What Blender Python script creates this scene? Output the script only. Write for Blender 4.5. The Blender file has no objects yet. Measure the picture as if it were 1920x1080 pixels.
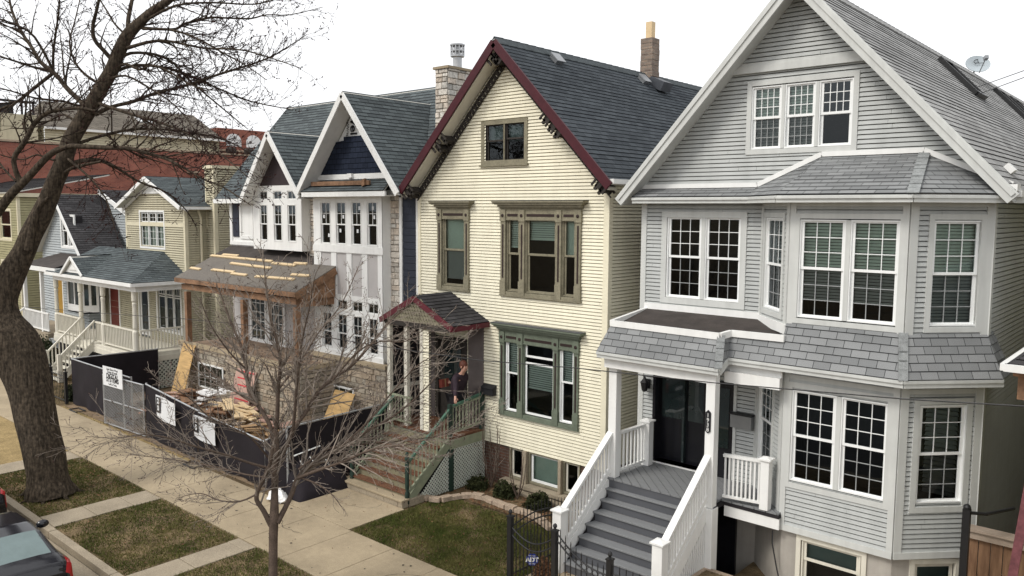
import bpy, math, random
from mathutils import Vector, Matrix
random.seed(7)
R = math.radians
scene = bpy.context.scene
COL = scene.collection

# ---------------------------------------------------------------- camera
cd = bpy.data.cameras.new("camera"); cam = bpy.data.objects.new("camera", cd); COL.objects.link(cam)
_pi, _ro, _ya = R(5.5), R(.35), R(-41.2)
_f = Vector((math.sin(_ya)*math.cos(_pi), math.cos(_ya)*math.cos(_pi), -math.sin(_pi)))
_r = Vector((math.cos(_ya), -math.sin(_ya), 0)); _u = _r.cross(_f)
_r, _u = math.cos(_ro)*_r + math.sin(_ro)*_u, -math.sin(_ro)*_r + math.cos(_ro)*_u
cam.matrix_world = Matrix(((_r.x, _u.x, -_f.x, 0), (_r.y, _u.y, -_f.y, 0), (_r.z, _u.z, -_f.z, 6.76), (0, 0, 0, 1)))
cd.sensor_width = 36; cd.lens = 36*1510/1920; cd.clip_start = .1; cd.clip_end = 3000
scene.camera = cam

# ---------------------------------------------------------------- overcast sky, soft sun, exposure
SUN_EL, SUN_AZ = R(48), R(200)      # azimuth measured clockwise from +Y: behind the camera, a little to its left
w = bpy.data.worlds.new("World"); scene.world = w; w.use_nodes = True
nt = w.node_tree; bg = nt.nodes["Background"]
sky = nt.nodes.new("ShaderNodeTexSky"); sky.sky_type = 'NISHITA'; sky.sun_disc = False
sky.sun_elevation = SUN_EL; sky.sun_rotation = SUN_AZ; sky.air_density = 1; sky.dust_density = 6
hs = nt.nodes.new("ShaderNodeHueSaturation"); hs.inputs['Saturation'].default_value = .12
mx = nt.nodes.new("ShaderNodeMixRGB"); mx.inputs[0].default_value = .72
mx.inputs[2].default_value = (11.6, 11.7, 11.9, 1)      # the even white cloud layer
nt.links.new(sky.outputs[0], hs.inputs['Color']); nt.links.new(hs.outputs[0], mx.inputs[1])
nt.links.new(mx.outputs[0], bg.inputs[0]); bg.inputs[1].default_value = .108
sl = bpy.data.lights.new("sun", 'SUN'); so = bpy.data.objects.new("sun", sl); COL.objects.link(so)
sl.energy = 1.5; sl.angle = R(16); sl.color = (1, .95, .87)
_sd = Vector((math.sin(SUN_AZ)*math.cos(SUN_EL), math.cos(SUN_AZ)*math.cos(SUN_EL), math.sin(SUN_EL)))
so.rotation_euler = _sd.to_track_quat('Z', 'Y').to_euler(); so.location = (0, 0, 40)
scene.view_settings.view_transform = 'Standard'; scene.view_settings.look = 'None'
scene.view_settings.exposure = .27; scene.view_settings.gamma = 1
try:
    scene.cycles.max_bounces = 8; scene.cycles.transparent_max_bounces = 12; scene.cycles.use_denoising = True
except Exception: pass

# ---------------------------------------------------------------- materials
def mat(name, col, rough=.7, var=.12, scale=3., spec=.3, bump=0., bscale=40., metal=0., col2=None, streak=0., stretch=(1, 1, 1), fine=0., fscale=90.):
    m = bpy.data.materials.new(name); m.use_nodes = True; n = m.node_tree.nodes; L = m.node_tree.links
    b = n["Principled BSDF"]; b.inputs['Roughness'].default_value = rough
    b.inputs['Specular IOR Level'].default_value = spec; b.inputs['Metallic'].default_value = metal
    tc = n.new("ShaderNodeTexCoord"); mp = n.new("ShaderNodeMapping"); mp.inputs['Scale'].default_value = stretch
    L.new(tc.outputs['Object'], mp.inputs[0])
    nz = n.new("ShaderNodeTexNoise"); nz.inputs['Scale'].default_value = scale; nz.inputs['Detail'].default_value = 6
    nz.inputs['Roughness'].default_value = .62
    L.new(mp.outputs[0], nz.inputs['Vector'])
    rp = n.new("ShaderNodeValToRGB"); rp.color_ramp.elements[0].position = .3; rp.color_ramp.elements[1].position = .7
    a = [max(0, c*(1-var)) for c in col]; c2 = col2 or [min(1, c*(1+var)) for c in col]
    rp.color_ramp.elements[0].color = (*a, 1); rp.color_ramp.elements[1].color = (*c2, 1)
    L.new(nz.outputs['Fac'], rp.inputs[0]); out = rp.outputs[0]
    if streak:
        m2 = n.new("ShaderNodeMapping"); m2.inputs['Scale'].default_value = (5, 5, .5); L.new(tc.outputs['Object'], m2.inputs[0])
        n2 = n.new("ShaderNodeTexNoise"); n2.inputs['Scale'].default_value = 1.5; n2.inputs['Detail'].default_value = 5; L.new(m2.outputs[0], n2.inputs['Vector'])
        r2 = n.new("ShaderNodeMapRange"); r2.inputs[1].default_value = .35; r2.inputs[2].default_value = .75; r2.inputs[3].default_value = 1; r2.inputs[4].default_value = 1-streak
        L.new(n2.outputs['Fac'], r2.inputs[0]); mu = n.new("ShaderNodeMixRGB"); mu.blend_type = 'MULTIPLY'; mu.inputs[0].default_value = 1
        L.new(out, mu.inputs[1]); L.new(r2.outputs[0], mu.inputs[2]); out = mu.outputs[0]
    if fine:
        n3 = n.new("ShaderNodeTexNoise"); n3.inputs['Scale'].default_value = fscale; n3.inputs['Detail'].default_value = 2; L.new(tc.outputs['Object'], n3.inputs['Vector'])
        r3 = n.new("ShaderNodeMapRange"); r3.inputs[1].default_value = .3; r3.inputs[2].default_value = .7; r3.inputs[3].default_value = 1-fine; r3.inputs[4].default_value = 1+fine
        L.new(n3.outputs['Fac'], r3.inputs[0]); mu = n.new("ShaderNodeMixRGB"); mu.blend_type = 'MULTIPLY'; mu.inputs[0].default_value = 1
        L.new(out, mu.inputs[1]); L.new(r3.outputs[0], mu.inputs[2]); out = mu.outputs[0]
    L.new(out, b.inputs['Base Color'])
    if bump:
        nb = n.new("ShaderNodeTexNoise"); nb.inputs['Scale'].default_value = bscale; nb.inputs['Detail'].default_value = 4; L.new(mp.outputs[0], nb.inputs['Vector'])
        bp = n.new("ShaderNodeBump"); bp.inputs['Strength'].default_value = bump; bp.inputs['Distance'].default_value = .02
        L.new(nb.outputs['Fac'], bp.inputs['Height']); L.new(bp.outputs[0], b.inputs['Normal'])
    return m

def shingle_mat(name, col, bw=.3, bh=.14, var=.28, tint=None, gran=.35, patch=.15):
    """asphalt shingles: tabs from a brick pattern in the UV map (metres along / up the slope), each tab its own shade"""
    m = bpy.data.materials.new(name); m.use_nodes = True; n = m.node_tree.nodes; L = m.node_tree.links
    b = n["Principled BSDF"]; b.inputs['Roughness'].default_value = .95; b.inputs['Specular IOR Level'].default_value = .12
    uv = n.new("ShaderNodeUVMap"); br = n.new("ShaderNodeTexBrick"); L.new(uv.outputs[0], br.inputs['Vector'])
    br.inputs['Scale'].default_value = 1; br.inputs['Brick Width'].default_value = bw; br.inputs['Row Height'].default_value = bh
    br.inputs['Mortar Size'].default_value = .006; br.inputs['Mortar Smooth'].default_value = .3; br.offset = .5; br.inputs['Bias'].default_value = 0
    t = tint or [c*(1+var) for c in col]
    br.inputs['Color1'].default_value = (*[c*(1-var) for c in col], 1); br.inputs['Color2'].default_value = (*t, 1)
    br.inputs['Mortar'].default_value = (*[c*.2 for c in col], 1)
    nz = n.new("ShaderNodeTexNoise"); nz.inputs['Scale'].default_value = 140; nz.inputs['Detail'].default_value = 2; L.new(uv.outputs[0], nz.inputs['Vector'])
    mr = n.new("ShaderNodeMapRange"); mr.inputs[1].default_value = .3; mr.inputs[2].default_value = .7; mr.inputs[3].default_value = 1-gran; mr.inputs[4].default_value = 1+gran
    L.new(nz.outputs['Fac'], mr.inputs[0])
    n2 = n.new("ShaderNodeTexNoise"); n2.inputs['Scale'].default_value = .7; n2.inputs['Detail'].default_value = 6; L.new(uv.outputs[0], n2.inputs['Vector'])
    m2 = n.new("ShaderNodeMapRange"); m2.inputs[1].default_value = .3; m2.inputs[2].default_value = .7; m2.inputs[3].default_value = 1-patch; m2.inputs[4].default_value = 1+patch
    L.new(n2.outputs['Fac'], m2.inputs[0])
    out = br.outputs['Color']
    for s in (mr, m2):
        mu = n.new("ShaderNodeMixRGB"); mu.blend_type = 'MULTIPLY'; mu.inputs[0].default_value = 1
        L.new(out, mu.inputs[1]); L.new(s.outputs[0], mu.inputs[2]); out = mu.outputs[0]
    L.new(out, b.inputs['Base Color'])
    return m

def brick_mat(name, c1, c2, mortar, bw=.21, bh=.075, ms=.008):
    m = bpy.data.materials.new(name); m.use_nodes = True; n = m.node_tree.nodes; L = m.node_tree.links
    b = n["Principled BSDF"]; b.inputs['Roughness'].default_value = .9
    uv = n.new("ShaderNodeUVMap"); br = n.new("ShaderNodeTexBrick"); L.new(uv.outputs[0], br.inputs['Vector'])
    br.inputs['Scale'].default_value = 1; br.inputs['Brick Width'].default_value = bw; br.inputs['Row Height'].default_value = bh
    br.inputs['Mortar Size'].default_value = ms; br.inputs['Color1'].default_value = (*c1, 1); br.inputs['Color2'].default_value = (*c2, 1); br.inputs['Mortar'].default_value = (*mortar, 1)
    nz = n.new("ShaderNodeTexNoise"); nz.inputs['Scale'].default_value = 1.3; nz.inputs['Detail'].default_value = 8; L.new(uv.outputs[0], nz.inputs['Vector'])
    mr = n.new("ShaderNodeMapRange"); mr.inputs[1].default_value = .3; mr.inputs[2].default_value = .7; mr.inputs[3].default_value = .75; mr.inputs[4].default_value = 1.2
    L.new(nz.outputs['Fac'], mr.inputs[0]); mu = n.new("ShaderNodeMixRGB"); mu.blend_type = 'MULTIPLY'; mu.inputs[0].default_value = 1
    L.new(br.outputs['Color'], mu.inputs[1]); L.new(mr.outputs[0], mu.inputs[2]); L.new(mu.outputs[0], b.inputs['Base Color'])
    bp = n.new("ShaderNodeBump"); bp.inputs['Strength'].default_value = .5; bp.inputs['Distance'].default_value = .01
    L.new(br.outputs['Fac'], bp.inputs['Height']); bp.invert = True; L.new(bp.outputs[0], b.inputs['Normal'])
    return m

def stone_mat(name, tone):
    """split-faced limestone: every block face carries its own shade in a colour attribute"""
    m = bpy.data.materials.new(name); m.use_nodes = True; n = m.node_tree.nodes; L = m.node_tree.links
    b = n["Principled BSDF"]; b.inputs['Roughness'].default_value = .92; b.inputs['Specular IOR Level'].default_value = .2
    ca = n.new("ShaderNodeVertexColor"); ca.layer_name = "shade"
    tc = n.new("ShaderNodeTexCoord"); nz = n.new("ShaderNodeTexNoise"); nz.inputs['Scale'].default_value = 14; nz.inputs['Detail'].default_value = 8; L.new(tc.outputs['Object'], nz.inputs['Vector'])
    mr = n.new("ShaderNodeMapRange"); mr.inputs[1].default_value = .3; mr.inputs[2].default_value = .7; mr.inputs[3].default_value = .7; mr.inputs[4].default_value = 1.25
    L.new(nz.outputs['Fac'], mr.inputs[0]); mu = n.new("ShaderNodeMixRGB"); mu.blend_type = 'MULTIPLY'; mu.inputs[0].default_value = 1
    L.new(ca.outputs[0], mu.inputs[1]); L.new(mr.outputs[0], mu.inputs[2]); m3 = n.new("ShaderNodeMixRGB"); m3.blend_type = 'MULTIPLY'; m3.inputs[0].default_value = 1
    L.new(mu.outputs[0], m3.inputs[1]); m3.inputs[2].default_value = (*tone, 1); L.new(m3.outputs[0], b.inputs['Base Color'])
    bp = n.new("ShaderNodeBump"); bp.inputs['Strength'].default_value = .6; bp.inputs['Distance'].default_value = .03
    L.new(nz.outputs['Fac'], bp.inputs['Height']); L.new(bp.outputs[0], b.inputs['Normal'])
    return m

def glass_mat(name, tint, gloss=(.85, .95, 1)):
    m = bpy.data.materials.new(name); m.use_nodes = True; n = m.node_tree.nodes; L = m.node_tree.links
    n.remove(n["Principled BSDF"]); out = n["Material Output"]
    tr = n.new("ShaderNodeBsdfTransparent"); tr.inputs[0].default_value = (*tint, 1)
    gl = n.new("ShaderNodeBsdfGlossy"); gl.inputs['Roughness'].default_value = .02; gl.inputs[0].default_value = (*gloss, 1)
    tc = n.new("ShaderNodeTexCoord"); nz = n.new("ShaderNodeTexNoise"); nz.inputs['Scale'].default_value = 1.3; L.new(tc.outputs['Object'], nz.inputs['Vector'])
    bp = n.new("ShaderNodeBump"); bp.inputs['Strength'].default_value = .06; bp.inputs['Distance'].default_value = .05; L.new(nz.outputs['Fac'], bp.inputs['Height']); L.new(bp.outputs[0], gl.inputs['Normal'])
    fr = n.new("ShaderNodeFresnel"); fr.inputs[0].default_value = 1.55
    ms = n.new("ShaderNodeMixShader"); L.new(fr.outputs[0], ms.inputs[0]); L.new(tr.outputs[0], ms.inputs[1]); L.new(gl.outputs[0], ms.inputs[2]); L.new(ms.outputs[0], out.inputs[0])
    return m

M = {}
M['cream'] = mat('cream_siding', (.80, .755, .595), .55, .06, 1.2, streak=.10)
M['cream_trim'] = mat('cream_trim', (.76, .71, .55), .5, .05)
M['grey'] = mat('grey_siding', (.43, .445, .435), .5, .07, 1.2, streak=.12)
M['grey_trim'] = mat('pale_grey_trim', (.56, .57, .55), .5, .06, 1.5, streak=.12)
M['white'] = mat('white_paint', (.78, .78, .76), .45, .04, 2., streak=.08)
M['sash'] = mat('white_vinyl', (.80, .81, .80), .4, .03)
M['offwhite'] = mat('off_white_paint', (.66, .63, .54), .5, .06, streak=.1)
M['maroon'] = mat('maroon_paint', (.055, .008, .013), .5, .2, 4)
M['maroon2'] = mat('maroon_fascia', (.1, .018, .026), .5, .15, 4)
M['casing_up'] = mat('weathered_olive_casing', (.22, .2, .14), .7, .2, 6, fine=.15, fscale=30)
M['casing_lo'] = mat('sage_green_casing', (.135, .158, .118), .65, .15, 6, fine=.1, fscale=30)
M['inset'] = mat('dark_casing_inset', (.03, .018, .016), .7, .2)
M['soffit'] = mat('soffit_white', (.55, .54, .5), .6, .05)
M['bracket'] = mat('dark_weathered_bracket', (.035, .03, .026), .8, .3, 8)
M['rf_cream'] = shingle_mat('charcoal_shingles', (.052, .06, .069), .3, .14, .14, (.07, .08, .09), .3, .1)
M['rf_grey'] = shingle_mat('grey_shingles', (.31, .31, .305), .3, .14, .14, (.38, .38, .375), .3, .16)
M['rf_skirt'] = shingle_mat('grey_tab_shingles', (.205, .212, .215), .28, .135, .15, (.25, .256, .258), .35, .14)
M['rf_stone'] = shingle_mat('blue_grey_shingles', (.078, .09, .095), .3, .14, .16, (.105, .122, .126), .3, .1)
M['rf_dark'] = shingle_mat('dark_brown_shingles', (.05, .048, .05), .3, .14, .25)
M['rf_bg'] = shingle_mat('tan_grey_shingles', (.17, .15, .125), .3, .14, .2)
M['felt'] = mat('dark_roll_roofing', (.05, .042, .038), .9, .3, 3, fine=.2, fscale=60)
M['ply'] = mat('roof_decking', (.22, .195, .165), .9, .3, .9, fine=.25, fscale=25, col2=(.12, .108, .096))
M['plywood'] = mat('plywood', (.46, .3, .13), .75, .25, 3, stretch=(1, 1, 6))
M['lumber'] = mat('fresh_lumber', (.6, .46, .28), .7, .2, 4, stretch=(6, 1, 1))
M['lumber_or'] = mat('orange_lumber', (.22, .125, .072), .8, .4, 3, fine=.2, fscale=20)
M['navy'] = mat('navy_siding', (.02, .024, .038), .6, .15, 3)
M['navy_sh'] = shingle_mat('navy_shake', (.02, .026, .043), .22, .15, .2, None, .1, .1)
M['panel'] = mat('primed_panel', (.45, .43, .42), .6, .06)
M['wrap'] = mat('house_wrap', (.74, .76, .76), .5, .05)
M['stone'] = stone_mat('limestone', (1.22, 1.2, 1.2))
M['stone_lo'] = stone_mat('limestone_base', (.8, .74, .66))
M['tan'] = mat('tan_siding', (.49, .45, .325), .6, .1, 1.3, streak=.12)
M['tan_trim'] = mat('tan_trim', (.62, .57, .42), .55, .06)
M['olive'] = mat('olive_siding', (.33, .305, .175), .6, .1)
M['blue'] = mat('pale_blue_siding', (.40, .43, .44), .6, .08, streak=.1)
M['redbrick'] = brick_mat('red_brick', (.29, .095, .062), (.23, .072, .052), (.24, .15, .12), .24, .09)
M['brick'] = brick_mat('brown_brick', (.12, .055, .036), (.085, .045, .032), (.13, .11, .09))
M['chimbrick'] = brick_mat('sooty_brick', (.28, .21, .16), (.16, .12, .1), (.2, .17, .14), .21, .09, .012)
M['conc'] = mat('concrete', (.35, .285, .195), .9, .2, .7, streak=.12, spec=.15, fine=.14, fscale=50, bump=.12, bscale=60)
M['conc_old'] = mat('old_concrete', (.31, .262, .195), .92, .16, 1.6, spec=.15, fine=.2, fscale=40, bump=.25, bscale=40)
M['joint'] = mat('joint_dirt', (.06, .05, .04), 1, .3)
M['asphalt'] = mat('asphalt', (.055, .055, .055), .9, .2, 1.5, fine=.3, fscale=80)
M['stucco'] = mat('stucco', (.36, .335, .3), .95, .12, 1.2, bump=.3, bscale=90, streak=.15)
M['glass'] = glass_mat('window_glass', (.74, .82, .80))
M['glass_screen'] = glass_mat('screened_glass', (.52, .55, .55), (.6, .65, .68))
M['glass_green'] = glass_mat('green_tint_glass', (.74, .83, .79))
M['dark'] = mat('unlit_black', (.018, .016, .018), .9, .3)  # near-black colour standing in for unlit rooms and shade under stairs and porches
M['blind'] = mat('white_blind', (.66, .69, .64), .6, .05)
M['shade'] = mat('pale_shade', (.6, .64, .58), .8, .06)
M['shade_dk'] = mat('grey_shade', (.14, .17, .165), .8, .1)
M['black'] = mat('black_iron', (.012, .012, .013), .45, .2, spec=.4)
M['blackdoor'] = mat('black_door', (.008, .008, .011), .25, .2, spec=.5)
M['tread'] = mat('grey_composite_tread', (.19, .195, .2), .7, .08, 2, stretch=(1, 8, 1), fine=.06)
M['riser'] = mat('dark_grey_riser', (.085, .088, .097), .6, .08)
M['redtread'] = mat('worn_red_paint', (.115, .04, .022), .8, .25, 3.5, col2=(.15, .078, .042), fine=.3, fscale=25)
M['olive_riser'] = mat('olive_riser', (.2, .18, .115), .75, .15, 4)
M['greenpaint'] = mat('green_rail_paint', (.055, .125, .085), .55, .25, 5)
M['dkgreen'] = mat('dark_green_post', (.02, .04, .03), .6, .2)
M['sagerail'] = mat('faded_sage_baluster', (.24, .26, .18), .7, .15, 6)
M['lattice'] = mat('pale_lattice', (.5, .52, .46), .7, .12, 5)
M['galv'] = mat('galvanised_steel', (.42, .43, .44), .4, .12, 6, metal=.6)
M['mesh'] = mat('black_mesh_fabric', (.012, .009, .012), .85, .3, 2)
M['banner'] = mat('white_banner', (.72, .73, .74), .6, .06)
M['ink'] = mat('black_ink', (.012, .012, .014), .6, .1)
M['redink'] = mat('red_ink', (.45, .02, .03), .6, .1)
M['adtblue'] = mat('blue_sign', (.02, .04, .26), .5, .05)
M['bark'] = mat('maple_bark', (.04, .033, .026), .95, .5, 7, bump=1.0, bscale=9, stretch=(3, 3, .5), fine=.4, fscale=14, spec=.08, col2=(.095, .074, .054))
M['bark2'] = mat('young_bark', (.1, .074, .058), .9, .25, 6, bump=.4, bscale=30, fine=.2, fscale=40, spec=.1)
M['twig'] = mat('grey_twigs', (.22, .185, .155), .9, .3, 4, spec=.1)
M['twig_dk'] = mat('dark_twigs', (.036, .024, .021), .9, .3, 4, spec=.1)
M['bud'] = mat('maple_buds', (.05, .022, .02), .9, .3, 4, spec=.1)
M['soil'] = mat('bare_soil', (.11, .08, .05), 1, .35, 2.2, spec=.05, fine=.4, fscale=30, col2=(.21, .155, .09), bump=.4, bscale=25)
M['dirt'] = mat('construction_dirt', (.2, .145, .095), 1, .25, 1.4, spec=.05, fine=.3, fscale=25, bump=.5, bscale=18)
M['drygrass'] = mat('dry_grass', (.27, .2, .1), 1, .25, 2, spec=.05, fine=.3, fscale=40)
M['grass'] = mat('grass_blades', (.058, .095, .014), .85, .3, 1.1, spec=.15, col2=(.16, .14, .05))
M['leaf'] = mat('fallen_leaves', (.13, .06, .035), .9, .5, 9, col2=(.24, .13, .07), spec=.1)
M['box'] = mat('boxwood', (.02, .028, .012), .8, .5, 8, col2=(.05, .055, .02), spec=.15)
M['bush'] = mat('evergreen', (.018, .026, .012), .8, .5, 5, col2=(.04, .05, .022), spec=.15)
M['edge'] = mat('edging_stone', (.36, .28, .21), .92, .2, 5, fine=.25, fscale=30, bump=.4, bscale=30)
M['wood'] = mat('cedar_fence', (.15, .075, .04), .8, .35, 3, stretch=(5, 5, .7), col2=(.24, .14, .08))
M['woodcap'] = mat('weathered_cap', (.3, .24, .19), .85, .2, 3)
M['carpaint'] = mat('black_car_paint', (.012, .012, .016), .12, .1, spec=.6)
M['carglass'] = mat('car_glass', (.02, .03, .03), .03, .1, spec=.9)
M['carwin'] = mat('car_window', (.2, .25, .245), .03, .1, metal=.75)
M['rubber'] = mat('tyre_rubber', (.02, .02, .02), .9, .1)
M['chrome'] = mat('chrome', (.6, .6, .62), .15, .03, metal=1)
M['taillight'] = mat('red_lens', (.36, .012, .015), .15, .1, spec=.6)
M['plastic'] = mat('black_plastic', (.02, .02, .022), .5, .1)
M['metalgrey'] = mat('grey_metal', (.3, .31, .32), .35, .1, metal=.7)
M['lead'] = mat('dark_flashing', (.05, .055, .065), .5, .2, 5)
M['flue'] = mat('clay_flue', (.66, .5, .3), .8, .08)
M['dish'] = mat('dish_grey', (.42, .47, .5), .4, .05)
M['skin'] = mat('skin', (.48, .27, .2), .55, .06)
M['jacket'] = mat('dark_plum_jacket', (.03, .018, .026), .8, .2, 8)
M['trousers'] = mat('black_trousers', (.014, .013, .016), .85, .2)
M['hair'] = mat('auburn_hair', (.1, .032, .02), .6, .3, 30, stretch=(1, 1, .2))
M['parcel'] = mat('orange_red_parcel', (.22, .05, .035), .6, .1)
M['reddoor'] = mat('red_door', (.15, .03, .022), .5, .1)
M['yellowdoor'] = mat('ochre_door', (.33, .19, .03), .5, .1)
M['pinkboard'] = mat('pink_board', (.4, .26, .21), .8, .2, 3)
M['bagwhite'] = mat('white_bag', (.72, .71, .7), .5, .08)
M['cardboard'] = mat('cardboard', (.36, .23, .12), .8, .1)
M['brown_panel'] = mat('dark_brown_panel', (.035, .024, .026), .7, .2, 4)
M['muntin_dim'] = mat('screened_muntin', (.3, .31, .31), .6, .05)
M['brown_maroon'] = mat('weathered_maroon', (.13, .045, .05), .8, .35, 4, fine=.2, fscale=25)
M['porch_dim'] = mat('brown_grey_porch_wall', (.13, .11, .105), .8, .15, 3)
M['slab'] = mat('bare_framing', (.24, .17, .12), .9, .3, 3, fine=.2, fscale=20)

# ---------------------------------------------------------------- mesh builder
X, Y, Z = Vector((1, 0, 0)), Vector((0, 1, 0)), Vector((0, 0, 1))
def V(*a): return Vector(a if len(a) > 1 else a[0])
class MB:
    def __init__(s): s.v = []; s.f = []; s.m = []; s.uv = []; s.c = []
    def face(s, pts, mi=0, uv=None, col=None):
        i = len(s.v); s.v += [tuple(p) for p in pts]; s.f.append(tuple(range(i, i+len(pts)))); s.m.append(mi); s.uv.append(uv); s.c.append(col)
    def add(s, vs, fs, mi=0, col=None):
        i = len(s.v); s.v += [tuple(p) for p in vs]
        for f in fs: s.f.append(tuple(i+k for k in f)); s.m.append(mi); s.uv.append(None); s.c.append(col)
    def obox(s, c, a, b, d, mi=0, col=None):
        """box with centre c and half-axes a, b, d"""
        c, a, b, d = V(c), V(a), V(b), V(d)
        if a.cross(b).dot(d) < 0: a = -a
        vs = [c+sx*a+sy*b+sz*d for sz in (-1, 1) for sy in (-1, 1) for sx in (-1, 1)]
        s.add(vs, [(0, 2, 3, 1), (4, 5, 7, 6), (0, 1, 5, 4), (2, 6, 7, 3), (0, 4, 6, 2), (1, 3, 7, 5)], mi, col)
    def box(s, x0, x1, y0, y1, z0, z1, mi=0, col=None):
        s.obox(((x0+x1)/2, (y0+y1)/2, (z0+z1)/2), (abs(x1-x0)/2, 0, 0), (0, abs(y1-y0)/2, 0), (0, 0, abs(z1-z0)/2), mi, col)
    def beam(s, p, q, wd, ht, up=Z, mi=0, col=None):
        p, q = V(p), V(q); d = q-p; l = d.length
        if l < 1e-6: return
        d /= l; sd = d.cross(V(up))
        if sd.length < 1e-4: sd = d.cross(X)
        sd.normalize(); u = sd.cross(d)
        s.obox((p+q)/2, d*l/2, sd*wd/2, u*ht/2, mi, col)
    def prism(s, poly, vec, mi=0, col=None):
        vec = V(vec); n = len(poly); a = [V(p) for p in poly]; nn = Vector((0, 0, 0))
        for k in range(n): nn += a[k].cross(a[(k+1) % n])
        if nn.dot(vec) > 0: a = a[::-1]
        b = [p+vec for p in a]
        s.add(a+b, [tuple(range(n)), tuple(range(2*n-1, n-1, -1))]+[(k, n+k, n+(k+1) % n, (k+1) % n) for k in range(n)], mi, col)
    def tube(s, path, rad, n=6, mi=0, cap=True):
        path = [V(p) for p in path]; k = len(path)
        if not hasattr(rad, '__len__'): rad = [rad]*k
        base = len(s.v); ref = None
        for i, p in enumerate(path):
            t = (path[min(i+1, k-1)]-path[max(i-1, 0)])
            if t.length < 1e-9: t = Z.copy()
            t.normalize()
            if ref is None: ref = t.cross(Z if abs(t.z) < .9 else X).normalized()
            else:
                ref = ref-t*ref.dot(t)
                if ref.length < 1e-6: ref = t.cross(X)
                ref.normalize()
            o = t.cross(ref)
            for j in range(n):
                a = 2*math.pi*j/n; s.v.append(tuple(p+(ref*math.cos(a)+o*math.sin(a))*rad[i]))
        for i in range(k-1):
            for j in range(n):
                a, b = base+i*n+j, base+i*n+(j+1) % n
                s.f.append((a, b, b+n, a+n)); s.m.append(mi); s.uv.append(None); s.c.append(None)
        if cap:
            for fs in (tuple(base+j for j in range(n))[::-1], tuple(base+(k-1)*n+j for j in range(n))):
                s.f.append(fs); s.m.append(mi); s.uv.append(None); s.c.append(None)
    def lathe(s, p, prof, n=12, mi=0, ax=Z):
        p = V(p); ax = V(ax).normalized(); s.tube([p+ax*z for r, z in prof], [max(r, .0005) for r, z in prof], n, mi)
    def ball(s, c, r, nu=10, nv=7, mi=0):
        c = V(c); r = V(r) if hasattr(r, '__len__') else V(r, r, r)
        vs = []; fs = []
        for i in range(nv+1):
            t = math.pi*i/nv
            for j in range(nu):
                a = 2*math.pi*j/nu; vs.append(c+V(r.x*math.sin(t)*math.cos(a), r.y*math.sin(t)*math.sin(a), -r.z*math.cos(t)))
        for i in range(nv):
            for j in range(nu): fs.append((i*nu+j, i*nu+(j+1) % nu, (i+1)*nu+(j+1) % nu, (i+1)*nu+j))
        s.add(vs, fs, mi)
    def build(s, name, mats, parent=None, smooth=False, bevel=0, label=None):
        me = bpy.data.meshes.new(name); me.from_pydata(s.v, [], s.f)
        if not isinstance(mats, (list, tuple)): mats = [mats]
        for m in mats: me.materials.append(M[m] if isinstance(m, str) else m)
        if len(mats) > 1: me.polygons.foreach_set('material_index', s.m)
        if any(u is not None for u in s.uv):
            lay = me.uv_layers.new(name='UVMap')
            for p, u in zip(me.polygons, s.uv):
                if u is not None:
                    for li, q in zip(p.loop_indices, u): lay.data[li].uv = q
        if any(c is not None for c in s.c):
            ca = me.color_attributes.new('shade', 'FLOAT_COLOR', 'CORNER')
            for p, c in zip(me.polygons, s.c):
                c = c or (.4, .37, .32)
                for li in p.loop_indices: ca.data[li].color = (*c, 1)
        if smooth: me.polygons.foreach_set('use_smooth', [True]*len(me.polygons))
        me.validate(); me.update()
        o = bpy.data.objects.new(name, me); COL.objects.link(o)
        if bevel:
            b = o.modifiers.new('bevel', 'BEVEL'); b.width = bevel; b.segments = 2; b.limit_method = 'ANGLE'
        if parent is not None:
            o.parent = parent; o.matrix_parent_inverse = ROOTINV.get(parent.name, Matrix())
        if label: o['label'] = label
        return o
ROOTINV = {}
def thing(name, label, cat, loc=(0, 0, 0), group=None, kind=None):
    o = bpy.data.objects.new(name, None); COL.objects.link(o); o.location = loc; o.empty_display_size = .3
    o['label'] = label; o['category'] = cat
    if group: o['group'] = group
    if kind: o['kind'] = kind
    ROOTINV[o.name] = Matrix.Translation(-Vector(loc))
    return o
def tag(o, label, cat, group=None, kind=None):
    o['label'] = label; o['category'] = cat
    if group: o['group'] = group
    if kind: o['kind'] = kind
    return o
def rebase(o, loc):
    """put the origin of a one-mesh thing at its own base"""
    loc = V(loc); o.data.transform(Matrix.Translation(-loc)); o.location = loc; return o
def structure(o): o['kind'] = 'structure'; return o
def dup(root, loc, label=None, rz=0):
    c = root.copy(); COL.objects.link(c); c.location = loc; c.rotation_euler = (0, 0, rz)
    if label: c['label'] = label
    for ch in root.children:
        d = ch.copy(); COL.objects.link(d); d.parent = c
        for g in ch.children:
            e = g.copy(); COL.objects.link(e); e.parent = d
    return c

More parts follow.
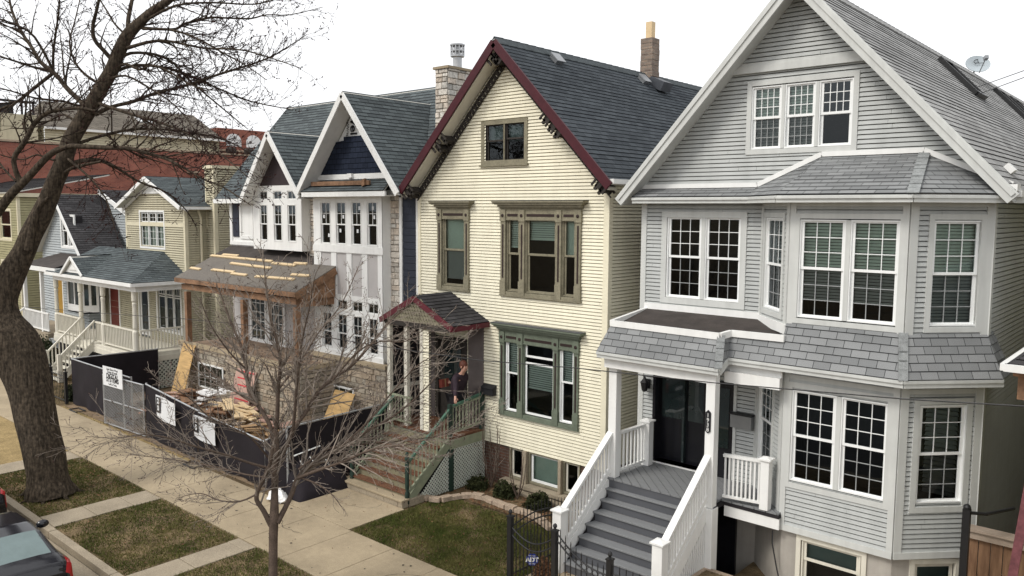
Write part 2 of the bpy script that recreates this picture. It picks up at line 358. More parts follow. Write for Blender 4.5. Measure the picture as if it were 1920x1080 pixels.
# ---------------------------------------------------------------- cladding laid in courses on any plane
def clip(poly, axis, lim, keep_less):
    out = []; n = len(poly)
    for i in range(n):
        a, b = poly[i], poly[(i+1) % n]
        ia = a[axis] <= lim+1e-9 if keep_less else a[axis] >= lim-1e-9
        ib = b[axis] <= lim+1e-9 if keep_less else b[axis] >= lim-1e-9
        if ia: out.append(a)
        if ia != ib:
            t = (lim-a[axis])/(b[axis]-a[axis]); out.append((a[0]+t*(b[0]-a[0]), a[1]+t*(b[1]-a[1])))
    return out
def frame_of(pts):
    n = Vector((0, 0, 0)); k = len(pts)
    for i in range(k): n += V(pts[i]).cross(V(pts[(i+1) % k]))
    n.normalize(); u = Z.cross(n)
    u = X.copy() if u.length < 1e-5 else u.normalized()
    return u, n.cross(u), n, n.dot(V(pts[0]))
def clad(mb, pts, h, t, groove=0., holes=(), mi=0, wob=0., seed=1, back=.012, seam=0.):
    """overlapping courses of height h over the polygon pts (counter-clockwise seen from outside); holes are (u0, u1, v0, v1) in the plane"""
    U, W, N, d = frame_of(pts); rng = random.Random(seed)
    poly = [(V(p).dot(U), V(p).dot(W)) for p in pts]; v0 = min(p[1] for p in poly); v1 = max(p[1] for p in poly)
    a = v0; k = 0
    while a < v1-1e-6:
        b = min(a+h, v1); cuts = {a, b}
        if groove: cuts.add(max(a, a+h-groove)) if a+h-groove < b else None
        for (hu0, hu1, hv0, hv1) in holes:
            for q in (hv0, hv1):
                if a < q < b: cuts.add(q)
        cs = sorted(cuts); jit = rng.uniform(-wob, wob); sm_u = [rng.uniform(0, seam)+seam*q for q in range(-20, 20)] if seam else []
        for s0, s1 in zip(cs, cs[1:]):
            if s1-s0 < 1e-5: continue
            band = clip(clip(poly, 1, s0, False), 1, s1, True)
            if len(band) < 3: continue
            us = [p[0] for p in band]; spans = [(min(us), max(us))]
            for (hu0, hu1, hv0, hv1) in holes:
                if hv0 < (s0+s1)/2 < hv1:
                    ns = []
                    for (p, q) in spans:
                        if hu1 <= p or hu0 >= q: ns.append((p, q)); continue
                        if hu0 > p: ns.append((p, hu0))
                        if hu1 < q: ns.append((hu1, q))
                    spans = ns
            for su in sm_u:
                spans = [r for p, q in spans for r in (((p, su-.002), (su+.002, q)) if p+.05 < su < q-.05 else ((p, q),))]
            ing = groove and s0 >= a+h-groove-1e-6
            for (p, q) in spans:
                if q-p < .004: continue
                pc = clip(clip(band, 0, p, False), 0, q, True)
                if len(pc) < 3: continue
                off = (lambda v: -back) if ing else (lambda v: (t+jit)*(1-(v-a)/h)+.25*t*((v-a)/h))
                mb.face([U*x+W*y+N*(d+off(y)) for x, y in pc], mi, [(x, y-v0) for x, y in pc])
                lo = [x for x, y in pc if y < s0+1e-6]
                if s0 == a and len(lo) > 1:
                    l0, l1 = min(lo), max(lo)
                    mb.face([U*l0+W*a+N*(d-back), U*l1+W*a+N*(d-back), U*l1+W*a+N*(d+off(a)), U*l0+W*a+N*(d+off(a))], mi, [(l0, a-v0)]*4)
                if groove and not ing and abs(s1-(a+h-groove)) < 1e-6:
                    hi = [x for x, y in pc if y > s1-1e-6]
                    if len(hi) > 1:
                        l0, l1 = min(hi), max(hi)
                        mb.face([U*l0+W*s1+N*(d+off(s1)), U*l1+W*s1+N*(d+off(s1)), U*l1+W*s1+N*(d-back), U*l0+W*s1+N*(d-back)], mi, [(l0, s1-v0)]*4)
        a = b; k += 1
def slab(mb, pts, th, mi=1):
    """the deck under a roof plane: closed sides and bottom"""
    U, W, N, d = frame_of(pts); a = [V(p)-N*.014 for p in pts]; b = [p-N*th for p in a]; n = len(a)
    mb.face(b[::-1], mi)
    for i in range(n): mb.face([a[i], b[i], b[(i+1) % n], a[(i+1) % n]], mi)
def roof(parent, planes, m, th=.1, h=.14, t=.015, under='soffit', name='roof', wob=.004, label=None):
    mb = MB()
    for i, p in enumerate(planes):
        clad(mb, p, h, t, mi=0, wob=wob, seed=i+3); slab(mb, p, th, 1)
    return mb.build(name, [m, under], parent, label=label)
def siding(parent, pts, m, h=.08, t=.023, g=.018, holes=(), name='wall', label=None, seam=3.4):
    mb = MB()
    for p in (pts if isinstance(pts[0][0], (tuple, list, Vector)) else [pts]): clad(mb, p, h, t, g, holes, wob=.0025, back=.05, seam=seam, seed=len(name)+int(abs(V(p[0]).x*7)))
    return mb.build(name, m, parent, label=label)
def yrect(x0, x1, y, z0, z1): return [(x0, y, z0), (x1, y, z0), (x1, y, z1), (x0, y, z1)]
def xrect(x, y0, y1, z0, z1): return [(x, y0, z0), (x, y1, z0), (x, y1, z1), (x, y0, z1)]      # faces +x
def xrect_l(x, y0, y1, z0, z1): return [(x, y1, z0), (x, y0, z0), (x, y0, z1), (x, y1, z1)]    # faces -x
def vrect(p, q, z0, z1): return [(p[0], p[1], z0), (q[0], q[1], z0), (q[0], q[1], z1), (p[0], p[1], z1)]
def planar(mb, pts, mi=0):
    U, W, N, d = frame_of(pts); mb.face(pts, mi, [(V(p).dot(U), V(p).dot(W)) for p in pts])

def ashlar(mb, pts, holes=(), seed=1, mi=0, dp=.03, hmin=.09, hmax=.2, wmin=.16, wmax=.48, jn=.006):
    """coursed random limestone blocks, each its own depth and shade"""
    U, W, N, d = frame_of(pts); rng = random.Random(seed)
    poly = [(V(p).dot(U), V(p).dot(W)) for p in pts]; u0 = min(p[0] for p in poly); u1 = max(p[0] for p in poly); v = min(p[1] for p in poly); v1 = max(p[1] for p in poly)
    mb.face([V(p)-N*.005 for p in pts], mi, None, (.2, .18, .15))
    while v < v1-.01:
        h = min(rng.uniform(hmin, hmax), v1-v); u = u0-rng.uniform(0, .2)
        if v1-(v+h) < .05: h = v1-v
        while u < u1:
            wd = rng.uniform(wmin, wmax); a, b = max(u, u0)+jn, min(u+wd, u1)-jn; u += wd
            if b-a < .03: continue
            if any(h0 < (a+b)/2 < h1 and g0 < v+h/2 < g1 for h0, h1, g0, g1 in holes): continue
            pc = clip(clip(clip(clip(poly, 0, a, False), 0, b, True), 1, v+jn, False), 1, v+h-jn, True)
            if len(pc) < 3: continue
            o = rng.uniform(.006, dp); t = rng.uniform(.75, 1.2); w_ = rng.uniform(-.02, .035)
            c = (.44*t+w_, .41*t, .36*t-w_*.7); i = .012
            cu = sum(p[0] for p in pc)/len(pc); cv = sum(p[1] for p in pc)/len(pc)
            top = [U*(x+(i if x < cu else -i))+W*(y+(i if y < cv else -i))+N*(d+o) for x, y in pc]; bot = [U*x+W*y+N*(d-.004) for x, y in pc]
            mb.face(top, mi, None, c)
            for k in range(len(pc)): mb.face([bot[k], bot[(k+1) % len(pc)], top[(k+1) % len(pc)], top[k]], mi, None, tuple(q*.9 for q in c))
        v += h

# ---------------------------------------------------------------- windows
class Plane:
    """a vertical wall plane: u along the wall, z up, o outwards"""
    def __init__(s, p, q):
        s.O = V(p[0], p[1], 0); s.U = (V(q[0], q[1], 0)-s.O).normalized(); s.N = s.U.cross(Z); s.u0 = s.O.dot(s.U)
    def at(s, u, z, o=0): return s.O+s.U*u+Z*z+s.N*o
    def box(s, mb, u0, u1, z0, z1, o0, o1, mi=0): mb.obox(s.at((u0+u1)/2, (z0+z1)/2, (o0+o1)/2), s.U*(u1-u0)/2, Z*(z1-z0)/2, s.N*(o1-o0)/2, mi)
    def hole(s, u0, u1, z0, z1): return (u0+s.u0, u1+s.u0, z0, z1)
    def quad(s, mb, u0, u1, z0, z1, o, mi=0): mb.face([s.at(u0, z0, o), s.at(u1, z0, o), s.at(u1, z1, o), s.at(u0, z1, o)], mi)
def FY(y): return Plane((0, y), (1, y))
def frame(pl, mb, u0, u1, z0, z1, wd, o0, o1, mi=0, wb=None, wt=None):
    wb = wd if wb is None else wb; wt = wd if wt is None else wt
    pl.box(mb, u0, u0+wd, z0, z1, o0, o1, mi); pl.box(mb, u1-wd, u1, z0, z1, o0, o1, mi)
    pl.box(mb, u0+wd, u1-wd, z0, z0+wb, o0, o1-.001, mi); pl.box(mb, u0+wd, u1-wd, z1-wt, z1, o0, o1-.001, mi)
def window(parent, pl, trim, sashes, tw=.1, m='grey_trim', sm='sash', tout=.035, sill=False, name='window', depth=.5, label=None):
    """trim = outer (u0,u1,z0,z1) of the casing or None; every sash is a dict u0,u1,z0,z1, rail, nx, nt, nb, blind, gl"""
    mb = MB()
    if trim:
        frame(pl, mb, *trim, tw, -.03, tout)
        if sill: pl.box(mb, trim[0]-.03, trim[1]+.03, trim[2]-.045, trim[2], -.02, tout+.04)
    iu0, iu1, iz0, iz1 = min(s['u0'] for s in sashes), max(s['u1'] for s in sashes), min(s['z0'] for s in sashes), max(s['z1'] for s in sashes)
    srt = sorted(sashes, key=lambda s: s['u0'])
    for s, q in zip(srt, srt[1:]):
        if q['u0']-s['u1'] > .004: pl.box(mb, s['u1'], q['u0'], iz0, iz1, -.06, tout-.012)
    wo = mb.build(name, m, parent, label=label)
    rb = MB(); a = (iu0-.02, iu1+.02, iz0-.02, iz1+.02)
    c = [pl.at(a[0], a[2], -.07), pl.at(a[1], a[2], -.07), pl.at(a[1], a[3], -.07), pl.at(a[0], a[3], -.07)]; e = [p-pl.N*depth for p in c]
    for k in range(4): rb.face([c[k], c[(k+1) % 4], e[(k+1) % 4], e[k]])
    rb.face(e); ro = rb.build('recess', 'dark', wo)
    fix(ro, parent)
    for s in sashes:
        u0, u1, z0, z1 = s['u0'], s['u1'], s['z0'], s['z1']; rail = s.get('rail'); fw = s.get('fw', .045); sb = MB(); gb = MB(); bb = None
        parts = [(z0, z1, s.get('nt', 0), -.035)] if rail is None else [(z0, rail+.02, s.get('nb', 0), -.055), (rail-.02, z1, s.get('nt', 0), -.03)]
        if rail is not None: frame(pl, sb, u0-.004, u1+.004, z0-.004, z1+.004, .024, -.06, .012)
        db = MB(); lb_ = MB()
        for (a0, a1, nz_, o) in parts:
            top_ = rail is None or o == -.03
            frame(pl, sb, u0+.02 if rail is not None else u0, u1-.02 if rail is not None else u1, a0, a1, fw, o-.02, o+.014)
            iu, ju = u0+fw+.015, u1-fw-.015; iz, jz = a0+fw, a1-fw; nx = s.get('nx', 0) if nz_ else 0
            for k in range(1, nx): pl.box(sb if top_ else db, iu+(ju-iu)*k/nx-.0065, iu+(ju-iu)*k/nx+.0065, iz, jz, o-.012, o+.006)
            for k in range(1, nz_): pl.box(sb if top_ else db, iu, ju, iz+(jz-iz)*k/nz_-.0065, iz+(jz-iz)*k/nz_+.0065, o-.011, o+.005)
            pl.quad(gb if top_ else lb_, u0+.03, u1-.03, a0+.02, a1-.02, o-.004)
        fix(sb.build('sash', s.get('sm', sm), wo), parent); fix(gb.build('pane', s.get('gl', 'glass'), wo), parent)
        if lb_.v: fix(lb_.build('pane', 'glass_screen', wo), parent)
        if db.v: fix(db.build('muntin', 'muntin_dim', wo), parent)
        bl = s.get('blind')
        if bl:
            bb = MB(); kind, b0, b1 = bl
            if kind == 'slat':
                zz = b1
                while zz > b0:
                    c0 = pl.at((u0+u1)/2, zz-.02, -.11); bb.obox(c0, pl.U*(u1-u0-.06)/2, (Z*.021+pl.N*.006), (pl.N*.001-Z*.0003)); zz -= .052
                pl.box(bb, u0+.03, u1-.03, b0-.03, b0, -.125, -.1)
            else: pl.box(bb, u0+.02, u1-.02, b0, b1, -.115, -.105)
            fix(bb.build('blind', {'slat': 'blind', 'shade': 'shade', 'dim': 'shade_dk'}[kind], wo), parent)
    return wo
def fix(o, root):
    """a sub-part built in world coordinates: its parent part has an identity basis under the thing"""
    o.matrix_parent_inverse = Matrix()
    return o
def S(u0, u1, z0, z1, **k): return dict(u0=u0, u1=u1, z0=z0, z1=z1, **k)
def sub(o): o.matrix_parent_inverse = Matrix(); return o
def railing(mb, p, q, h, n, pw=.035, rw=.08, rh=.05, lo=.1, mi=0, skip=0, mb2=None, turned=False):
    """top rail, bottom rail and n balusters between two floor points"""
    p, q = V(p), V(q); mb.beam(p+Z*h, q+Z*h, rw, rh, mi=mi); mb.beam(p+Z*lo, q+Z*lo, rw*.7, rh*.9, mi=mi)
    for k in range(n):
        b = p.lerp(q, (k+.5)/n); tgt = mb2 or mb
        if turned: tgt.tube([b+Z*lo, b+Z*(lo+.18*h), b+Z*(lo+.22*h), b+Z*(lo+.5*h), b+Z*(h-.2*h), b+Z*(h-.16*h), b+Z*h], [pw*.6, pw*.6, pw*.35, pw*.62, pw*.34, pw*.6, pw*.6], 6)
        else: tgt.beam(b+Z*lo, b+Z*h, pw, pw, up=(q-p), mi=0)
def lattice_panel(mb, pl, poly, sp=.1, wd=.03):
    us = [p[0] for p in poly]; zs = [p[1] for p in poly]; u0, u1, z0, z1 = min(us), max(us), min(zs), max(zs)
    for sgn in (1, -1):
        k = -int((z1-z0)/sp)-2
        while k*sp < (u1-u0)+(z1-z0)+.2:
            c = u0+k*sp; w2 = wd/1.414
            st = [(c-w2, z0), (c+w2, z0), (c+w2+(z1-z0), z1), (c-w2+(z1-z0), z1)] if sgn > 0 else [(c-w2+(z1-z0), z0), (c+w2+(z1-z0), z0), (c+w2, z1), (c-w2, z1)]
            pc = st; n = len(poly); ar = sum(poly[i][0]*poly[(i+1) % n][1]-poly[(i+1) % n][0]*poly[i][1] for i in range(n)); pp = poly if ar > 0 else poly[::-1]
            for i in range(n):
                a, b = pp[i], pp[(i+1) % n]; out = []; m_ = len(pc)
                for j in range(m_):
                    e, f_ = pc[j], pc[(j+1) % m_]
                    de = (b[0]-a[0])*(e[1]-a[1])-(b[1]-a[1])*(e[0]-a[0]); df = (b[0]-a[0])*(f_[1]-a[1])-(b[1]-a[1])*(f_[0]-a[0])
                    if de >= 0: out.append(e)
                    if de*df < 0: t = de/(de-df); out.append((e[0]+t*(f_[0]-e[0]), e[1]+t*(f_[1]-e[1])))
                pc = out
                if len(pc) < 3: break
            if len(pc) >= 3:
                o = .012 if sgn > 0 else .003
                mb.prism([pl.at(x, z, o) for x, z in pc], pl.N*.008)
            k += 1
def text(body, size, origin, U, W, N, m, parent, name='lettering', thick=.002, ax='CENTER', shear=0, bold=0.):
    cu = bpy.data.curves.new('lettering', 'FONT'); cu.body = body; cu.size = size; cu.extrude = thick; cu.align_x = ax; cu.align_y = 'CENTER'; cu.offset = bold; cu.shear = shear
    o = bpy.data.objects.new(name, cu); COL.objects.link(o); U, W, N = V(U), V(W), V(N)
    o.matrix_world = Matrix(((U.x, W.x, N.x, origin[0]), (U.y, W.y, N.y, origin[1]), (U.z, W.z, N.z, origin[2]), (0, 0, 0, 1)))
    cu.materials.append(M[m])
    dg = bpy.context.evaluated_depsgraph_get(); me = bpy.data.meshes.new_from_object(o.evaluated_get(dg)); me.transform(o.matrix_world)
    bpy.data.objects.remove(o); r = bpy.data.objects.new(name, me); COL.objects.link(r)
    if parent is not None: r.parent = parent; r.matrix_parent_inverse = ROOTINV.get(parent.name, Matrix())
    return r
M['cap_grey'] = mat('grey_hip_shingle', (.24, .25, .25), .95, .25, 7, fine=.3, fscale=120, spec=.1)
M['cap_pale'] = mat('pale_ridge_shingle', (.3, .3, .295), .95, .2, 7, fine=.25, fscale=120, spec=.1)
M['cap_dark'] = mat('dark_ridge_shingle', (.07, .08, .085), .95, .25, 7, fine=.3, fscale=120, spec=.1)
from mathutils import noise
# ================================================================ SETTING: ground, road, kerb, pavement
WELL = (-7.5, -6.4, 13.25, 14.6)
mb = MB()
for a, b, c, d in ((-1500, 1500, 14.6, 2500), (-1500, 1500, 6.02, 13.25), (-1500, -7.5, 13.25, 14.6), (-6.4, 1500, 13.25, 14.6), (-1500, 1500, -2500, -3.6)):
    mb.face([(a, c, -.03), (b, c, -.03), (b, d, -.03), (a, d, -.03)])
structure(mb.build('ground', 'soil'))
mb = MB()
mb.face([(-7.5, 13.25, -.9), (-6.4, 13.25, -.9), (-6.4, 14.6, -.9), (-7.5, 14.6, -.9)])
mb.face([(-7.5, 13.25, -.9), (-7.5, 14.6, -.9), (-7.5, 14.6, -.03), (-7.5, 13.25, -.03)]); mb.face([(-7.5, 14.6, -.9), (-6.4, 14.6, -.9), (-6.4, 14.6, -.03), (-7.5, 14.6, -.03)])
mb.face([(-6.4, 14.6, -.9), (-6.4, 13.25, -.9), (-6.4, 13.25, -.03), (-6.4, 14.6, -.03)]); mb.face([(-6.4, 13.25, -.9), (-7.5, 13.25, -.9), (-7.5, 13.25, -.03), (-6.4, 13.25, -.03)])
structure(mb.build('areaway', 'stucco'))
mb = MB(); mb.face([(-1500, -3.6, -.15), (1500, -3.6, -.15), (1500, 6.02, -.15), (-1500, 6.02, -.15)]); structure(mb.build('road', 'asphalt'))
mb = MB(); x = -90.
while x < 40: mb.box(x, x+2.99, 5.38, 5.875, -.2, -.138+.003*random.random()); x += 3
structure(mb.build('gutter_pan', 'conc_old', bevel=.01))
mb = MB(); x = -90.
while x < 40: mb.box(x, x+2.98, 5.88, 6.05, -.15, .005+.004*random.random()); x += 3
for y in (-3.75,): mb.box(-90, 40, y, y+.15, -.15, 0)
structure(mb.build('kerb', 'conc_old', bevel=.012))
mb = MB(); x = -92.54
while x < 40:
    l = 1.32; z = .004*random.random(); mb.box(x+.006, x+l-.006, 8.40, 10.16, -.08, .002+z); x += l
structure(mb.build('sidewalk', 'conc', bevel=.006))
def crackwalk(x0, x1):
    y = 6.07
    while y < 8.37:
        l = min(random.uniform(.7, 1.2), 8.385-y); wob = random.uniform(-.03, .03)
        mb.box(x0+wob, x1+wob*.5, y, y+l-.012, -.08, .0+.008*random.random()); y += l
mb = MB()
for x0, x1 in ((-19.02, -18.22), (-14.78, -14.12), (-23.75, -22.9), (-9.6, -8.9)): crackwalk(x0, x1)
structure(mb.build('service_walk', 'conc_old', bevel=.01))
mb = MB(); mb.box(-16.0, -13.46, 10.175, 11.72, -.08, .006); mb.box(-9.25, -6.6, 10.175, 11.95, -.08, .008); mb.box(-9.2, -2.6, 11.96, 13.2, -.08, .0)
mb.box(-37, -35.2, 10.175, 11.2, -.06, .006); mb.box(-43.5, -42, 10.175, 12, -.06, .006)
structure(mb.build('path', 'conc', bevel=.006))
mb = MB(); rng = random.Random(17)
for (x, y, a, L_) in ((-20.9, 9.1, .3, 1.3), (-17.2, 8.9, 1.9, .9), (-15.0, 9.5, -.4, 1.1), (-11.2, 9.2, .9, 1.3), (-23.5, 9.5, .1, 1.6), (-14.6, 11.0, .5, 1.0), (-8.3, 9.0, .2, 1.2), (-26, 9.2, 1.2, 1)):
    p = V(x, y, .0072); pts = [p]
    for k in range(9): a += rng.gauss(0, .35); p = p+V(math.cos(a), math.sin(a), 0)*L_/9; pts.append(p)
    for q, r_ in zip(pts, pts[1:]):
        s_ = (r_-q).cross(Z).normalized()*rng.uniform(.003, .007); mb.face([q-s_, r_-s_, r_+s_, q+s_])
structure(mb.build('pavement_crack', 'joint'))
mb = MB()
for k in range(90):
    x, y = rng.uniform(-27, -7), rng.uniform(8.45, 10.1); r_ = rng.uniform(.01, .035); n_ = 7; mb.face([(x+r_*rng.uniform(.6, 1.2)*math.cos(6.283*j/n_), y+r_*rng.uniform(.6, 1.2)*math.sin(6.283*j/n_), .0105) for j in range(n_)])
structure(mb.build('pavement_stain', 'joint'))
def sheet(name, rects, m, z):
    mb = MB()
    for a, b, c, d in rects: mb.face([(a, c, z), (b, c, z), (b, d, z), (a, d, z)])
    return structure(mb.build(name, m))
sheet('parkway_soil', [(-22.88, -19.04, 6.06, 8.39), (-18.2, -14.8, 6.06, 8.39), (-14.1, -9.62, 6.06, 8.39), (-8.88, 20, 6.06, 8.39)], 'soil', -.014)
sheet('dry_parkway', [(-90, -23.78, 6.06, 8.39)], 'drygrass', -.014)
sheet('construction_yard', [(-29.4, -15.6, 10.3, 15)], 'dirt', -.014)
sheet('sidewalk_verge', [(-29.4, -20.5, 10.17, 10.29)], 'drygrass', -.012)
sheet('garden_bed', [(-13.5, -9.3, 13.1, 14.5)], 'soil', -.012)

def blades(rects, n, seed, hmin=.02, hmax=.055):
    rng = random.Random(seed); g = MB(); tot = sum((b-a)*(d-c) for a, b, c, d in rects)
    for a, b, c, d in rects:
        for _ in range(int(n*(b-a)*(d-c)/tot)):
            x, y = rng.uniform(a, b), rng.uniform(c, d); q = noise.noise(Vector((x*1.1, y*1.1, 3)))+.5*noise.noise(Vector((x*3.1, y*3.1, 9)))
            e = 1.; x += rng.uniform(-.05, .05); y += rng.uniform(-.05, .05)
            if rng.random() > .62+.75*q or e < rng.random()*.12-.05: continue
            h = rng.uniform(hmin, hmax); t = rng.uniform(0, 6.28); wd = .009; lx, ly = rng.uniform(-.03, .03), rng.uniform(-.03, .03)
            p = Vector((x, y, -.016)); s = Vector((math.cos(t)*wd, math.sin(t)*wd, 0))
            g.face([p-s, p+s, p+Vector((lx, ly, h))])
    return g
g = blades([(-22.88, -19.04, 6.08, 8.37), (-18.2, -14.8, 6.08, 8.37), (-14.1, -9.62, 6.08, 8.37)], 78000, 3)
o = g.build('grass', 'grass'); tag(o, 'thin patchy grass on the bare soil of the kerbside lawns', 'grass', kind='stuff')
g = blades([(-13.42, -9.3, 10.18, 13.0)], 62000, 5)
o = g.build('grass', 'grass'); tag(o, 'green front lawn before the cream house', 'grass', kind='stuff')
g = blades([(-29.6, -45, 10.2, 12.5)] and [(-45, -29.6, 10.2, 12.5), (-29.2, -24, 10.18, 10.32)], 9000, 6)
o = g.build('grass', 'grass'); tag(o, 'sparse grass in the yards beyond the screened fence', 'grass', kind='stuff')
# fallen leaves and scraps
rng = random.Random(11); g = MB()
def scraps(a, b, c, d, n, smin, smax, z=0.):
    for _ in range(n):
        x, y = rng.uniform(a, b), rng.uniform(c, d); s = rng.uniform(smin, smax); t = rng.uniform(0, 6.28)
        U_, W_ = Vector((math.cos(t), math.sin(t), rng.uniform(-.35, .35)))*s, Vector((-math.sin(t), math.cos(t), rng.uniform(-.35, .35)))*s*.6; p = Vector((x, y, z+.012+rng.random()*.012))
        g.face([p-U_, p-W_, p+U_, p+W_])
scraps(-13.5, -9.4, 13.05, 14.4, 1500, .015, .04); scraps(-22.8, -19.1, 6.1, 8.3, 420, .01, .035); scraps(-18.2, -14.9, 6.1, 8.3, 130, .01, .025)
scraps(-13.4, -9.4, 10.3, 13.1, 260, .01, .03); scraps(-15.9, -13.5, 10.3, 11.7, 36, .012, .028); scraps(-24, -12, 8.5, 10.1, 60, .01, .022); scraps(-9.2, -8.3, 11.2, 12.9, 120, .015, .035)
o = g.build('leaf_litter', 'leaf'); tag(o, 'brown fallen leaves lying over the lawns and garden bed', 'leaves', kind='stuff')

def on_plane_x(p, q, r, y, z):
    n = (V(q)-V(p)).cross(V(r)-V(p)); return p[0]-(n.y*(y-p[1])+n.z*(z-p[2]))/n.x

# ================================================================ GREY HOUSE
G = thing('grey_house', 'pale grey clapboard house with two-storey bay, shingled porch skirt and broad front gable', 'house', (-5.86, 14.5, 0))
GX0, GX1, GY, GYB, GR, GZ = -9.05, -2.67, 14.5, 35.6, -5.86, 10.9
F = FY(14.5); FB = FY(13.5); FR = Plane((-3.62, 13.5), (-2.67, 14.5)); FL = Plane((-6.45, 14.5), (-5.5, 13.5))
gs = 1.08
def gz(x): return GZ-.13-gs*abs(x-GR)
hF = [(-6.75, -4.88, 7.9, 9.1), (-8.5, -6.85, 4.98, 6.68), (-8.7, -7.5, 1.5, 3.42), (-7.27, -6.92, 1.5, 3.42)]
mb = MB(); mb.face(yrect(GX0, GX1, GY, -.95, 1.3)); mb.build('basement_wall', 'stucco', G)
siding(G, [(GX0, GY, 1.3), (GX1, GY, 1.3), (GX1, GY, gz(GX1)), (GR, GY, GZ-.13), (GX0, GY, gz(GX0))], 'grey', holes=hF)
siding(G, [vrect((-5.5, 13.5), (-3.62, 13.5), 1.21, 6.93)], 'grey', holes=[(-5.36, -3.72, 4.96, 6.66), (-5.37, -3.76, 2.1, 3.73)], name='bay_front')
siding(G, [vrect((-3.62, 13.5), (-2.67, 14.5), 1.21, 6.93)], 'grey', holes=[FR.hole(.37, 1.2, 4.98, 6.65), FR.hole(.32, 1.14, 2.1, 3.72)], name='bay_side')
siding(G, [vrect((-6.45, 14.5), (-5.5, 13.5), 1.21, 6.93)], 'grey', holes=[FL.hole(.22, 1.07, 5., 6.66), FL.hole(.17, .9, 2.08, 3.66)], name='bay_side')
siding(G, [xrect(GX1, GY, GYB, -.03, 7.3)], 'grey', name='side_wall'); siding(G, [xrect_l(GX0, GY, GYB, -.03, 7.3)], 'grey', name='side_wall')
mb = MB(); mb.face([(GX1, GYB, 0), (GX0, GYB, 0), (GX0, GYB, 7.3), (GR, GYB, GZ-.1), (GX1, GYB, 7.3)]); mb.build('rear_wall', 'grey', G)
# stucco basement below the bay
mb = MB(); B0, B1, B2, B3 = (-6.38, 14.5), (-5.48, 13.56), (-3.64, 13.56), (-2.7, 14.5)
for p, q in ((B0, B1), (B1, B2), (B2, B3)):
    pl = Plane(p, q)
    clad(mb, vrect(p, q, -.95, 1.23), 100, 0, holes=[(-5.12, -4.1, -.22, 1.1)] if p == B1 else ([pl.hole(.38, 1.07, -.22, 1.08)] if p == B2 else ()))
mb.build('basement_wall', 'stucco', G)
mb = MB(); pb = FY(13.56)
for k, (a, b) in enumerate(((-7.3, -6.75),)): mb.box(a, b, 14.42, 14.49, -.9, 1.2)
mb.build('basement_door', 'blackdoor', G)
# trim boards
mb = MB()
FB.box(mb, -5.5, -5.405, 1.3, 6.93, 0, .034); FB.box(mb, -3.715, -3.62, 1.3, 6.93, 0, .034)
FR.box(mb, 0, .13, 1.3, 6.93, .001, .033); FR.box(mb, 1.25, 1.38, 1.3, 6.93, 0, .034); FL.box(mb, 1.25, 1.378, 1.3, 6.93, .001, .033); FL.box(mb, 0, .1, 1.3, 6.93, 0, .03)
F.box(mb, GX0, GX0+.09, 1.3, 7.1, -.02, .033); mb.box(GX1, GX1+.034, GY-.03, GY+.11, -.03, 7.15); mb.box(GX0-.034, GX0, GY-.03, GY+.1, 0, 7.1)
for pl, u0, u1 in ((FB, -5.5, -3.62), (FR, 0, 1.38), (FL, 0, 1.378)): pl.box(mb, u0+.002, u1-.002, 1.19, 1.3, -.06, .042); pl.box(mb, u0+.004, u1-.004, 6.86, 6.94, -.06, .03); pl.box(mb, u0+.01, u1-.01, 3.9, 3.98, -.06, .028)
mb.build('corner_board', 'grey_trim', G)
mb = MB(); F.box(mb, -7.2, -4.55, 9.33, 9.46, .0, .075); F.box(mb, -7.12, -4.6, 9.46, 9.52, 0, .045); mb.build('gable_band', 'grey_trim', G)
# windows
m33 = dict(nx=3, nt=3, nb=3)
window(G, F, (-6.83, -4.80, 7.83, 9.18), [S(-6.74, -6.16, 7.93, 9.07, rail=8.5, nx=4, nt=3, nb=3, gl='glass_green', blind=('slat', 7.98, 9.03)), S(-6.10, -5.54, 7.93, 9.07, rail=8.5, nx=4, nt=3, nb=3, gl='glass_green', blind=('slat', 7.98, 9.03)), S(-5.48, -4.90, 7.93, 9.07, rail=8.5, nx=4, nt=3, nb=0, gl='glass_green')], .09)
window(G, F, (-8.6, -6.75, 4.89, 6.76), [S(-8.47, -7.70, 5.02, 6.65, rail=5.85, **m33), S(-7.62, -6.87, 5.02, 6.65, rail=5.85, **m33)], .12)
window(G, FB, (-5.42, -3.66, 4.875, 6.74), [S(-5.335, -4.575, 4.985, 6.635, rail=5.82, gl='glass_green', blind=('slat', 5.3, 6.62), **m33), S(-4.50, -3.745, 4.985, 6.635, rail=5.82, gl='glass_green', blind=('slat', 5.3, 6.62), **m33)], .085)
window(G, FR, (.305, 1.25, 4.885, 6.745), [S(.385, 1.185, 4.99, 6.64, rail=5.81, gl='glass_green', blind=('slat', 5.02, 6.62), **m33)], .085)
window(G, FL, (.14, 1.17, 4.885, 6.75), [S(.235, 1.06, 5.0, 6.65, rail=5.82, gl='glass_green', **m33)], .09)
window(G, FB, (-5.45, -3.70, 1.985, 3.85), [S(-5.352, -4.60, 2.115, 3.71, rail=2.915, **m33), S(-4.52, -3.775, 2.115, 3.71, rail=2.915, **m33)], .095)
window(G, FR, (.225, 1.21, 1.955, 3.825), [S(.33, 1.125, 2.11, 3.71, rail=2.91, **m33)], .095)
window(G, FL, (.1, .98, 1.98, 3.75), [S(.18, .89, 2.09, 3.65, rail=2.9, **m33)], .08)
window(G, pb, (-5.2, -4.02, -.3, 1.16), [S(-5.1, -4.12, -.2, 1.08, rail=.74, fw=.05, blind=('dim', .72, 1.06))], .08, m='offwhite', sm='offwhite')
pr = Plane(B2, B3); window(G, pr, (.3, 1.15, -.3, 1.16), [S(.4, 1.05, -.2, 1.06, fw=.05, blind=('dim', -.2, 1.04))], .08, m='offwhite', sm='offwhite')
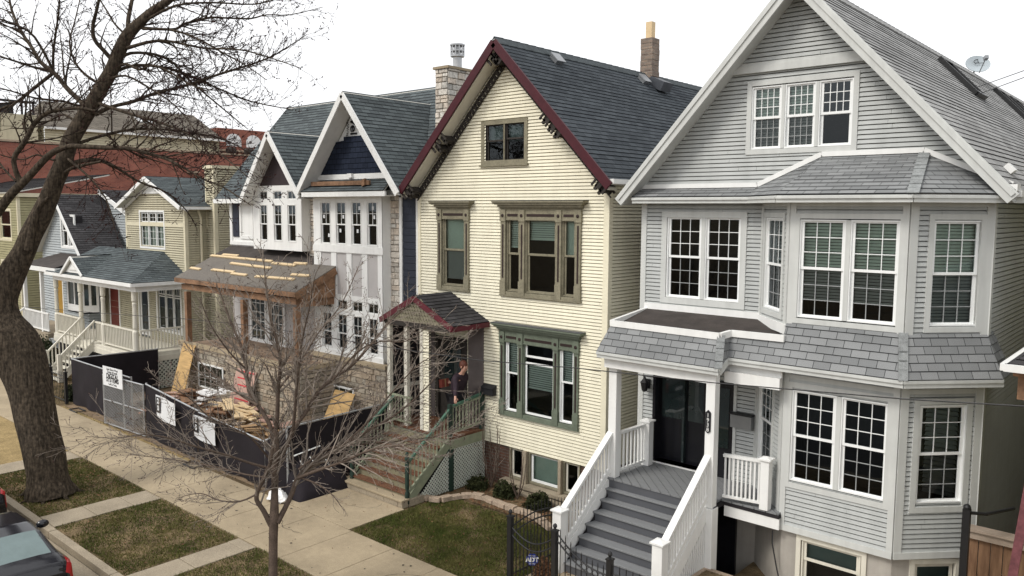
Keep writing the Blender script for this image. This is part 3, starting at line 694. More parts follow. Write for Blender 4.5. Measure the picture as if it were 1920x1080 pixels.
# front door in its recess, sidelight
mb = MB(); F.box(mb, -8.70, -7.5, 1.5, 3.43, -.3, -.22); o = mb.build('front_door', 'blackdoor', G)
mb = MB(); frame(F, mb, -8.72, -7.48, 1.46, 3.46, .06, -.25, .03); sub(mb.build('door_frame', 'blackdoor', o)); mb = MB()
F.box(mb, -8.1, -8.05, 1.56, 3.4, -.22, -.12); F.box(mb, -8.62, -8.14, 2.45, 3.3, -.22, -.19); F.box(mb, -8.0, -7.58, 2.45, 3.3, -.22, -.19); sub(mb.build('storm_door', 'carglass', o))
mb = MB(); F.box(mb, -8.7, -7.5, 1.46, 1.52, -.3, .06); sub(mb.build('sill', 'white', o))
mb = MB(); F.box(mb, -7.27, -6.92, 1.5, 3.42, -.06, .0); frame(F, mb, -7.28, -6.9, 1.5, 3.44, .05, -.02, .03); o = mb.build('side_door', 'blackdoor', G); mb = MB(); F.box(mb, -7.2, -7.0, 2.1, 3.3, -.0, .012); sub(mb.build('pane', 'carglass', o))
mb = MB(); F.box(mb, -6.9, -6.84, 1.5, 3.44, 0, .04); mb.build('door_trim', 'grey_trim', G)
# main roof
rl = [(-9.4, 36.0, GZ-gs*3.54), (-9.4, 14.08, GZ-gs*3.54), (GR, 14.08, GZ), (GR, 36.0, GZ)]; rr = [(-2.35, 14.08, GZ-gs*3.51), (-2.35, 36.0, GZ-gs*3.51), (GR, 36.0, GZ), (GR, 14.08, GZ)]
ro = roof(G, [rl, rr], 'rf_grey', .1, label='large pale grey shingle roof')
mb = MB(); y = 14.08
while y < 35.9:
    for sg in (-1, 1): mb.obox((GR+sg*.075, y+.16, GZ-.055), (.09, 0, -.097*sg), (0, .16, .006), (.011*sg, 0, .0102))
    y += .3
sub(mb.build('ridge_cap', 'cap_pale', ro))
mb = MB()
for x0, sg in ((-9.4, -1), (-2.35, 1)):
    p, q = V(x0, 14.07, GZ-gs*abs(x0-GR)-.13), V(GR, 14.07, GZ-.13); mb.beam(p+Y*.0, q, .05, .2, up=Y.cross(q-p)); mb.beam(p+V(0, -.035, .06), q+V(0, -.035, .06), .03, .07, up=Y.cross(q-p))
    mb.beam(p+V(-.12*sg*0, .3, -.06), q+V(0, .3, -.06), .42, .012, up=(sg*gs, 0, 1))
mb.build('rake_board', 'grey_trim', G)
mb = MB(); mb.beam((-2.33, 14.3, 7.06), (-2.33, 35.9, 7.06), .1, .1); mb.beam((-9.42, 14.3, 7.03), (-9.42, 35.9, 7.03), .1, .1); mb.box(-2.5, -2.32, 14.15, 14.4, 7.1, 7.2); mb.build('gutter', 'white', G)
# skylights, vents
nR = V(gs, 0, 1).normalized(); uR = V(-1, 0, gs).normalized()
def rp(x, y, h=0): return V(x, y, GZ-gs*abs(x-GR))+nR*h
for (xa, xb, ya, yb) in ((-5.45, -4.62, 22.0, 22.9), (-5.45, -4.5, 28.4, 29.4), (-5.45, -4.5, 30.7, 31.7)):
    c = (rp(xa, ya)+rp(xb, yb))/2; hu = uR*(abs(xb-xa)*1.47/2); hv = Y*(yb-ya)/2; mb = MB()
    for s_ in (-1, 1): mb.obox(c+hv*s_+nR*.05, hu, Y*.05, nR*.07); mb.obox(c+hu*s_+nR*.05, uR*.05, hv*1.03, nR*.075)
    o = mb.build('skylight', 'black', G); mb = MB(); mb.obox(c+nR*.06, hu, hv, nR*.02); sub(mb.build('pane', 'carglass', o))
mb = MB(); mb.obox(rp(-2.66, 15.25, .06), uR*.08, Y*.1, nR*.045); mb.build('roof_vent', 'white', G)
# hipped skirt roof above the bay
A, B, C_, D, E = (-9.12, 14.14, 7.05), (-6.6, 14.14, 7.05), (-5.63, 13.14, 7.05), (-3.5, 13.14, 7.05), (-2.38, 14.31, 7.05)
c_, d_ = (-5.39, 14.5, 7.74), (-3.72, 14.5, 7.74); b_ = (on_plane_x(B, C_, c_, 14.5, 7.22), 14.5, 7.22); e_ = (on_plane_x(D, E, d_, 14.5, 7.16), 14.5, 7.16); a_ = (-9.1, 14.5, 7.22)
roof(G, [[A, B, b_, a_], [B, C_, c_, b_], [C_, D, d_, c_], [D, E, e_, d_]], 'rf_skirt', .03, under='white', name='bay_roof', wob=.006)
mb = MB()
for p, q in ((D, d_),):
    p, q = V(p), V(q); n_ = max(2, int((q-p).length/.13)); d0 = (q-p)/n_
    for k in range(n_): mb.obox(p+d0*(k+.5)+Z*.024, d0*.62, d0.cross(Z).normalized()*.085, Z*.008)
mb.build('hip_cap', 'cap_grey', G)
mb = MB()
for p, q in ((a_, b_), (b_, c_), (c_, d_), (d_, e_)): mb.beam(V(p)+V(0, -.03, .045), V(q)+V(0, -.03, .045), .05, .085)
mb.build('flashing', 'white', G)
mb = MB(); ring = [A, B, C_, D, E, (-2.3, 14.5, 7.05)]
for p, q in zip(ring, ring[1:]): mb.beam(V(p)+V(0, .035, -.075), V(q)+V(0, .035, -.075), .06, .11); mb.beam(V(p)+V(0, -.0, -.045), V(q)+V(0, -.0, -.045), .05, .04)
mb.face([V(p)+V(0, .03, -.125) for p in (A, B, C_, D, E)][::-1]+[V(-9.1, 14.55, 6.925), V(-2.4, 14.55, 6.925)][::1]); mb.build('eave_fascia', 'grey_trim', G)
# porch and bay skirt of the first floor
a0, b0 = (-8.98, 12.78, 4.04), (-6.40, 12.78, 4.04); a1, b1 = (-8.8, 13.02, 4.57), (-6.48, 13.02, 4.57)
c0, c1 = (-6.42, 13.15, 4.19), (-6.46, 13.345, 4.586); d0, d1 = (-3.5, 13.15, 4.19), (-3.62, 13.48, 4.86); e0, e1 = (-2.38, 14.33, 4.19), (-2.66, 14.49, 4.86)
roof(G, [[a0, b0, b1, a1], [c0, (-5.5, 13.15, 4.19), (-5.5, 13.345, 4.586), c1], [(-5.5, 13.15, 4.19), d0, d1, (-5.5, 13.48, 4.86)], [d0, e0, e1, d1], [e0, (-2.38, 15., 4.19), (-2.66, 14.9, 4.86), e1], [(-8.98, 14.5, 4.04), a0, a1, (-8.8, 14.5, 4.57)], [b0, c0, c1, b1]], 'rf_skirt', .03, under='white', name='porch_roof', wob=.005, h=.135)
for p, q in ((b0, b1), (d0, d1)):
    mb = MB(); p, q = V(p), V(q); n_ = 5; dd = (q-p)/n_
    for k in range(n_): mb.obox(p+dd*(k+.5)+V(.0, -.008, .01), dd*.6, V(.06, .035, 0), V(.004, -.008, .004))
    mb.build('hip_cap', 'cap_grey', G)
mb = MB(); mb.face([(-8.8, 13.02, 4.52), (-6.48, 13.02, 4.52), (-6.46, 13.345, 4.545), (-5.5, 13.345, 4.56), (-5.5, 13.52, 4.6), (-6.45, 14.52, 4.75), (-8.95, 14.52, 4.75)]); mb.build('flat_roof', 'felt', G)
mb = MB(); pp = [(-8.92, 14.48, 4.7), (-8.8, 13.0, 4.585), (-6.5, 13.0, 4.57), (-6.44, 13.31, 4.6), (-5.46, 13.31, 4.61)]
for p, q in zip(pp, pp[1:]): mb.beam(p, q, .07, .115)
F.box(mb, -8.96, -6.44, 4.72, 4.86, 0, .06); FL.box(mb, 0, 1.4, 4.66, 4.83, -.02, .05); mb.build('parapet', 'white', G)
mb = MB()
for p, q in ((a0, b0), (b0, c0), (c0, d0), (d0, e0)): mb.beam(V(p)+V(0, .03, -.065), V(q)+V(0, .03, -.065), .06, .12); mb.beam(V(p)+V(0, -.0, -.03), V(q)+V(0, -.0, -.03), .05, .05)
mb.build('eave_fascia', 'grey_trim', G)
mb = MB(); mb.box(-8.88, -6.5, 12.9, 13.05, 3.72, 3.93); mb.box(-6.5, -5.48, 13.22, 13.34, 3.72, 3.92); mb.box(-6.5, -5.48, 13.3, 13.36, 3.92, 4.12); mb.box(-8.88, -8.74, 13.05, 14.5, 3.74, 3.93)
mb.face([(-8.9, 12.85, 3.935), (-8.9, 14.52, 3.935), (-5.5, 14.52, 3.935), (-5.5, 13.34, 3.935), (-6.42, 13.34, 3.935), (-6.42, 12.9, 3.935)]); mb.build('porch_ceiling', 'white', G)
def post(x, y, z0, z1, h=.09, cap=False, m='white', par=G, name='porch_post'):
    mb = MB(); mb.box(x-h, x+h, y-h, y+h, z0, z1); o = mb.build(name, m, par, bevel=.008)
    if cap:
        mb = MB(); c = h+.03; mb.box(x-c, x+c, y-c, y+c, z1, z1+.03)
        mb.add([(x-c+.01, y-c+.01, z1+.03), (x+c-.01, y-c+.01, z1+.03), (x+c-.01, y+c-.01, z1+.03), (x-c+.01, y+c-.01, z1+.03), (x, y, z1+.07)], [(0, 1, 4), (1, 2, 4), (2, 3, 4), (3, 0, 4)]); sub(mb.build('cap', m, o))
    return o
post(-8.75, 13.1, 1.5, 3.73); post(-6.6, 13.0, 1.45, 3.73); post(-6.6, 13.0, -.03, 1.44, .115)
post(-5.74, 13.42, 1.5, 2.4, .08, True); post(-8.66, 14.2, 1.5, 2.42, .09, True)
post(-8.93, 11.6, 0, 1.17, .1, True, name='newel'); post(-6.72, 11.5, 0, 1.2, .1, True, name='newel')
# deck of diagonal boards
mb = MB(); rng = random.Random(4)
for (x0, x1, y0, y1) in ((-8.86, -6.56, 12.95, 14.2+.28), (-6.55, -5.47, 13.36, 14.48)):
    dg = V(1, -1, 0).normalized(); nn = V(1, 1, 0).normalized(); lo = min((V(x, y, 0)).dot(nn) for x in (x0, x1) for y in (y0, y1)); k = 0
    poly = [(V(x, y, 0).dot(nn), V(x, y, 0).dot(dg)) for x, y in ((x0, y0), (x1, y0), (x1, y1), (x0, y1))]
    while lo+k*.15 < 9:
        pc = clip(clip(poly, 0, lo+k*.15+.007, False), 0, lo+(k+1)*.15-.007, True); k += 1
        if len(pc) > 2: mb.prism([nn*a+dg*b+Z*1.47 for a, b in pc], (0, 0, .03))
mb.build('porch_deck', 'tread', G)
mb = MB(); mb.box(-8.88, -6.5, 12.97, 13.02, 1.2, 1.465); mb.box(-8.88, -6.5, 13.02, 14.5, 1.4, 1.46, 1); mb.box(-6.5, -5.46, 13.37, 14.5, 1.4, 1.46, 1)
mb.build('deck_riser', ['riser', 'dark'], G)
mb = MB(); mb.box(-6.5, -5.46, 13.38, 13.42, 1.2, 1.44); mb.build('deck_fascia', 'white', G); mb = MB(); mb.box(-8.88, -8.83, 13.0, 14.5, 1.15, 1.45); mb.build('deck_fascia', 'white', G)
nose = [12.86, 12.70, 12.49, 12.27, 12.05, 11.83, 11.6]
for k, y in enumerate(nose):
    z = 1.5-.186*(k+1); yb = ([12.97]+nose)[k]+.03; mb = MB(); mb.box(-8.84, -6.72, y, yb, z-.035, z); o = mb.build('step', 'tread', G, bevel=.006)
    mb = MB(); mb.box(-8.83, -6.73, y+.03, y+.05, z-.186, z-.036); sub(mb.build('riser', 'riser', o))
for sx, p0, p1, n_ in ((1, (-6.7, 11.56, .2), (-6.62, 12.93, 1.45), 17), (-1, (-8.92, 11.66, .2), (-8.78, 13.02, 1.45), 15)):
    p, q = V(p0), V(p1); mb = MB(); mb.beam(p+Z*.95, q+Z*.95, .13, .05); mb.beam(p+Z*.9, q+Z*.9, .05, .08); mb.beam(p+Z*.22, q+Z*.22, .05, .09)
    for k in range(n_):
        b = p.lerp(q, (k+.5)/n_); mb.box(b.x-.018, b.x+.018, b.y-.018, b.y+.018, b.z+.2, b.z+.92)
    mb.build('stair_rail', 'white', G, label='white stair rail on the street-lamp side' if 0 else None)
    mb = MB(); mb.beam(p-Z*.06, q-Z*.06, .04, .24)
    for k in range(19):
        b = p.lerp(q, .04+.05*k); top = b.z-.1
        if top > .1: mb.box(b.x-.012, b.x+.012, b.y-.018, b.y+.018, 0, top)
    mb.build('stringer', 'white', G)
    mb = MB(); mb.face([(p.x-.06*sx, p.y+.1, 0), (q.x-.06*sx, q.y, 0), (q.x-.06*sx, q.y, q.z-.12), (p.x-.06*sx, p.y+.1, p.z)]); mb.build('shade_backing', 'dark', G)  # black sheet behind the slats, painting in the shade below the stairs
mb = MB(); railing(mb, (-8.72, 13.2, 1.5), (-8.68, 14.1, 1.5), .86, 7); mb.build('porch_railing', 'white', G)
mb = MB(); railing(mb, (-6.5, 13.12, 1.5), (-5.83, 13.40, 1.5), .86, 0); mb = MB(); railing(mb, (-6.5, 13.3, 1.5), (-5.83, 13.42, 1.5), .86, 9, .032); mb.build('porch_railing', 'white', G)
# cable drooping down the basement wall
o = MB(); o.tube([(-5.62, 13.5, 1.12), (-5.6, 13.46, .9), (-5.5, 13.44, .5), (-5.38, 13.42, .1), (-5.3, 13.42, -.03)], .012, 6); o = o.build('hanging_cable', 'plastic'); tag(rebase(o, (-5.3, 13.42, -.03)), 'black cable drooping down the stucco basement wall below the grey bay', 'cable')

# ---- things fixed on the grey house
t = thing('porch_lantern', 'black wall lantern left of the black front door on the grey porch', 'lantern', (-8.85, 14.45, 3.1)); mb = MB()
mb.box(-8.88, -8.78, 14.42, 14.47, 3.05, 3.25); mb.build('bracket', 'black', t); mb = MB(); mb.lathe((-8.83, 14.32, 3.0), [(.03, 0), (.06, .03), (.085, .18), (.1, .2), (.03, .28), (.012, .33)], 8); mb.build('lamp_body', 'black', t)
t = thing('letter_box', 'dark wall letter box beside the side door on the grey porch', 'letter box', (-6.7, 14.42, 2.7)); mb = MB()
mb.prism([(-6.9, 14.47, 2.6), (-6.47, 14.47, 2.6), (-6.47, 14.47, 2.86), (-6.9, 14.47, 2.86)], (0, -.13, 0)); mb.build('box_body', 'metalgrey', t); mb = MB(); mb.box(-6.92, -6.45, 14.3, 14.47, 2.86, 2.885); mb.build('lid', 'plastic', t)
for m_ in t.children: pass
t = thing('number_sign', 'black upright house number plaque on the white porch post', 'number plaque', (-6.62, 12.9, 3.03)); mb = MB()
mb.prism([(-6.675, 12.905, 2.86), (-6.625, 12.905, 2.82), (-6.575, 12.905, 2.86), (-6.575, 12.905, 3.2), (-6.625, 12.905, 3.245), (-6.675, 12.905, 3.2)], (0, -.016, 0)); mb.build('plate', 'ink', t)
for k, ch in enumerate('1938'): text(ch, .1, (-6.625, 12.887, 3.15-.088*k), X, Z, -Y, 'white', t, 'numeral')
t = thing('satellite_dish', 'pale grey satellite dish standing behind the ridge of the grey roof', 'satellite dish', (-5.95, 27.9, 10.9)); mb = MB(); cc = V(-5.78, 27.75, 11.22); ax = V(.55, -.75, .35).normalized()
ux = ax.cross(Z).normalized(); uz = ux.cross(ax); vs = [cc-ax*.05]; nseg = 20
for r_ in (.5, 1.):
    for k in range(nseg): vs.append(cc+(ux*math.cos(k*6.2832/nseg)*.36+uz*math.sin(k*6.2832/nseg)*.27)*r_+ax*(.06*r_*r_-.05))
fs = [(0, 1+k, 1+(k+1) % nseg) for k in range(nseg)]+[(1+k, 1+nseg+k, 1+nseg+(k+1) % nseg, 1+(k+1) % nseg) for k in range(nseg)]
mb.add(vs, fs); mb.add([v-ax*.02 for v in vs], [f[::-1] for f in fs]); mb.build('reflector', 'dish', t, smooth=True)
mb = MB(); mb.tube([(-5.95, 27.9, 10.8), (-5.9, 27.85, 11.0), cc-ax*.06], .025, 8); mb.tube([cc-uz*.3, cc+ax*.45-uz*.1], .015, 6); mb.obox(cc+ax*.47-uz*.08, ux*.05, uz*.05, ax*.07); mb.build('mast', 'metalgrey', t)
mb = MB(); mb.obox(cc+ax*.018+uz*.02-ux*.03, ux*.12, uz*.008, ax*.003); mb.obox(cc+ax*.018+uz*.08, ux*.008, uz*.07, ax*.003); mb.tube([cc+ax*.02+ux*.12*math.sin(a)+uz*(.07*math.cos(a)+.06) for a in (0, .5, 1., 1.5, 2., 2.5)], .012, 4); mb.build('emblem', 'ink', t)

# ================================================================ CREAM HOUSE
CR = thing('cream_house', 'cream clapboard house with maroon gable trim, olive window casings and a small gabled porch', 'house', (-12.93, 14.5, 0))
CX0, CX1, CRX, CRZ, cs = -16., -9.93, -12.9, 10.72, 1.02
def cz(x): return CRZ-.13-cs*abs(x-CRX)
hC = [(-13.56, -12.32, 7.92, 8.84), (-15.2, -14.12, 4.8, 6.7), (-13., -10.65, 4.8, 6.66), (-13., -10.67, 1.86, 3.74), (-15.3, -14.2, 1.3, 3.4)]
siding(CR, [(CX0, GY, 1.0), (CX1, GY, 1.0), (CX1, GY, cz(CX1)), (CRX, GY, CRZ-.13), (CX0, GY, cz(CX0))], 'cream', .077, holes=hC)
siding(CR, [xrect(CX1, GY, 27, 1.0, 7.5)], 'cream', .077, name='side_wall'); siding(CR, [xrect_l(CX0, GY, 27, 1.0, 7.5)], 'cream', .077, name='side_wall')
mb = MB(); mb.face([(CX1, 27, 0), (CX0, 27, 0), (CX0, 27, 7.4), (CRX, 27, CRZ-.1), (CX1, 27, 7.4)]); mb.build('rear_wall', 'cream', CR)
mb = MB(); clad(mb, yrect(CX0+.05, CX1-.05, GY+.03, -.03, 1.03), 100, 0, holes=[(-12.72, -12.26, .25, .98), (-12.11, -11.19, .25, .98), (-11.06, -10.62, .25, .98)]); planar(mb, xrect(CX1-.03, GY+.03, 27, -.03, 1.03)); mb.build('foundation', 'brick', CR)
mb = MB(); F.box(mb, CX1-.11, CX1+.005, .98, 7.4, 0, .034); mb.box(CX1, CX1+.036, GY-.036, GY+.11, .98, 7.4); F.box(mb, CX0, CX0+.1, .98, 7.4, 0, .034); mb.build('corner_board', 'cream_trim', CR)
rl = [(-16.22, 27.4, CRZ-cs*3.32), (-16.22, 14.05, CRZ-cs*3.32), (CRX, 14.05, CRZ), (CRX, 27.4, CRZ)]; rr = [(-9.62, 14.05, CRZ-cs*3.28), (-9.62, 27.4, CRZ-cs*3.28), (CRX, 27.4, CRZ), (CRX, 14.05, CRZ)]
ro = roof(CR, [rl, rr], 'rf_cream', .08, label='steep charcoal shingle roof')
mb = MB(); y = 14.05
while y < 27.3:
    for sg in (-1, 1): mb.obox((CRX+sg*.075, y+.16, CRZ-.053), (.09, 0, -.092*sg), (0, .16, .006), (.011*sg, 0, .0108))
    y += .3
sub(mb.build('ridge_cap', 'cap_dark', ro))
mb = MB(); lb = MB(); br = MB()
for x0, sg in ((-16.22, -1), (-9.62, 1)):
    p, q = V(x0, 14.04, CRZ-cs*abs(x0-CRX)-.1), V(CRX, 14.04, CRZ-.1); up = Y.cross(q-p)
    mb.beam(p, q, .045, .2, up=up); d = (q-p).normalized(); dn = -V(sg*cs, 0, 1).normalized()
    lb.beam(p+Y*.22+dn*.1, q+Y*.22+dn*.1, .36, .014, up=(sg*cs, 0, 1))
    # bargeboard teeth hung under the soffit against the wall, and brackets
    L_ = (q-p).length
    for k in range(int(L_/.13)):
        c = p+d*(k*.13+.1); br.obox(c+Y*.4+dn*.26, d*.04, Y*.018, dn*.055)
    br.beam(p+Y*.41+dn*.19, q+Y*.41+dn*.19, .03, .05, up=up); br.beam(p+Y*.41+dn*.325, q+Y*.41+dn*.325, .03, .02, up=up)
    for f in (.02, .05, .36, .42, .93, .97) if sg < 0 else (.03, .06, .4, .45, .5, .93, .97):
        c = p+d*L_*f; br.obox(c+Y*.26+dn*.19, d*.05, Y*.17, dn*.1); br.obox(c+Y*.12+dn*.3, d*.03, Y*.03, dn*.06); br.obox(c+Y*.05+d*.09+dn*.2, d*.02, Y*.02, dn*.12); br.obox(c+Y*.05-d*.1+dn*.17, d*.025, Y*.02, dn*.09)
mb.build('rake_board', 'maroon', CR); lb.build('soffit', 'offwhite', CR); br.build('bargeboard', 'bracket', CR, label='dark carved brackets and teeth under the gable')
mb = MB(); mb.beam((-9.6, 14.1, 7.38), (-9.6, 27.3, 7.38), .1, .1); mb.box(-16.3, -16.05, 14.02, 14.12, 7.27, 7.35); mb.build('gutter', 'white', CR)
nC = V(cs, 0, 1).normalized(); uC = V(-1, 0, cs).normalized()
def cp(x, y, h=0): return V(x, y, CRZ-cs*abs(x-CRX))+nC*h
for y in (16., 20.):
    mb = MB(); mb.obox(cp(-12.62, y, .06), uC*.13, Y*.14, nC*.05); mb.obox(cp(-12.62, y, .12), uC*.16, Y*.17, nC*.015); o = mb.build('roof_vent', 'metalgrey', CR)
mb = MB()
for k in range(16):
    z0 = 10.35+.21*k*.75; rng = random.Random(k); j = rng.uniform(-.012, .012)
    if z0 < 11.68: planar_box = None; mb.box(-13.06+j, -12.66+j, 20.55, 20.95, z0, z0+.155)
ch = mb.build('chimney', 'chimbrick', CR, bevel=.01)
for p in (0,):
    me = ch.data; uvl = me.uv_layers.new(name='UVMap')
    for pol in me.polygons:
        for li in pol.loop_indices:
            co = me.vertices[me.loops[li].vertex_index].co; n_ = pol.normal; uvl.data[li].uv = ((co.x if abs(n_.y) > .5 else co.y), co.z)
mb = MB(); mb.box(-12.96, -12.76, 20.65, 20.85, 11.6, 12.24); sub(mb.build('flue', 'flue', ch)); mb = MB(); mb.box(-13.1, -12.62, 20.51, 20.99, 10.2, 10.62); mb.obox((-12.4, 20.6, 10.4), (.22, 0, -.1), (0, .26, 0), (.06, 0, .12)); sub(mb.build('flashing', 'lead', ch))

def cas(name, pl, u0, u1, zb, zt, hood, cols, sashes, m, body=None, panels=True, transom=None, label=None):
    """ornate timber casing: moulded hood, pilasters with sunk panels and corner blocks, sill"""
    wo = window(CR, pl, None, sashes, m=m, tout=.04, sm=body or m, name=name, depth=.6, label=label)
    mb = MB(); ib = MB(); zf = zt-.28
    pl.box(mb, u0, u1, zf, zt, -.05, .05); pl.box(mb, u0, u1, zb, zb+.075, -.05, .055); pl.box(mb, u0-.03, u1+.03, zb-.03, zb, -.02, .075)
    w0 = .0
    for (a, b) in cols:
        pl.box(mb, a, b, zb+.07, zf, -.06, .06); pl.box(mb, a-.012, b+.012, zb, zb+.34, -.04, .078); pl.box(mb, a-.015, b+.015, zf-.02, zt-.02, -.04, .08)
        c = (a+b)/2; pl.box(ib, c-.022, c+.022, zb+.4, zf-.09, .055, .066); mb2 = pl.at(c, (zf+zt)/2-.02, .078); ib.lathe(mb2, [(.04, 0), (.04, .012), (.018, .02)], 10, 0, pl.N)
    for (a, b), (c, d) in zip(cols, cols[1:]):
        pl.box(ib, b+.06, c-.06, zf+.1, zf+.16, .045, .058); pl.box(mb, b, c, zf+.015, zf+.04, .04, .065)
    prof = [(.05, 0), (.07, .04), (.14, .11), (.2, .15), (.22, .175), (.22, .2), (0, .22)]
    for (o0, z0), (o1, z1) in zip(prof, prof[1:]): pl.box(mb, u0-o0*.75, u1+o0*.75, zt+z0*.85, zt+z1*.85, -.02, max(o0, o1*.9))
    sub(mb.build('casing', m, wo)); sub(ib.build('inset', 'inset', wo))
    hb = MB(); pl.box(hb, u0-.17, u1+.17, zt+.187, zt+.197, -.01, .225); sub(hb.build('hood_flashing', 'lead', wo))
    return wo
cas('window', F, -15.23, -14.1, 4.74, 6.80, 0, [(-15.23, -15.08), (-14.25, -14.1)], [S(-15.06, -14.27, 4.83, 6.58, rail=5.75, fw=.05, gl='glass_green', blind=('shade', 5.0, 6.55))], 'casing_up', 'casing_up')
cas('window', F, -13.02, -10.63, 4.74, 6.80, 0, [(-13.02, -12.87), (-12.43, -12.27), (-11.33, -11.18), (-10.78, -10.63)], [S(-12.85, -12.45, 4.83, 6.58, rail=5.73, fw=.05, gl='glass_green', blind=('slat', 5.9, 6.55)), S(-12.25, -11.35, 4.83, 6.58, rail=5.73, fw=.05, gl='glass_green', blind=('slat', 6.1, 6.55)), S(-11.16, -10.80, 4.83, 6.58, rail=5.74, fw=.045, gl='glass_green', blind=('shade', 5.75, 6.55))], 'casing_up', 'casing_up')
cas('window', F, -13.03, -10.65, 1.80, 3.86, 0, [(-13.03, -12.89), (-12.45, -12.30), (-11.37, -11.23), (-10.78, -10.65)], [S(-12.86, -12.46, 1.9, 3.7, rail=2.83, fw=.04, blind=('slat', 2.85, 3.68)), S(-12.27, -11.39, 3.28, 3.7, fw=.05), S(-12.27, -11.39, 1.9, 3.16, fw=.05, blind=('slat', 2.55, 3.14)), S(-11.2, -10.8, 1.9, 3.7, rail=2.84, fw=.04, blind=('slat', 2.86, 3.68))], 'casing_lo', 'sash')
window(CR, F, (-13.70, -12.22, 7.86, 8.91), [S(-13.57, -12.97, 7.94, 8.82, rail=8.43, fw=.04, sm='bracket', blind=('dim', 8.4, 8.8)), S(-12.94, -12.33, 7.94, 8.82, rail=8.46, fw=.04, sm='bracket', blind=('dim', 8.4, 8.8))], .1, m='casing_up', sill=True)
FD = FY(14.53)
window(CR, FD, (-12.74, -12.25, .22, 1.0), [S(-12.69, -12.29, .27, .97, fw=.05, sm='offwhite')], .04, m='casing_up'); window(CR, FD, (-12.13, -11.17, .22, 1.0), [S(-12.08, -11.22, .27, .97, fw=.06, sm='sash', gl='glass_green', blind=('shade', .3, .95))], .045, m='casing_up'); window(CR, FD, (-11.08, -10.6, .22, 1.0), [S(-11.03, -10.65, .27, .97, fw=.05, sm='offwhite')], .04, m='casing_up')
mb = MB(); mb.box(-12.9, -10.5, 14.3, 14.55, .1, .2); mb.box(-12.35, -10.3, 14.18, 14.5, -.03, .06); mb.box(-12.25, -12.13, 14.4, 14.5, .2, 1.0); mb.box(-11.17, -11.08, 14.4, 14.5, .2, 1.0); mb.build('basement_sill', 'conc_old', CR, bevel=.01)
# --- porch
PZ = 1.3; px0, px1, pf = -15.98, -13.56, 13.28; prx = -14.77
pr1 = [(-16.05, 14.5, 4.02), (-16.05, 13.22, 4.02), (prx, 13.22, 4.66), (prx, 14.5, 4.66)]; pr2 = [(-13.42, 13.22, 4.02), (-13.42, 14.5, 4.02), (prx, 14.5, 4.66), (prx, 13.22, 4.66)]
roof(CR, [pr1, pr2], 'rf_dark', .06, name='porch_roof')
mb = MB()
for x0 in (-16.05, -13.42):
    p, q = V(x0, 13.2, 3.95), V(prx, 13.2, 4.59); mb.beam(p, q, .04, .13, up=Y.cross(q-p)); mb.beam((x0, 13.2, 3.95), (x0, 14.48, 3.95), .04, .12)
mb.build('porch_rake', 'maroon2', CR)
mb = MB(); rows = 6
for k in range(rows):
    z = 3.98+k*.1; hw = (4.6-z)/.5*1.0
    x = prx-hw+(.05 if k % 2 else 0)
    while x < prx+hw:
        mb.prism([(x+.05*math.cos(a)*.96+.05, 13.26-.004*k, z+.05+(.05*math.sin(a) if math.sin(a) < 0 else .07)) for a in [math.pi*(1+j/6) for j in range(7)]], (0, -.012, 0)); x += .1
mb.face([(-15.9, 13.27, 3.98), (-13.6, 13.27, 3.98), (prx, 13.27, 4.58)]); mb.build('porch_gable', 'casing_up', CR)
mb = MB(); mb.box(-15.95, -13.6, 13.26, 13.36, 3.86, 3.97); mb.box(-13.68, -13.58, 13.36, 14.5, 3.86, 3.97); mb.box(-15.95, -15.85, 13.36, 14.5, 3.86, 3.97); mb.face([(-15.95, 13.3, 3.98), (-15.95, 14.5, 3.98), (-13.6, 14.5, 3.98), (-13.6, 13.3, 3.98)]); mb.build('porch_beam', 'bracket', CR)
for x in (-15.86, -15.2, -14.62): post(x, 13.36, PZ, 3.88, .055, par=CR, m='offwhite')
siding(CR, [yrect(-14.56, -14.36, 13.34, PZ, 3.88)], 'cream', .077, name='porch_screen')
mb = MB(); mb.box(-15.98, -13.56, 13.26, 14.48, PZ-.05, PZ); mb.build('porch_floor', 'redtread', CR); mb = MB(); mb.box(-15.98, -13.55, 13.28, 13.33, 1.02, 1.25); mb.box(-13.6, -13.55, 13.33, 14.48, 1.02, 1.25); mb.build('porch_skirt', 'sagerail', CR)
mb = MB(); mb.box(-13.63, -13.53, 13.24, 13.36, 0, 1.02); mb.build('porch_pier', 'dkgreen', CR)
FS = Plane((-13.575, 13.36), (-13.575, 14.48)); mb = MB(); lattice_panel(mb, FS, [(0, 0), (1.12, 0), (1.12, 1.02), (0, 1.02)], .095, .03); mb.build('lattice', 'lattice', CR)
mb = MB(); mb.face([(-13.75, 13.4, 0), (-13.75, 14.4, 0), (-13.75, 14.4, 1.0), (-13.75, 13.4, 1.0)]); mb.face([(-13.8, 12.2, 0), (-13.8, 13.3, 0), (-13.8, 13.3, 1.), ]); mb.build('shade_backing', 'dark', CR)  # black sheets behind the lattice put the porch's under-floor shade into colour
for k in range(7):
    z = .08+.174*(k+1)-.0; y = 11.95+.188*k; mb = MB()
    if k < 6: mb.box(-15.62, -13.62, y-.03, y+.2, z-.03, z); o = mb.build('step', 'redtread', CR, bevel=.006)
    mb = MB(); mb.box(-15.6, -13.64, y, y+.02, z-.174, z-.031); r_ = mb.build('riser', 'olive_riser', CR)
for x in (-13.62, -15.62): mb = MB(); mb.beam((x, 11.9, .0), (x, 13.3, 1.18), .035, .2); mb.build('stringer', 'sagerail', CR)
FS2 = Plane((-13.6, 11.95), (-13.6, 13.25)); mb = MB(); lattice_panel(mb, FS2, [(.22, 0), (1.3, 0), (1.3, .98)], .095, .03); mb.build('lattice', 'lattice', CR)
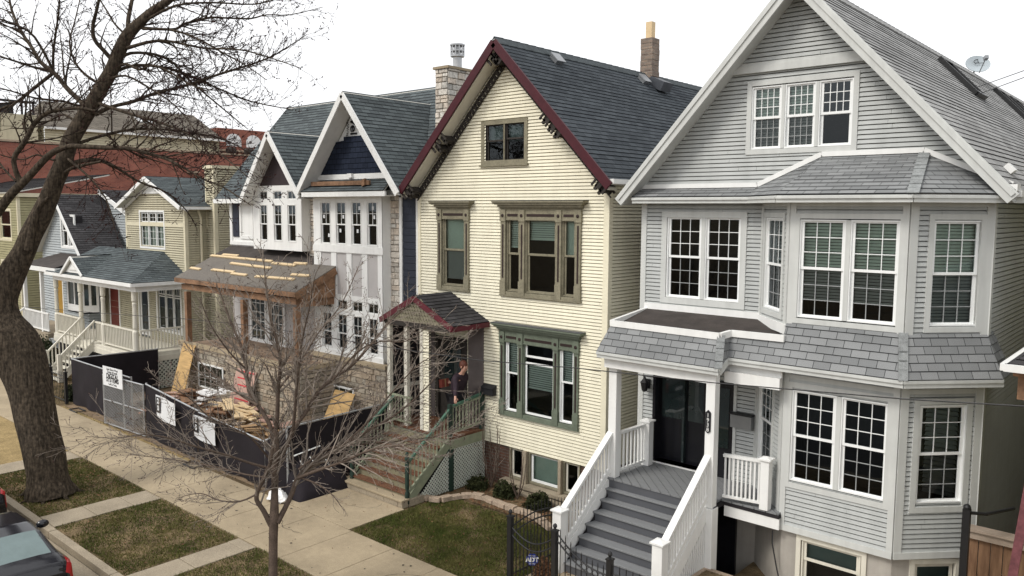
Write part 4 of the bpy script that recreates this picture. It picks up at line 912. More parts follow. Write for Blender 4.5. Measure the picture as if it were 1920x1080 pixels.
for x in (-13.6, -15.64):
    mb = MB(); mb.lathe((x, 11.93, .04), [(.055, 0), (.055, .25), (.035, .3), (.05, .38), (.05, .95), (.03, 1.0), (.055, 1.04), (.06, 1.08), (.02, 1.12), (.045, 1.17), (.02, 1.22)], 10); mb.build('newel', 'dkgreen', CR, smooth=True)
    p, q = V(x, 11.97, 1.02), V(x, 13.3, 2.0); mb = MB(); mb.beam(p, q, .065, .055); o = mb.build('handrail', 'greenpaint', CR); mb = MB(); mb.beam(p-Z*.72, q-Z*.72, .05, .06)
    for k in range(11):
        b = p.lerp(q, (k+.6)/11.2); mb.tube([b-Z*.72, b-Z*.55, b-Z*.5, b-Z*.3, b-Z*.14, b-Z*.1, b], [.018, .018, .01, .019, .01, .018, .018], 6)
    sub(mb.build('baluster_row', 'sagerail', o))
mb = MB(); mb.box(-13.65, -13.56, 13.26, 13.35, PZ, 2.12); mb.box(-13.65, -13.55, 14.36, 14.46, PZ, 2.25); mb.build('newel', 'dkgreen', CR); mb = MB(); mb.beam((-13.6, 13.3, 2.04), (-13.6, 14.4, 2.2), .065, .055); o = mb.build('handrail', 'greenpaint', CR)
mb = MB(); railing(mb, (-13.6, 13.34, PZ), (-13.6, 14.38, PZ+.08), .74, 9, .036, .05, .05, .1, turned=True); sub(mb.build('baluster_row', 'sagerail', o))
mb = MB(); railing(mb, (-15.9, 13.32, PZ), (-15.0, 13.32, PZ), .74, 8, .036, .06, .05, .1, turned=True); mb.build('porch_railing', 'sagerail', CR)
mb = MB(); F.box(mb, -15.3, -14.2, PZ, 3.45, -.12, -.04); frame(F, mb, -15.32, -14.18, PZ, 3.5, .09, -.06, .04); o = mb.build('front_door', 'bracket', CR); mb = MB(); F.box(mb, -15.05, -14.45, 2.3, 3.2, -.04, -.02); sub(mb.build('pane', 'carglass', o))
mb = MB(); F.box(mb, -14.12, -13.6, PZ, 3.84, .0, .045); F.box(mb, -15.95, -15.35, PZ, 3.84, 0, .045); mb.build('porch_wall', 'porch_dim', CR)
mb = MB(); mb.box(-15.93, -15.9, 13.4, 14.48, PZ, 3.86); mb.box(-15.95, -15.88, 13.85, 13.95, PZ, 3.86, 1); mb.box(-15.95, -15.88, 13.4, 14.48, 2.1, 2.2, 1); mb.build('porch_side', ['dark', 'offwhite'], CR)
t = thing('letter_box', 'black wall letter box on cream siding beside the maroon porch', 'letter box', (-13.37, 14.45, 2.2)); mb = MB(); mb.box(-13.56, -13.17, 14.34, 14.48, 2.2, 2.38); mb.build('box_body', 'plastic', t, bevel=.01); mb = MB(); mb.prism([(-13.57, 14.31, 2.38), (-13.57, 14.48, 2.38), (-13.57, 14.48, 2.46)], (.41, 0, 0)); mb.build('lid', 'plastic', t)
# ================================================================ STONE HOUSE UNDER CONSTRUCTION
ST = thing('unfinished_house', 'half-finished house with white bay tower, limestone piers, twin steep gables and an unroofed porch deck', 'house', (-21.5, 15, 0))
F15, F143, F144 = FY(15.), FY(14.3), FY(14.4)
# walls
siding(ST, [yrect(-16.84, -16.14, 14.62, 0, 7.25)], 'navy', .19, .014, .008, name='navy_wall')
siding(ST, [xrect(-16.14, 14.62, 26, 0, 7.1)], 'navy', .19, .014, .008, name='side_wall')
mb = MB(); F15.box(mb, -26.4, -23.9, 5.58, 7.35, -.1, 0); F15.box(mb, -26.45, -23.9, 5.5, 5.62, -.1, .04); F15.box(mb, -16.87, -16.77, 0, 7.2, .38, .43); F15.box(mb, -16.2, -16.12, 0, 7.2, .38, .42); F15.box(mb, -26.45, -26.3, 5.6, 7.3, 0, .03); F15.box(mb, -26.3, -24.0, 7.1, 7.22, 0, .03); F15.box(mb, -16.87, -16.14, 7.1, 7.2, .38, .43)
mb.box(-26.42, -26.4, 15, 26, 0, 7.3); mb.build('wall', 'white', ST)
mb = MB(); F15.box(mb, -26.4, -20.45, 2.1, 5.6, -.1, 0); mb.build('porch_wall', 'panel', ST)
mb = MB(); F15.box(mb, -26.24, -25.86, 5.78, 7.1, 0, .03); mb.build('shutter', 'navy', ST)
mb = MB(); mb.face([(-16.5, 26, 0), (-26.4, 26, 0), (-26.4, 26, 7.3), (-16.5, 26, 7.3)]); mb.build('rear_wall', 'navy', ST)
mb = MB(); ashlar(mb, yrect(-17.45, -16.87, 14.6, 2.4, 7.15), seed=5); mb.build('stone_pier', 'stone', ST); mb = MB(); ashlar(mb, yrect(-21.25, -20.44, 14.72, 4.8, 7.15), seed=7); mb.build('stone_pier', 'stone', ST)
# bay tower
mb = MB(); pl = F143; BX0, BX1 = -20.45, -17.25
mb.box(BX0+.02, BX1-.02, 14.45, 15.0, 2.45, 7.1)
wx = [(-20.1, -19.6), (-19.36, -18.87), (-18.64, -18.17), (-17.93, -17.47)]
cells = [(5.75, 6.98), (4.28, 5.5), (3.84, 4.14), (2.68, 3.72)]
xs = [BX0]+[v for a in wx for v in a]+[BX1]
for k in range(0, len(xs), 2): pl.box(mb, xs[k], xs[k+1], 2.5, 7.15, -.07, .0)
zs = [2.5, 2.68, 3.72, 3.84, 4.14, 4.28, 5.5, 5.75, 6.98, 7.15]
for k in range(0, len(zs), 2):
    for a, b in wx: pl.box(mb, a, b, zs[k], zs[k+1], -.07, -.002)
pl.box(mb, BX0-.02, BX1+.03, 5.52, 5.72, 0, .025); pl.box(mb, BX0-.02, BX1+.03, 2.45, 2.62, 0, .04)
mb.box(BX0-.002, BX0+.02, 14.3, 15, 2.5, 7.15); mb.box(BX1-.02, BX1+.002, 14.3, 14.62, 2.5, 7.15); mb.build('bay_tower', 'white', ST)
mb = MB()
for a, b in wx: pl.box(mb, a-.01, b+.01, 4.27, 5.51, -.05, -.03)
mb.build('bay_panel', 'panel', ST)
for a, b in wx:
    w_ = window(ST, pl, None, [S(a, b, 5.75, 6.98, rail=6.33, nx=2, nt=2, nb=0, fw=.035, sm='white'), ], depth=.06, tout=.0, m='white')
    window(ST, pl, None, [S(a, b, 3.84, 4.14, fw=.03, nx=2, nt=1, sm='white'), S(a, b, 2.68, 3.72, rail=3.15, nx=2, nt=2, fw=.035, sm='white')], depth=.06, tout=.0, m='white')
mb = MB(); rng = random.Random(2)
for a, b in wx:
    for q in range(2):
        u = rng.uniform(a+.12, b-.12); z = rng.choice([5.95, 6.1, 6.5, 6.75]); pl.box(mb, u-.035, u+.035, z, z+.1, -.045, -.028)
mb.build('glazing_sticker', 'banner', ST, label='white stickers left on the new panes')
# second storey white box left
mb = MB(); pl = F144; QX0, QX1 = -23.95, -21.2
wq = [(-23.56, -23.1), (-22.75, -22.28), (-21.97, -21.5)]
mb.box(QX0+.01, QX1-.01, 14.55, 15, 5.46, 7.5); xs = [QX0]+[v for a in wq for v in a]+[QX1]
for k in range(0, len(xs), 2): pl.box(mb, xs[k], xs[k+1], 5.46, 7.5, -.07, 0)
for z0, z1 in ((5.46, 5.74), (6.9, 7.06), (7.33, 7.5)):
    for a, b in wq: pl.box(mb, a, b, z0, z1, -.07, -.002)
mb.box(QX1-.01, QX1+.002, 14.4, 14.74, 5.46, 7.4); mb.box(-21.3, -20.4, 14.74, 15, 4.8, 7.1); mb.build('oriel_box', 'white', ST)
for a, b in wq: window(ST, pl, None, [S(a, b, 5.74, 6.9, rail=6.28, nx=2, nt=2, nb=0, fw=.035, sm='white'), S(a, b, 7.06, 7.33, fw=.03, nx=2, nt=1, sm='white')], depth=.06, tout=.0, m='white')
window(ST, F15, (-25.78, -24.92, 5.72, 7.12), [S(-25.68, -25.02, 5.82, 7.03, rail=6.35, nx=2, nt=2, nb=0, fw=.045, sm='white')], .09, m='white', depth=.3)
# roofs
MS = 1.13
def mz(y): return 7.1+MS*(y-14.7)
e0, e1 = -26.97, -16.25
roof(ST, [[(e0, 14.7, 7.1), (e1, 14.7, 7.1), (e1, 17.8, mz(17.8)), (e0, 17.8, mz(17.8))], [(e1, 22, 7.1-1.2), (e0, 22, 5.9), (e0, 17.8, mz(17.8)), (e1, 17.8, mz(17.8))]], 'rf_stone', .08, label='main blue grey shingle roof'); 
mb = MB(); mb.face([(e1+.3-.5, 15, 7.1), (e1-.2, 21, 7.1), (e1-.2, 17.8, mz(17.8)-.1)]); mb.face([(e0+.2, 21, 7.1), (e0+.2, 15, 7.1), (e0+.2, 17.8, mz(17.8)-.1)]); mb.build('gable_end', 'navy', ST)
for (ax, az, xl, zl, xr, zr, yf) in ((-18.5, 10.02, -20.75, 7.33, -16.2, 7.27, 13.95), (-22.35, 9.17, -24.05, 7.05, -20.72, 7.2, 14.0)):
    def yv(z): return 14.7+(z-7.1)/MS-.03
    roof(ST, [[(xr, yf, zr), (xr, yv(zr), zr), (ax, yv(az), az), (ax, yf, az)], [(xl, yv(zl), zl), (xl, yf, zl), (ax, yf, az), (ax, yv(az), az)]], 'rf_stone', .07, name='gable_roof')
    mb = MB(); sb = MB()
    for x0, z0, sg in ((xl, zl, -1), (xr, zr, 1)):
        p, q = V(x0, yf-.02, z0-.1), V(ax, yf-.02, az-.1); mb.beam(p, q, .045, .17, up=Y.cross(q-p)); sl_ = (az-z0)/abs(ax-x0)
        sb.beam(p+V(0, .3, -.03), q+V(0, .3, -.03), .55, .012, up=(sg*sl_, 0, 1))
    mb.build('rake_board', 'white', ST); sb.build('soffit', 'white', ST)
mb = MB(); mb.prism([(-20.55, 14.5, 7.5), (-17.0, 14.5, 7.5), (-18.5, 14.5, 9.75)], (0, .05, 0)); mb.build('wrapped_gable', 'wrap', ST, label='house wrap left bare at the gable peak')
mb = MB(); planar(mb, [(-20.28, 14.47, 7.77), (-17.42, 14.47, 7.77), (-18.3, 14.47, 8.84), (-19.15, 14.47, 8.84), (-19.15, 14.47, 8.7), (-19.5, 14.47, 8.7)]); clad(mb, [(-20.28, 14.46, 7.77), (-17.42, 14.46, 7.77), (-18.25, 14.46, 8.8), (-19.5, 14.46, 8.7)], .15, .016); mb.build('shake_panel', 'navy_sh', ST)
mb = MB(); mb.box(-20.5, -17.1, 14.42, 14.5, 7.62, 7.77); mb.box(-18.85, -18.65, 14.34, 14.42, 7.66, 7.78); mb.build('gable_band', 'white', ST)
text('vel', .42, (-18.72, 14.485, 9.1), -Z, X, -Y, 'ink', ST, 'wrap_print', bold=.008); text('meWrap', .16, (-18.98, 14.485, 9.1), -Z, X, -Y, 'ink', ST, 'wrap_print')
roof(ST, [[(-20.55, 13.92, 7.27), (-16.75, 13.92, 7.27), (-17.05, 14.47, 7.6), (-20.35, 14.47, 7.6)]], 'rf_stone', .03, name='pent_roof')
mb = MB(); mb.box(-20.5, -16.7, 13.93, 13.99, 7.12, 7.25); mb.box(-20.5, -16.8, 13.99, 14.4, 7.12, 7.15); mb.box(-17.4, -16.05, 14.45, 14.52, 7.16, 7.3); mb.box(-17.4, -16.05, 14.52, 14.9, 7.16, 7.19); mb.box(-27, -24.1, 14.66, 14.74, 6.95, 7.1); mb.box(-20.95, -20.5, 14.1, 14.2, 7.12, 7.28); mb.build('eave_fascia', 'white', ST)
mb = MB(); mb.obox((-18.9, 14.12, 7.5), (1.35, 0, 0), (0, .03, .0), (0, 0, .06)); mb.obox((-17.75, 14.08, 7.5), (.06, 0, .02), (0, .04, 0), (0, 0, .09)); mb.build('roof_jack', 'lumber_or', ST, label='brown plank scaffold across the little pent roof')
mb = MB(); mb.prism([(-23.6, 14.42, 7.45), (-21.1, 14.42, 7.45), (-22.35, 14.42, 8.85)], (0, .04, 0)); mb.build('gable_panel', 'brown_panel', ST)
# chimney
mb = MB(); ashlar(mb, yrect(-17.0, -16.5, 16.08, 6.5, 10.72), seed=11, dp=.04); ashlar(mb, xrect(-16.5, 16.08, 17.25, 6.5, 10.72), seed=12, dp=.04); ashlar(mb, xrect_l(-17.0, 16.08, 17.25, 9, 10.72), seed=13); ashlar(mb, [(-16.5, 17.25, 9), (-17, 17.25, 9), (-17, 17.25, 10.72), (-16.5, 17.25, 10.72)], seed=14)
ch = mb.build('chimney', 'stone', ST); mb = MB(); mb.box(-17.06, -16.44, 16.02, 17.31, 10.71, 10.78); sub(mb.build('cap', 'conc', ch))
mb = MB(); c = (-16.8, 16.75, 10.78); mb.lathe(c, [(.15, 0), (.15, .02), (.13, .03), (.13, .34), (.2, .36), (.2, .4)], 16); mb.lathe((c[0], c[1], 11.2), [(.2, .24), (.215, .25), (.215, .29), (.05, .31)], 16)
for k in range(12):
    a = k*math.pi/6; mb.box(c[0]+.19*math.cos(a)-.014, c[0]+.19*math.cos(a)+.014, c[1]+.19*math.sin(a)-.014, c[1]+.19*math.sin(a)+.014, 11.17, 11.45)
mb.lathe((c[0], c[1], 11.29), [(.2, 0), (.2, .03)], 16); mb.lathe((c[0], c[1], 11.14), [(.1, 0), (.1, .35)], 12); sub(mb.build('flue_cap', 'galv', ch))
# porch
def qz(y): return 4.45+(y-12.9)/2.1
mb = MB(); mb.prism([(-26.45, 12.9, qz(12.9)), (-19.35, 12.9, qz(12.9)), (-19.35, 14.29, qz(14.29)), (-20.46, 14.29, qz(14.29)), (-20.46, 14.4, qz(14.4)), (-26.45, 14.4, qz(14.4))], (0, 0, -.05)); mb.build('porch_roof', 'ply', ST, label='bare plywood porch roof')
mb = MB(); mb.prism([(-26.45, 14.38, qz(14.38)+.012), (-20.46, 14.25, qz(14.25)+.012), (-20.46, 15, qz(15)+.01), (-26.45, 15, qz(15)+.01)], (0, 0, -.05)); mb.build('porch_felt', 'felt', ST)
mb = MB(); mb.box(-26.45, -19.35, 12.88, 12.92, 4.29, 4.43); mb.beam((-19.36, 12.9, 4.32), (-19.36, 14.29, 4.97), .05, .2); mb.box(-26.2, -19.5, 13.0, 13.16, 4.06, 4.24); mb.box(-19.62, -19.48, 13.1, 14.3, 3.98, 4.24)
for k in range(12): mb.beam((-26.1+k*.58, 12.95, 4.34), (-26.1+k*.58, 14.95, 5.25), .04, .14)
mb.face([(-19.4, 13.0, 4.2), (-19.4, 14.28, 4.2), (-19.4, 14.28, 4.9)]); mb.build('porch_beam', 'lumber_or', ST)
for x in (-25.95, -22.4, -19.58):
    mb = MB(); mb.box(x-.08, x+.08, 13.0, 13.16, 2.15, 3.98); mb.build('porch_post', 'lumber_or', ST)
mb = MB(); mb.box(-26.35, -19.35, 12.98, 15, 2.08, 2.18); mb.build('porch_floor', 'slab', ST); mb = MB(); mb.box(-26.42, -19.3, 12.92, 13.06, 2.18, 2.3); mb.box(-19.42, -19.28, 13.06, 14.2, 2.18, 2.3); mb.box(-20.5, -16.95, 14.1, 14.3, 2.38, 2.48); mb.build('base_ledge', 'conc', ST)
mb = MB(); ashlar(mb, yrect(-26.35, -19.35, 12.98, -.03, 2.18), [(-25.1, -23.5, .9, 1.72)], seed=21, dp=.05); ashlar(mb, xrect(-19.35, 12.98, 14.2, -.03, 2.18), seed=22, dp=.05); ashlar(mb, yrect(-20.45, -17.0, 14.18, -.03, 2.4), [(-19.75, -18.4, .85, 1.62)], seed=23, dp=.05); ashlar(mb, xrect(-17.0, 14.18, 14.62, -.03, 2.4), seed=24, dp=.05); mb.build('stone_base', 'stone_lo', ST)
window(ST, FY(12.9), None, [S(-25.1, -23.5, .9, 1.72, nx=4, nt=2, fw=.05, sm='white')], m='white', depth=.3); window(ST, FY(14.1), None, [S(-19.75, -18.4, .85, 1.62, nx=4, nt=2, fw=.05, sm='white')], m='white', depth=.3)
for a in (-25.25, -24.15):
    mb = MB(); frame(F15, mb, a, a+1.06, 2.18, 3.95, .12, -.02, .05); 
    for k in (1, 2): F15.box(mb, a+.12+k*.27-.012, a+.12+k*.27+.012, 2.3, 3.85, -.01, .035)
    for k in range(1, 5): F15.box(mb, a+.12, a+.94, 2.3+k*.31-.012, 2.3+k*.31+.012, -.01, .033)
    o = mb.build('french_door', 'white', ST); mb = MB(); F15.box(mb, a+.1, a+.96, 2.28, 3.86, -.01, .012); sub(mb.build('pane', 'carglass', o))
batts = [((-26.5, 14.26), (-22.59, 14.21)), ((-25.91, 14.37), (-24.9, 14.37)), ((-24.6, 13.92), (-22.11, 13.85)), ((-22.45, 14.12), (-21.15, 14.1)), ((-21.38, 14.21), (-20.73, 14.23)), ((-26.4, 13.44), (-25.69, 13.42)), ((-25.01, 13.47), (-23.6, 13.46)), ((-23.62, 13.38), (-22.7, 13.37)), ((-22.17, 13.36), (-20.19, 13.41)), ((-20.65, 13.63), (-19.77, 13.65))]
bl = ['long top lumber batten high on the plywood porch roof', 'short batten just above the longest batten, high on the porch roof', 'long middle batten in the centre of the plywood porch roof', 'batten right of the longest one, towards the white bay tower', 'short batten near the stone pier at the top right of the porch roof', 'short batten at the far left end of the plywood porch roof', 'lower left batten on the plywood porch roof', 'short batten lapping the lower left batten', 'long lowest batten near the front right eave of the porch roof', 'short batten nearest the right edge of the porch roof']
for (a, b), l in zip(batts, bl):
    p, q = V(a[0], a[1], qz(a[1])+.03), V(b[0], b[1], qz(b[1])+.03); mb = MB(); mb.beam(p, q, .1, .04, up=(0, -.43, .9)); o = mb.build('lumber_batten', 'lumber', None); tag(rebase(o, (p+q)/2), l, 'lumber', 'lumber battens on the porch roof')

# ================================================================ TAN HOUSE
TN = thing('tan_house', 'tan clapboard house with green-grey gable roof, wraparound porch and long white stair rails', 'house', (-32.3, 15, 0))
def tz(x): return 8.02-.41*abs(x+32.3)
siding(TN, [(-34.9, 15, 0), (-29.77, 15, 0), (-29.77, 15, tz(-29.77)-.1), (-32.3, 15, 7.9), (-34.9, 15, tz(-34.9)-.1)], 'tan', .09, .03, .034, [(-33.5, -31.5, 5.25, 6.6), (-33.9, -33.05, 1.4, 3.5), (-32.2, -30.35, 1.9, 3.7)])
siding(TN, [xrect(-29.77, 15, 24, 0, 6.75)], 'tan', .09, .03, .034, name='side_wall'); siding(TN, [yrect(-37.6, -34.9, 15, 0, 4.2)], 'tan', .09, .03, .034, name='wing_wall'); siding(TN, [yrect(-29.77, -29.16, 15.9, 0, 8.3), xrect(-29.16, 15.9, 24, 0, 8.3)], 'tan', .09, .03, .034, name='chimney_bay')
mb = MB(); mb.box(-29.26, -29.13, 15.86, 16.0, 0, 8.3); mb.box(-29.8, -29.72, 15.86, 15.95, 6, 8.3); mb.box(-29.87, -29.74, 14.97, 15.1, 0, 6.8); mb.box(-34.93, -34.8, 14.97, 15.1, 3.9, 6.8); mb.box(-34.9, -29.8, 14.97, 15.0, 6.04, 6.2); mb.box(-29.85, -29.1, 15.8, 24, 8.3, 8.42)
mb.tube([(-29.7, 15.5, 6.7), (-29.7, 15.6, 6.4), (-29.7, 15.6, .3)], .05, 6); mb.build('corner_board', 'tan_trim', TN)
roof(TN, [[(-29.45, 14.65, tz(-29.45)), (-29.45, 22, tz(-29.45)), (-32.3, 22, 8.02), (-32.3, 14.65, 8.02)], [(-35.15, 22, tz(-35.15)), (-35.15, 14.65, tz(-35.15)), (-32.3, 14.65, 8.02), (-32.3, 22, 8.02)]], 'rf_stone', .08)
mb = MB()
for x0 in (-29.45, -35.15):
    p, q = V(x0, 14.63, tz(x0)-.08), V(-32.3, 14.63, 7.94); mb.beam(p, q, .04, .15, up=Y.cross(q-p)); p2, q2 = p+V(0, .32, -.1), q+V(0, .32, -.1); mb.beam(p2, q2, .05, .12, up=Y.cross(q-p))
mb.beam((-29.4, 14.7, tz(-29.45)-.08), (-29.4, 22, tz(-29.45)-.08), .1, .1); mb.prism([(-33.1, 14.96, 7.42), (-31.5, 14.96, 7.42), (-32.3, 14.96, 7.78)], (0, .03, 0)); mb.beam((-33.3, 14.95, 7.38), (-31.3, 14.95, 7.38), .05, .07); mb.build('rake_board', 'white', TN)
w_ = window(TN, F15, (-33.62, -31.4, 5.12, 6.68), [S(-33.5+k*.68, -32.86+k*.68, 5.22, 6.14, nx=2, nt=3, fw=.04, sm='white', blind=('shade', 5.25, 6.1)) for k in range(3)]+[S(-33.5+k*.68, -32.86+k*.68, 6.2, 6.58, nx=2, nt=2, fw=.04, sm='white') for k in range(3)], .08, m='white', depth=.3)
window(TN, F15, (-32.35, -30.2, 1.8, 3.85), [S(-32.22+k*.65, -31.6+k*.65, 1.92, 3.25, fw=.04, sm='white') for k in range(3)]+[S(-32.22+k*.65, -31.6+k*.65, 3.3, 3.75, fw=.04, nx=3, nt=1, sm='white') for k in range(3)], .1, m='white', depth=.4)
window(TN, F15, (-34.0, -33.0, 1.5, 3.6), [S(-33.9, -33.1, 1.6, 3.5, fw=.1, sm='white')], .09, m='white', depth=.3)
mb = MB(); F15.box(mb, -36.75, -35.9, 1.4, 3.35, 0, .03); frame(F15, mb, -36.85, -35.8, 1.4, 3.5, .1, 0, .04, 1); mb.build('front_door', ['reddoor', 'white'], TN)
ez, tzp = 4.05, 5.05
P0, P1, P2 = (-37.8, 12.75, ez), (-29.45, 12.75, ez), (-29.45, 15.2, ez)
roof(TN, [[P0, P1, (-31.6, 15., tzp), (-37.8, 15., tzp)], [P1, P2, (-31.6, 15.2, tzp), (-31.6, 15., tzp)]], 'rf_stone', .06, name='porch_roof')
mb = MB(); ax = -34.9; roof(TN, [[(ax+1.05, 12.72, ez+.03), (ax+1.05, 13.1, ez+.1), (ax, 14.4, 4.8), (ax, 12.72, 4.8)], [(ax-1.05, 13.1, ez+.1), (ax-1.05, 12.72, ez+.03), (ax, 12.72, 4.8), (ax, 14.4, 4.8)]], 'rf_stone', .05, name='pediment_roof')
mb.prism([(ax-.8, 12.8, ez+.08), (ax+.8, 12.8, ez+.08), (ax, 12.8, 4.65)], (0, .03, 0))
for s_ in (-1, 1): p, q = V(ax+1.08*s_, 12.7, ez+.0), V(ax, 12.7, 4.76); mb.beam(p, q, .05, .1, up=Y.cross(q-p))
mb.prism([(ax-.4, 12.78, ez+.2), (ax+.4, 12.78, ez+.2), (ax, 12.78, 4.45)], (0, -.02, 0)); mb.build('pediment', 'white', TN)
mb = MB(); mb.beam((-37.8, 12.75, ez-.08), (-29.42, 12.75, ez-.08), .1, .12); mb.beam((-29.45, 12.75, ez-.08), (-29.45, 15.2, ez-.08), .1, .12); mb.box(-37.6, -29.6, 12.95, 13.1, 3.7, 3.93); mb.box(-29.75, -29.6, 13.1, 15, 3.7, 3.93); mb.face([(-37.7, 12.8, 3.95), (-37.7, 15, 3.95), (-29.5, 15, 3.95), (-29.5, 12.8, 3.95)]); mb.build('porch_beam', 'white', TN)
for x, y in ((-29.92, 13.03), (-32.7, 13.03), (-34.9, 13.03), (-37.5, 13.03), (-29.75, 14.9)):
    mb = MB(); mb.lathe((x, y, 1.3), [(.11, 0), (.11, .9), (.06, .97), (.09, 1.05), (.075, 1.8), (.09, 1.95), (.06, 2.0), (.1, 2.05), (.1, 2.4)], 10); mb.build('porch_post', 'offwhite', TN)
mb = MB(); mb.box(-37.6, -29.65, 12.9, 15, 1.25, 1.38); mb.box(-37.6, -29.62, 12.88, 12.93, 1.05, 1.25); mb.box(-29.68, -29.62, 12.93, 15, 1.05, 1.25); mb.build('porch_floor', 'offwhite', TN)
mb = MB(); railing(mb, (-33.5, 13.03, 1.38), (-29.95, 13.03, 1.38), .85, 26, .04, .08, .06); mb.build('porch_railing', 'offwhite', TN); mb = MB(); railing(mb, (-29.75, 13.1, 1.38), (-29.75, 14.85, 1.38), .85, 14, .04, .08, .06); mb.build('porch_railing', 'offwhite', TN); mb = MB(); railing(mb, (-37.5, 13.03, 1.38), (-34.95, 13.03, 1.38), .85, 18, .04, .08, .06); mb.build('porch_railing', 'offwhite', TN)
mb = MB(); lattice_panel(mb, Plane((-29.66, 13), (-29.66, 15)), [(0, 0), (2, 0), (2, 1.05), (0, 1.05)], .16, .05); mb.build('lattice', 'lattice', TN); mb = MB(); mb.box(-37.4, -29.8, 13.0, 13.05, 0, 1.05); mb.box(-29.8, -29.76, 13.05, 15, 0, 1.05); mb.build('shade_backing', 'dark', TN)  # black boxes behind the lattice colour in the shade below the deck
for k in range(7):
    mb = MB(); z = 1.38-.185*(k+1); y = 12.9-.19*(k+1); mb.box(-34.85, -33.5, y, y+.22, z-.04, z); mb.build('step', 'offwhite', TN)
for x in (-34.85, -33.5):
    p, q = V(x, 11.65, .1), V(x, 13.0, 1.38); mb = MB(); mb.beam(p+Z*.9, q+Z*.9, .08, .06); mb.beam(p+Z*.15, q+Z*.15, .06, .06)
    for k in range(10): b = p.lerp(q, (k+.5)/10); mb.beam(b+Z*.1, b+Z*.9, .04, .04)
    mb.box(x-.06, x+.06, 11.56, 11.68, 0, 1.1); mb.beam(p-Z*.05, q-Z*.05, .05, .2); mb.build('stair_rail', 'offwhite', TN)

# ================================================================ PALE BLUE COTTAGE, OLIVE HOUSE
BC = thing('blue_cottage', 'small pale blue cottage with a steep dark front gable and bay window', 'house', (-40.6, 14.5, 0))
bs = .95
def bz(x): return 7.38-bs*abs(x+40.6)
siding(BC, [(-43.2, 14.5, 0), (-37.95, 14.5, 0), (-37.95, 14.5, bz(-37.95)-.1), (-40.6, 14.5, 7.25), (-43.2, 14.5, bz(-43.2)-.1)], 'blue', .12, .03, .03, [(-40.6, -39.2, 4.95, 6.4), (-41.6, -40.8, 1.6, 3.6)])
siding(BC, [xrect(-37.95, 14.5, 17.2, 0, 4.7)], 'blue', .12, .03, .03, name='side_wall')
roof(BC, [[(-37.75, 14.15, bz(-37.75)), (-37.75, 16.15, bz(-37.75)), (-40.6, 16.4, 7.38), (-40.6, 14.15, 7.38)], [(-43.45, 16.3, bz(-43.45)), (-43.45, 14.15, bz(-43.45)), (-40.6, 14.15, 7.38), (-40.6, 16.4, 7.38)]], 'rf_dark', .08)
mb = MB()
for x0 in (-37.75, -43.45): p, q = V(x0, 14.13, bz(x0)-.08), V(-40.6, 14.13, 7.3); mb.beam(p, q, .04, .16, up=Y.cross(q-p))
mb.beam((-37.72, 14.2, 4.6), (-37.72, 17.2, 4.6), .08, .1); mb.build('rake_board', 'white', BC)
window(BC, FY(14.5), (-40.75, -39.1, 4.88, 6.45), [S(-40.62, -39.98, 4.98, 6.37, rail=5.7, fw=.05, sm='white'), S(-39.86, -39.22, 4.98, 6.37, rail=5.7, fw=.05, sm='white')], .1, m='white', depth=.3)
WZ = [(-43.8, 16.45, 0), (-37.6, 16.45, 0), (-37.6, 16.45, 6.45), (-40.6, 16.45, 7.5), (-43.8, 16.45, 6.4)]
siding(BC, [WZ, xrect(-37.6, 16.45, 24, 0, 6.4)], 'blue', .12, .03, .03, name='rear_wing')
roof(BC, [[(-37.3, 16.2, 6.45), (-37.3, 24, 6.45), (-40.6, 24, 7.62), (-40.6, 16.2, 7.62)]], 'rf_dark', .08, name='wing_roof'); mb = MB(); p, q = V(-37.3, 16.18, 6.37), V(-40.6, 16.18, 7.54); mb.beam(p, q, .05, .2, up=Y.cross(q-p)); mb.build('wing_rake', 'white', BC)
BB = [(-39.2, 14.5), (-38.95, 13.95), (-37.6, 13.95), (-37.3, 14.5)]
BB = [(-38.8, 14.5), (-38.7, 13.9), (-37.1, 13.9), (-36.8, 14.5)]
mb = MB()
for p, q in zip(BB, BB[1:]):
    mb.face(vrect(p, q, 2.2, 2.5)); mb.face(vrect(p, q, 3.55, 3.85)); pl = Plane(p, q); L_ = (V(q[0], q[1], 0)-V(p[0], p[1], 0)).length
    for u in (0, L_/2-.06, L_-.1): pl.box(mb, u, u+.1, 2.5, 3.55, -.04, 0)
mb.build('bay_window', 'white', BC); mb = MB()
for p, q in zip(BB, BB[1:]): pl = Plane(p, q); L_ = (V(q[0], q[1], 0)-V(p[0], p[1], 0)).length; pl.box(mb, .02, L_-.02, 2.5, 3.55, -.06, -.03)
mb.build('bay_pane', 'carglass', BC); mb = MB(); mb.prism([(x, y, 2.2) for x, y in BB], (0, 0, -.06)); mb.prism([(x, y-.15 if y < 14.2 else y, 3.85) for x, y in BB], (0, 0, .06)); mb.build('bay_roof', 'rf_dark', BC)
mb = MB(); mb.prism([(-40.9, 12.8, 4.2), (-36.9, 12.8, 4.2), (-37.2, 14.5, 4.62), (-40.9, 14.5, 4.62)], (0, 0, .03)); mb.build('porch_roof', 'felt', BC); mb = MB(); mb.box(-40.9, -36.9, 12.8, 12.9, 4.0, 4.2); mb.box(-37.0, -36.9, 12.9, 14.5, 4.0, 4.2)
mb.build('porch_fascia', 'white', BC)
for x in (-41.0, -38.9): post(x, 12.95, 1.2, 4.0, .07, par=BC)
mb = MB(); mb.box(-42.5, -38.0, 12.8, 14.5, 1.1, 1.3); mb.box(-42.5, -38., 12.78, 12.84, .85, 1.1); mb.build('porch_floor', 'conc_old', BC); mb = MB(); railing(mb, (-40.9, 12.9, 1.3), (-38.1, 12.9, 1.3), .85, 18, .045, .08, .06); mb.build('porch_railing', 'white', BC)
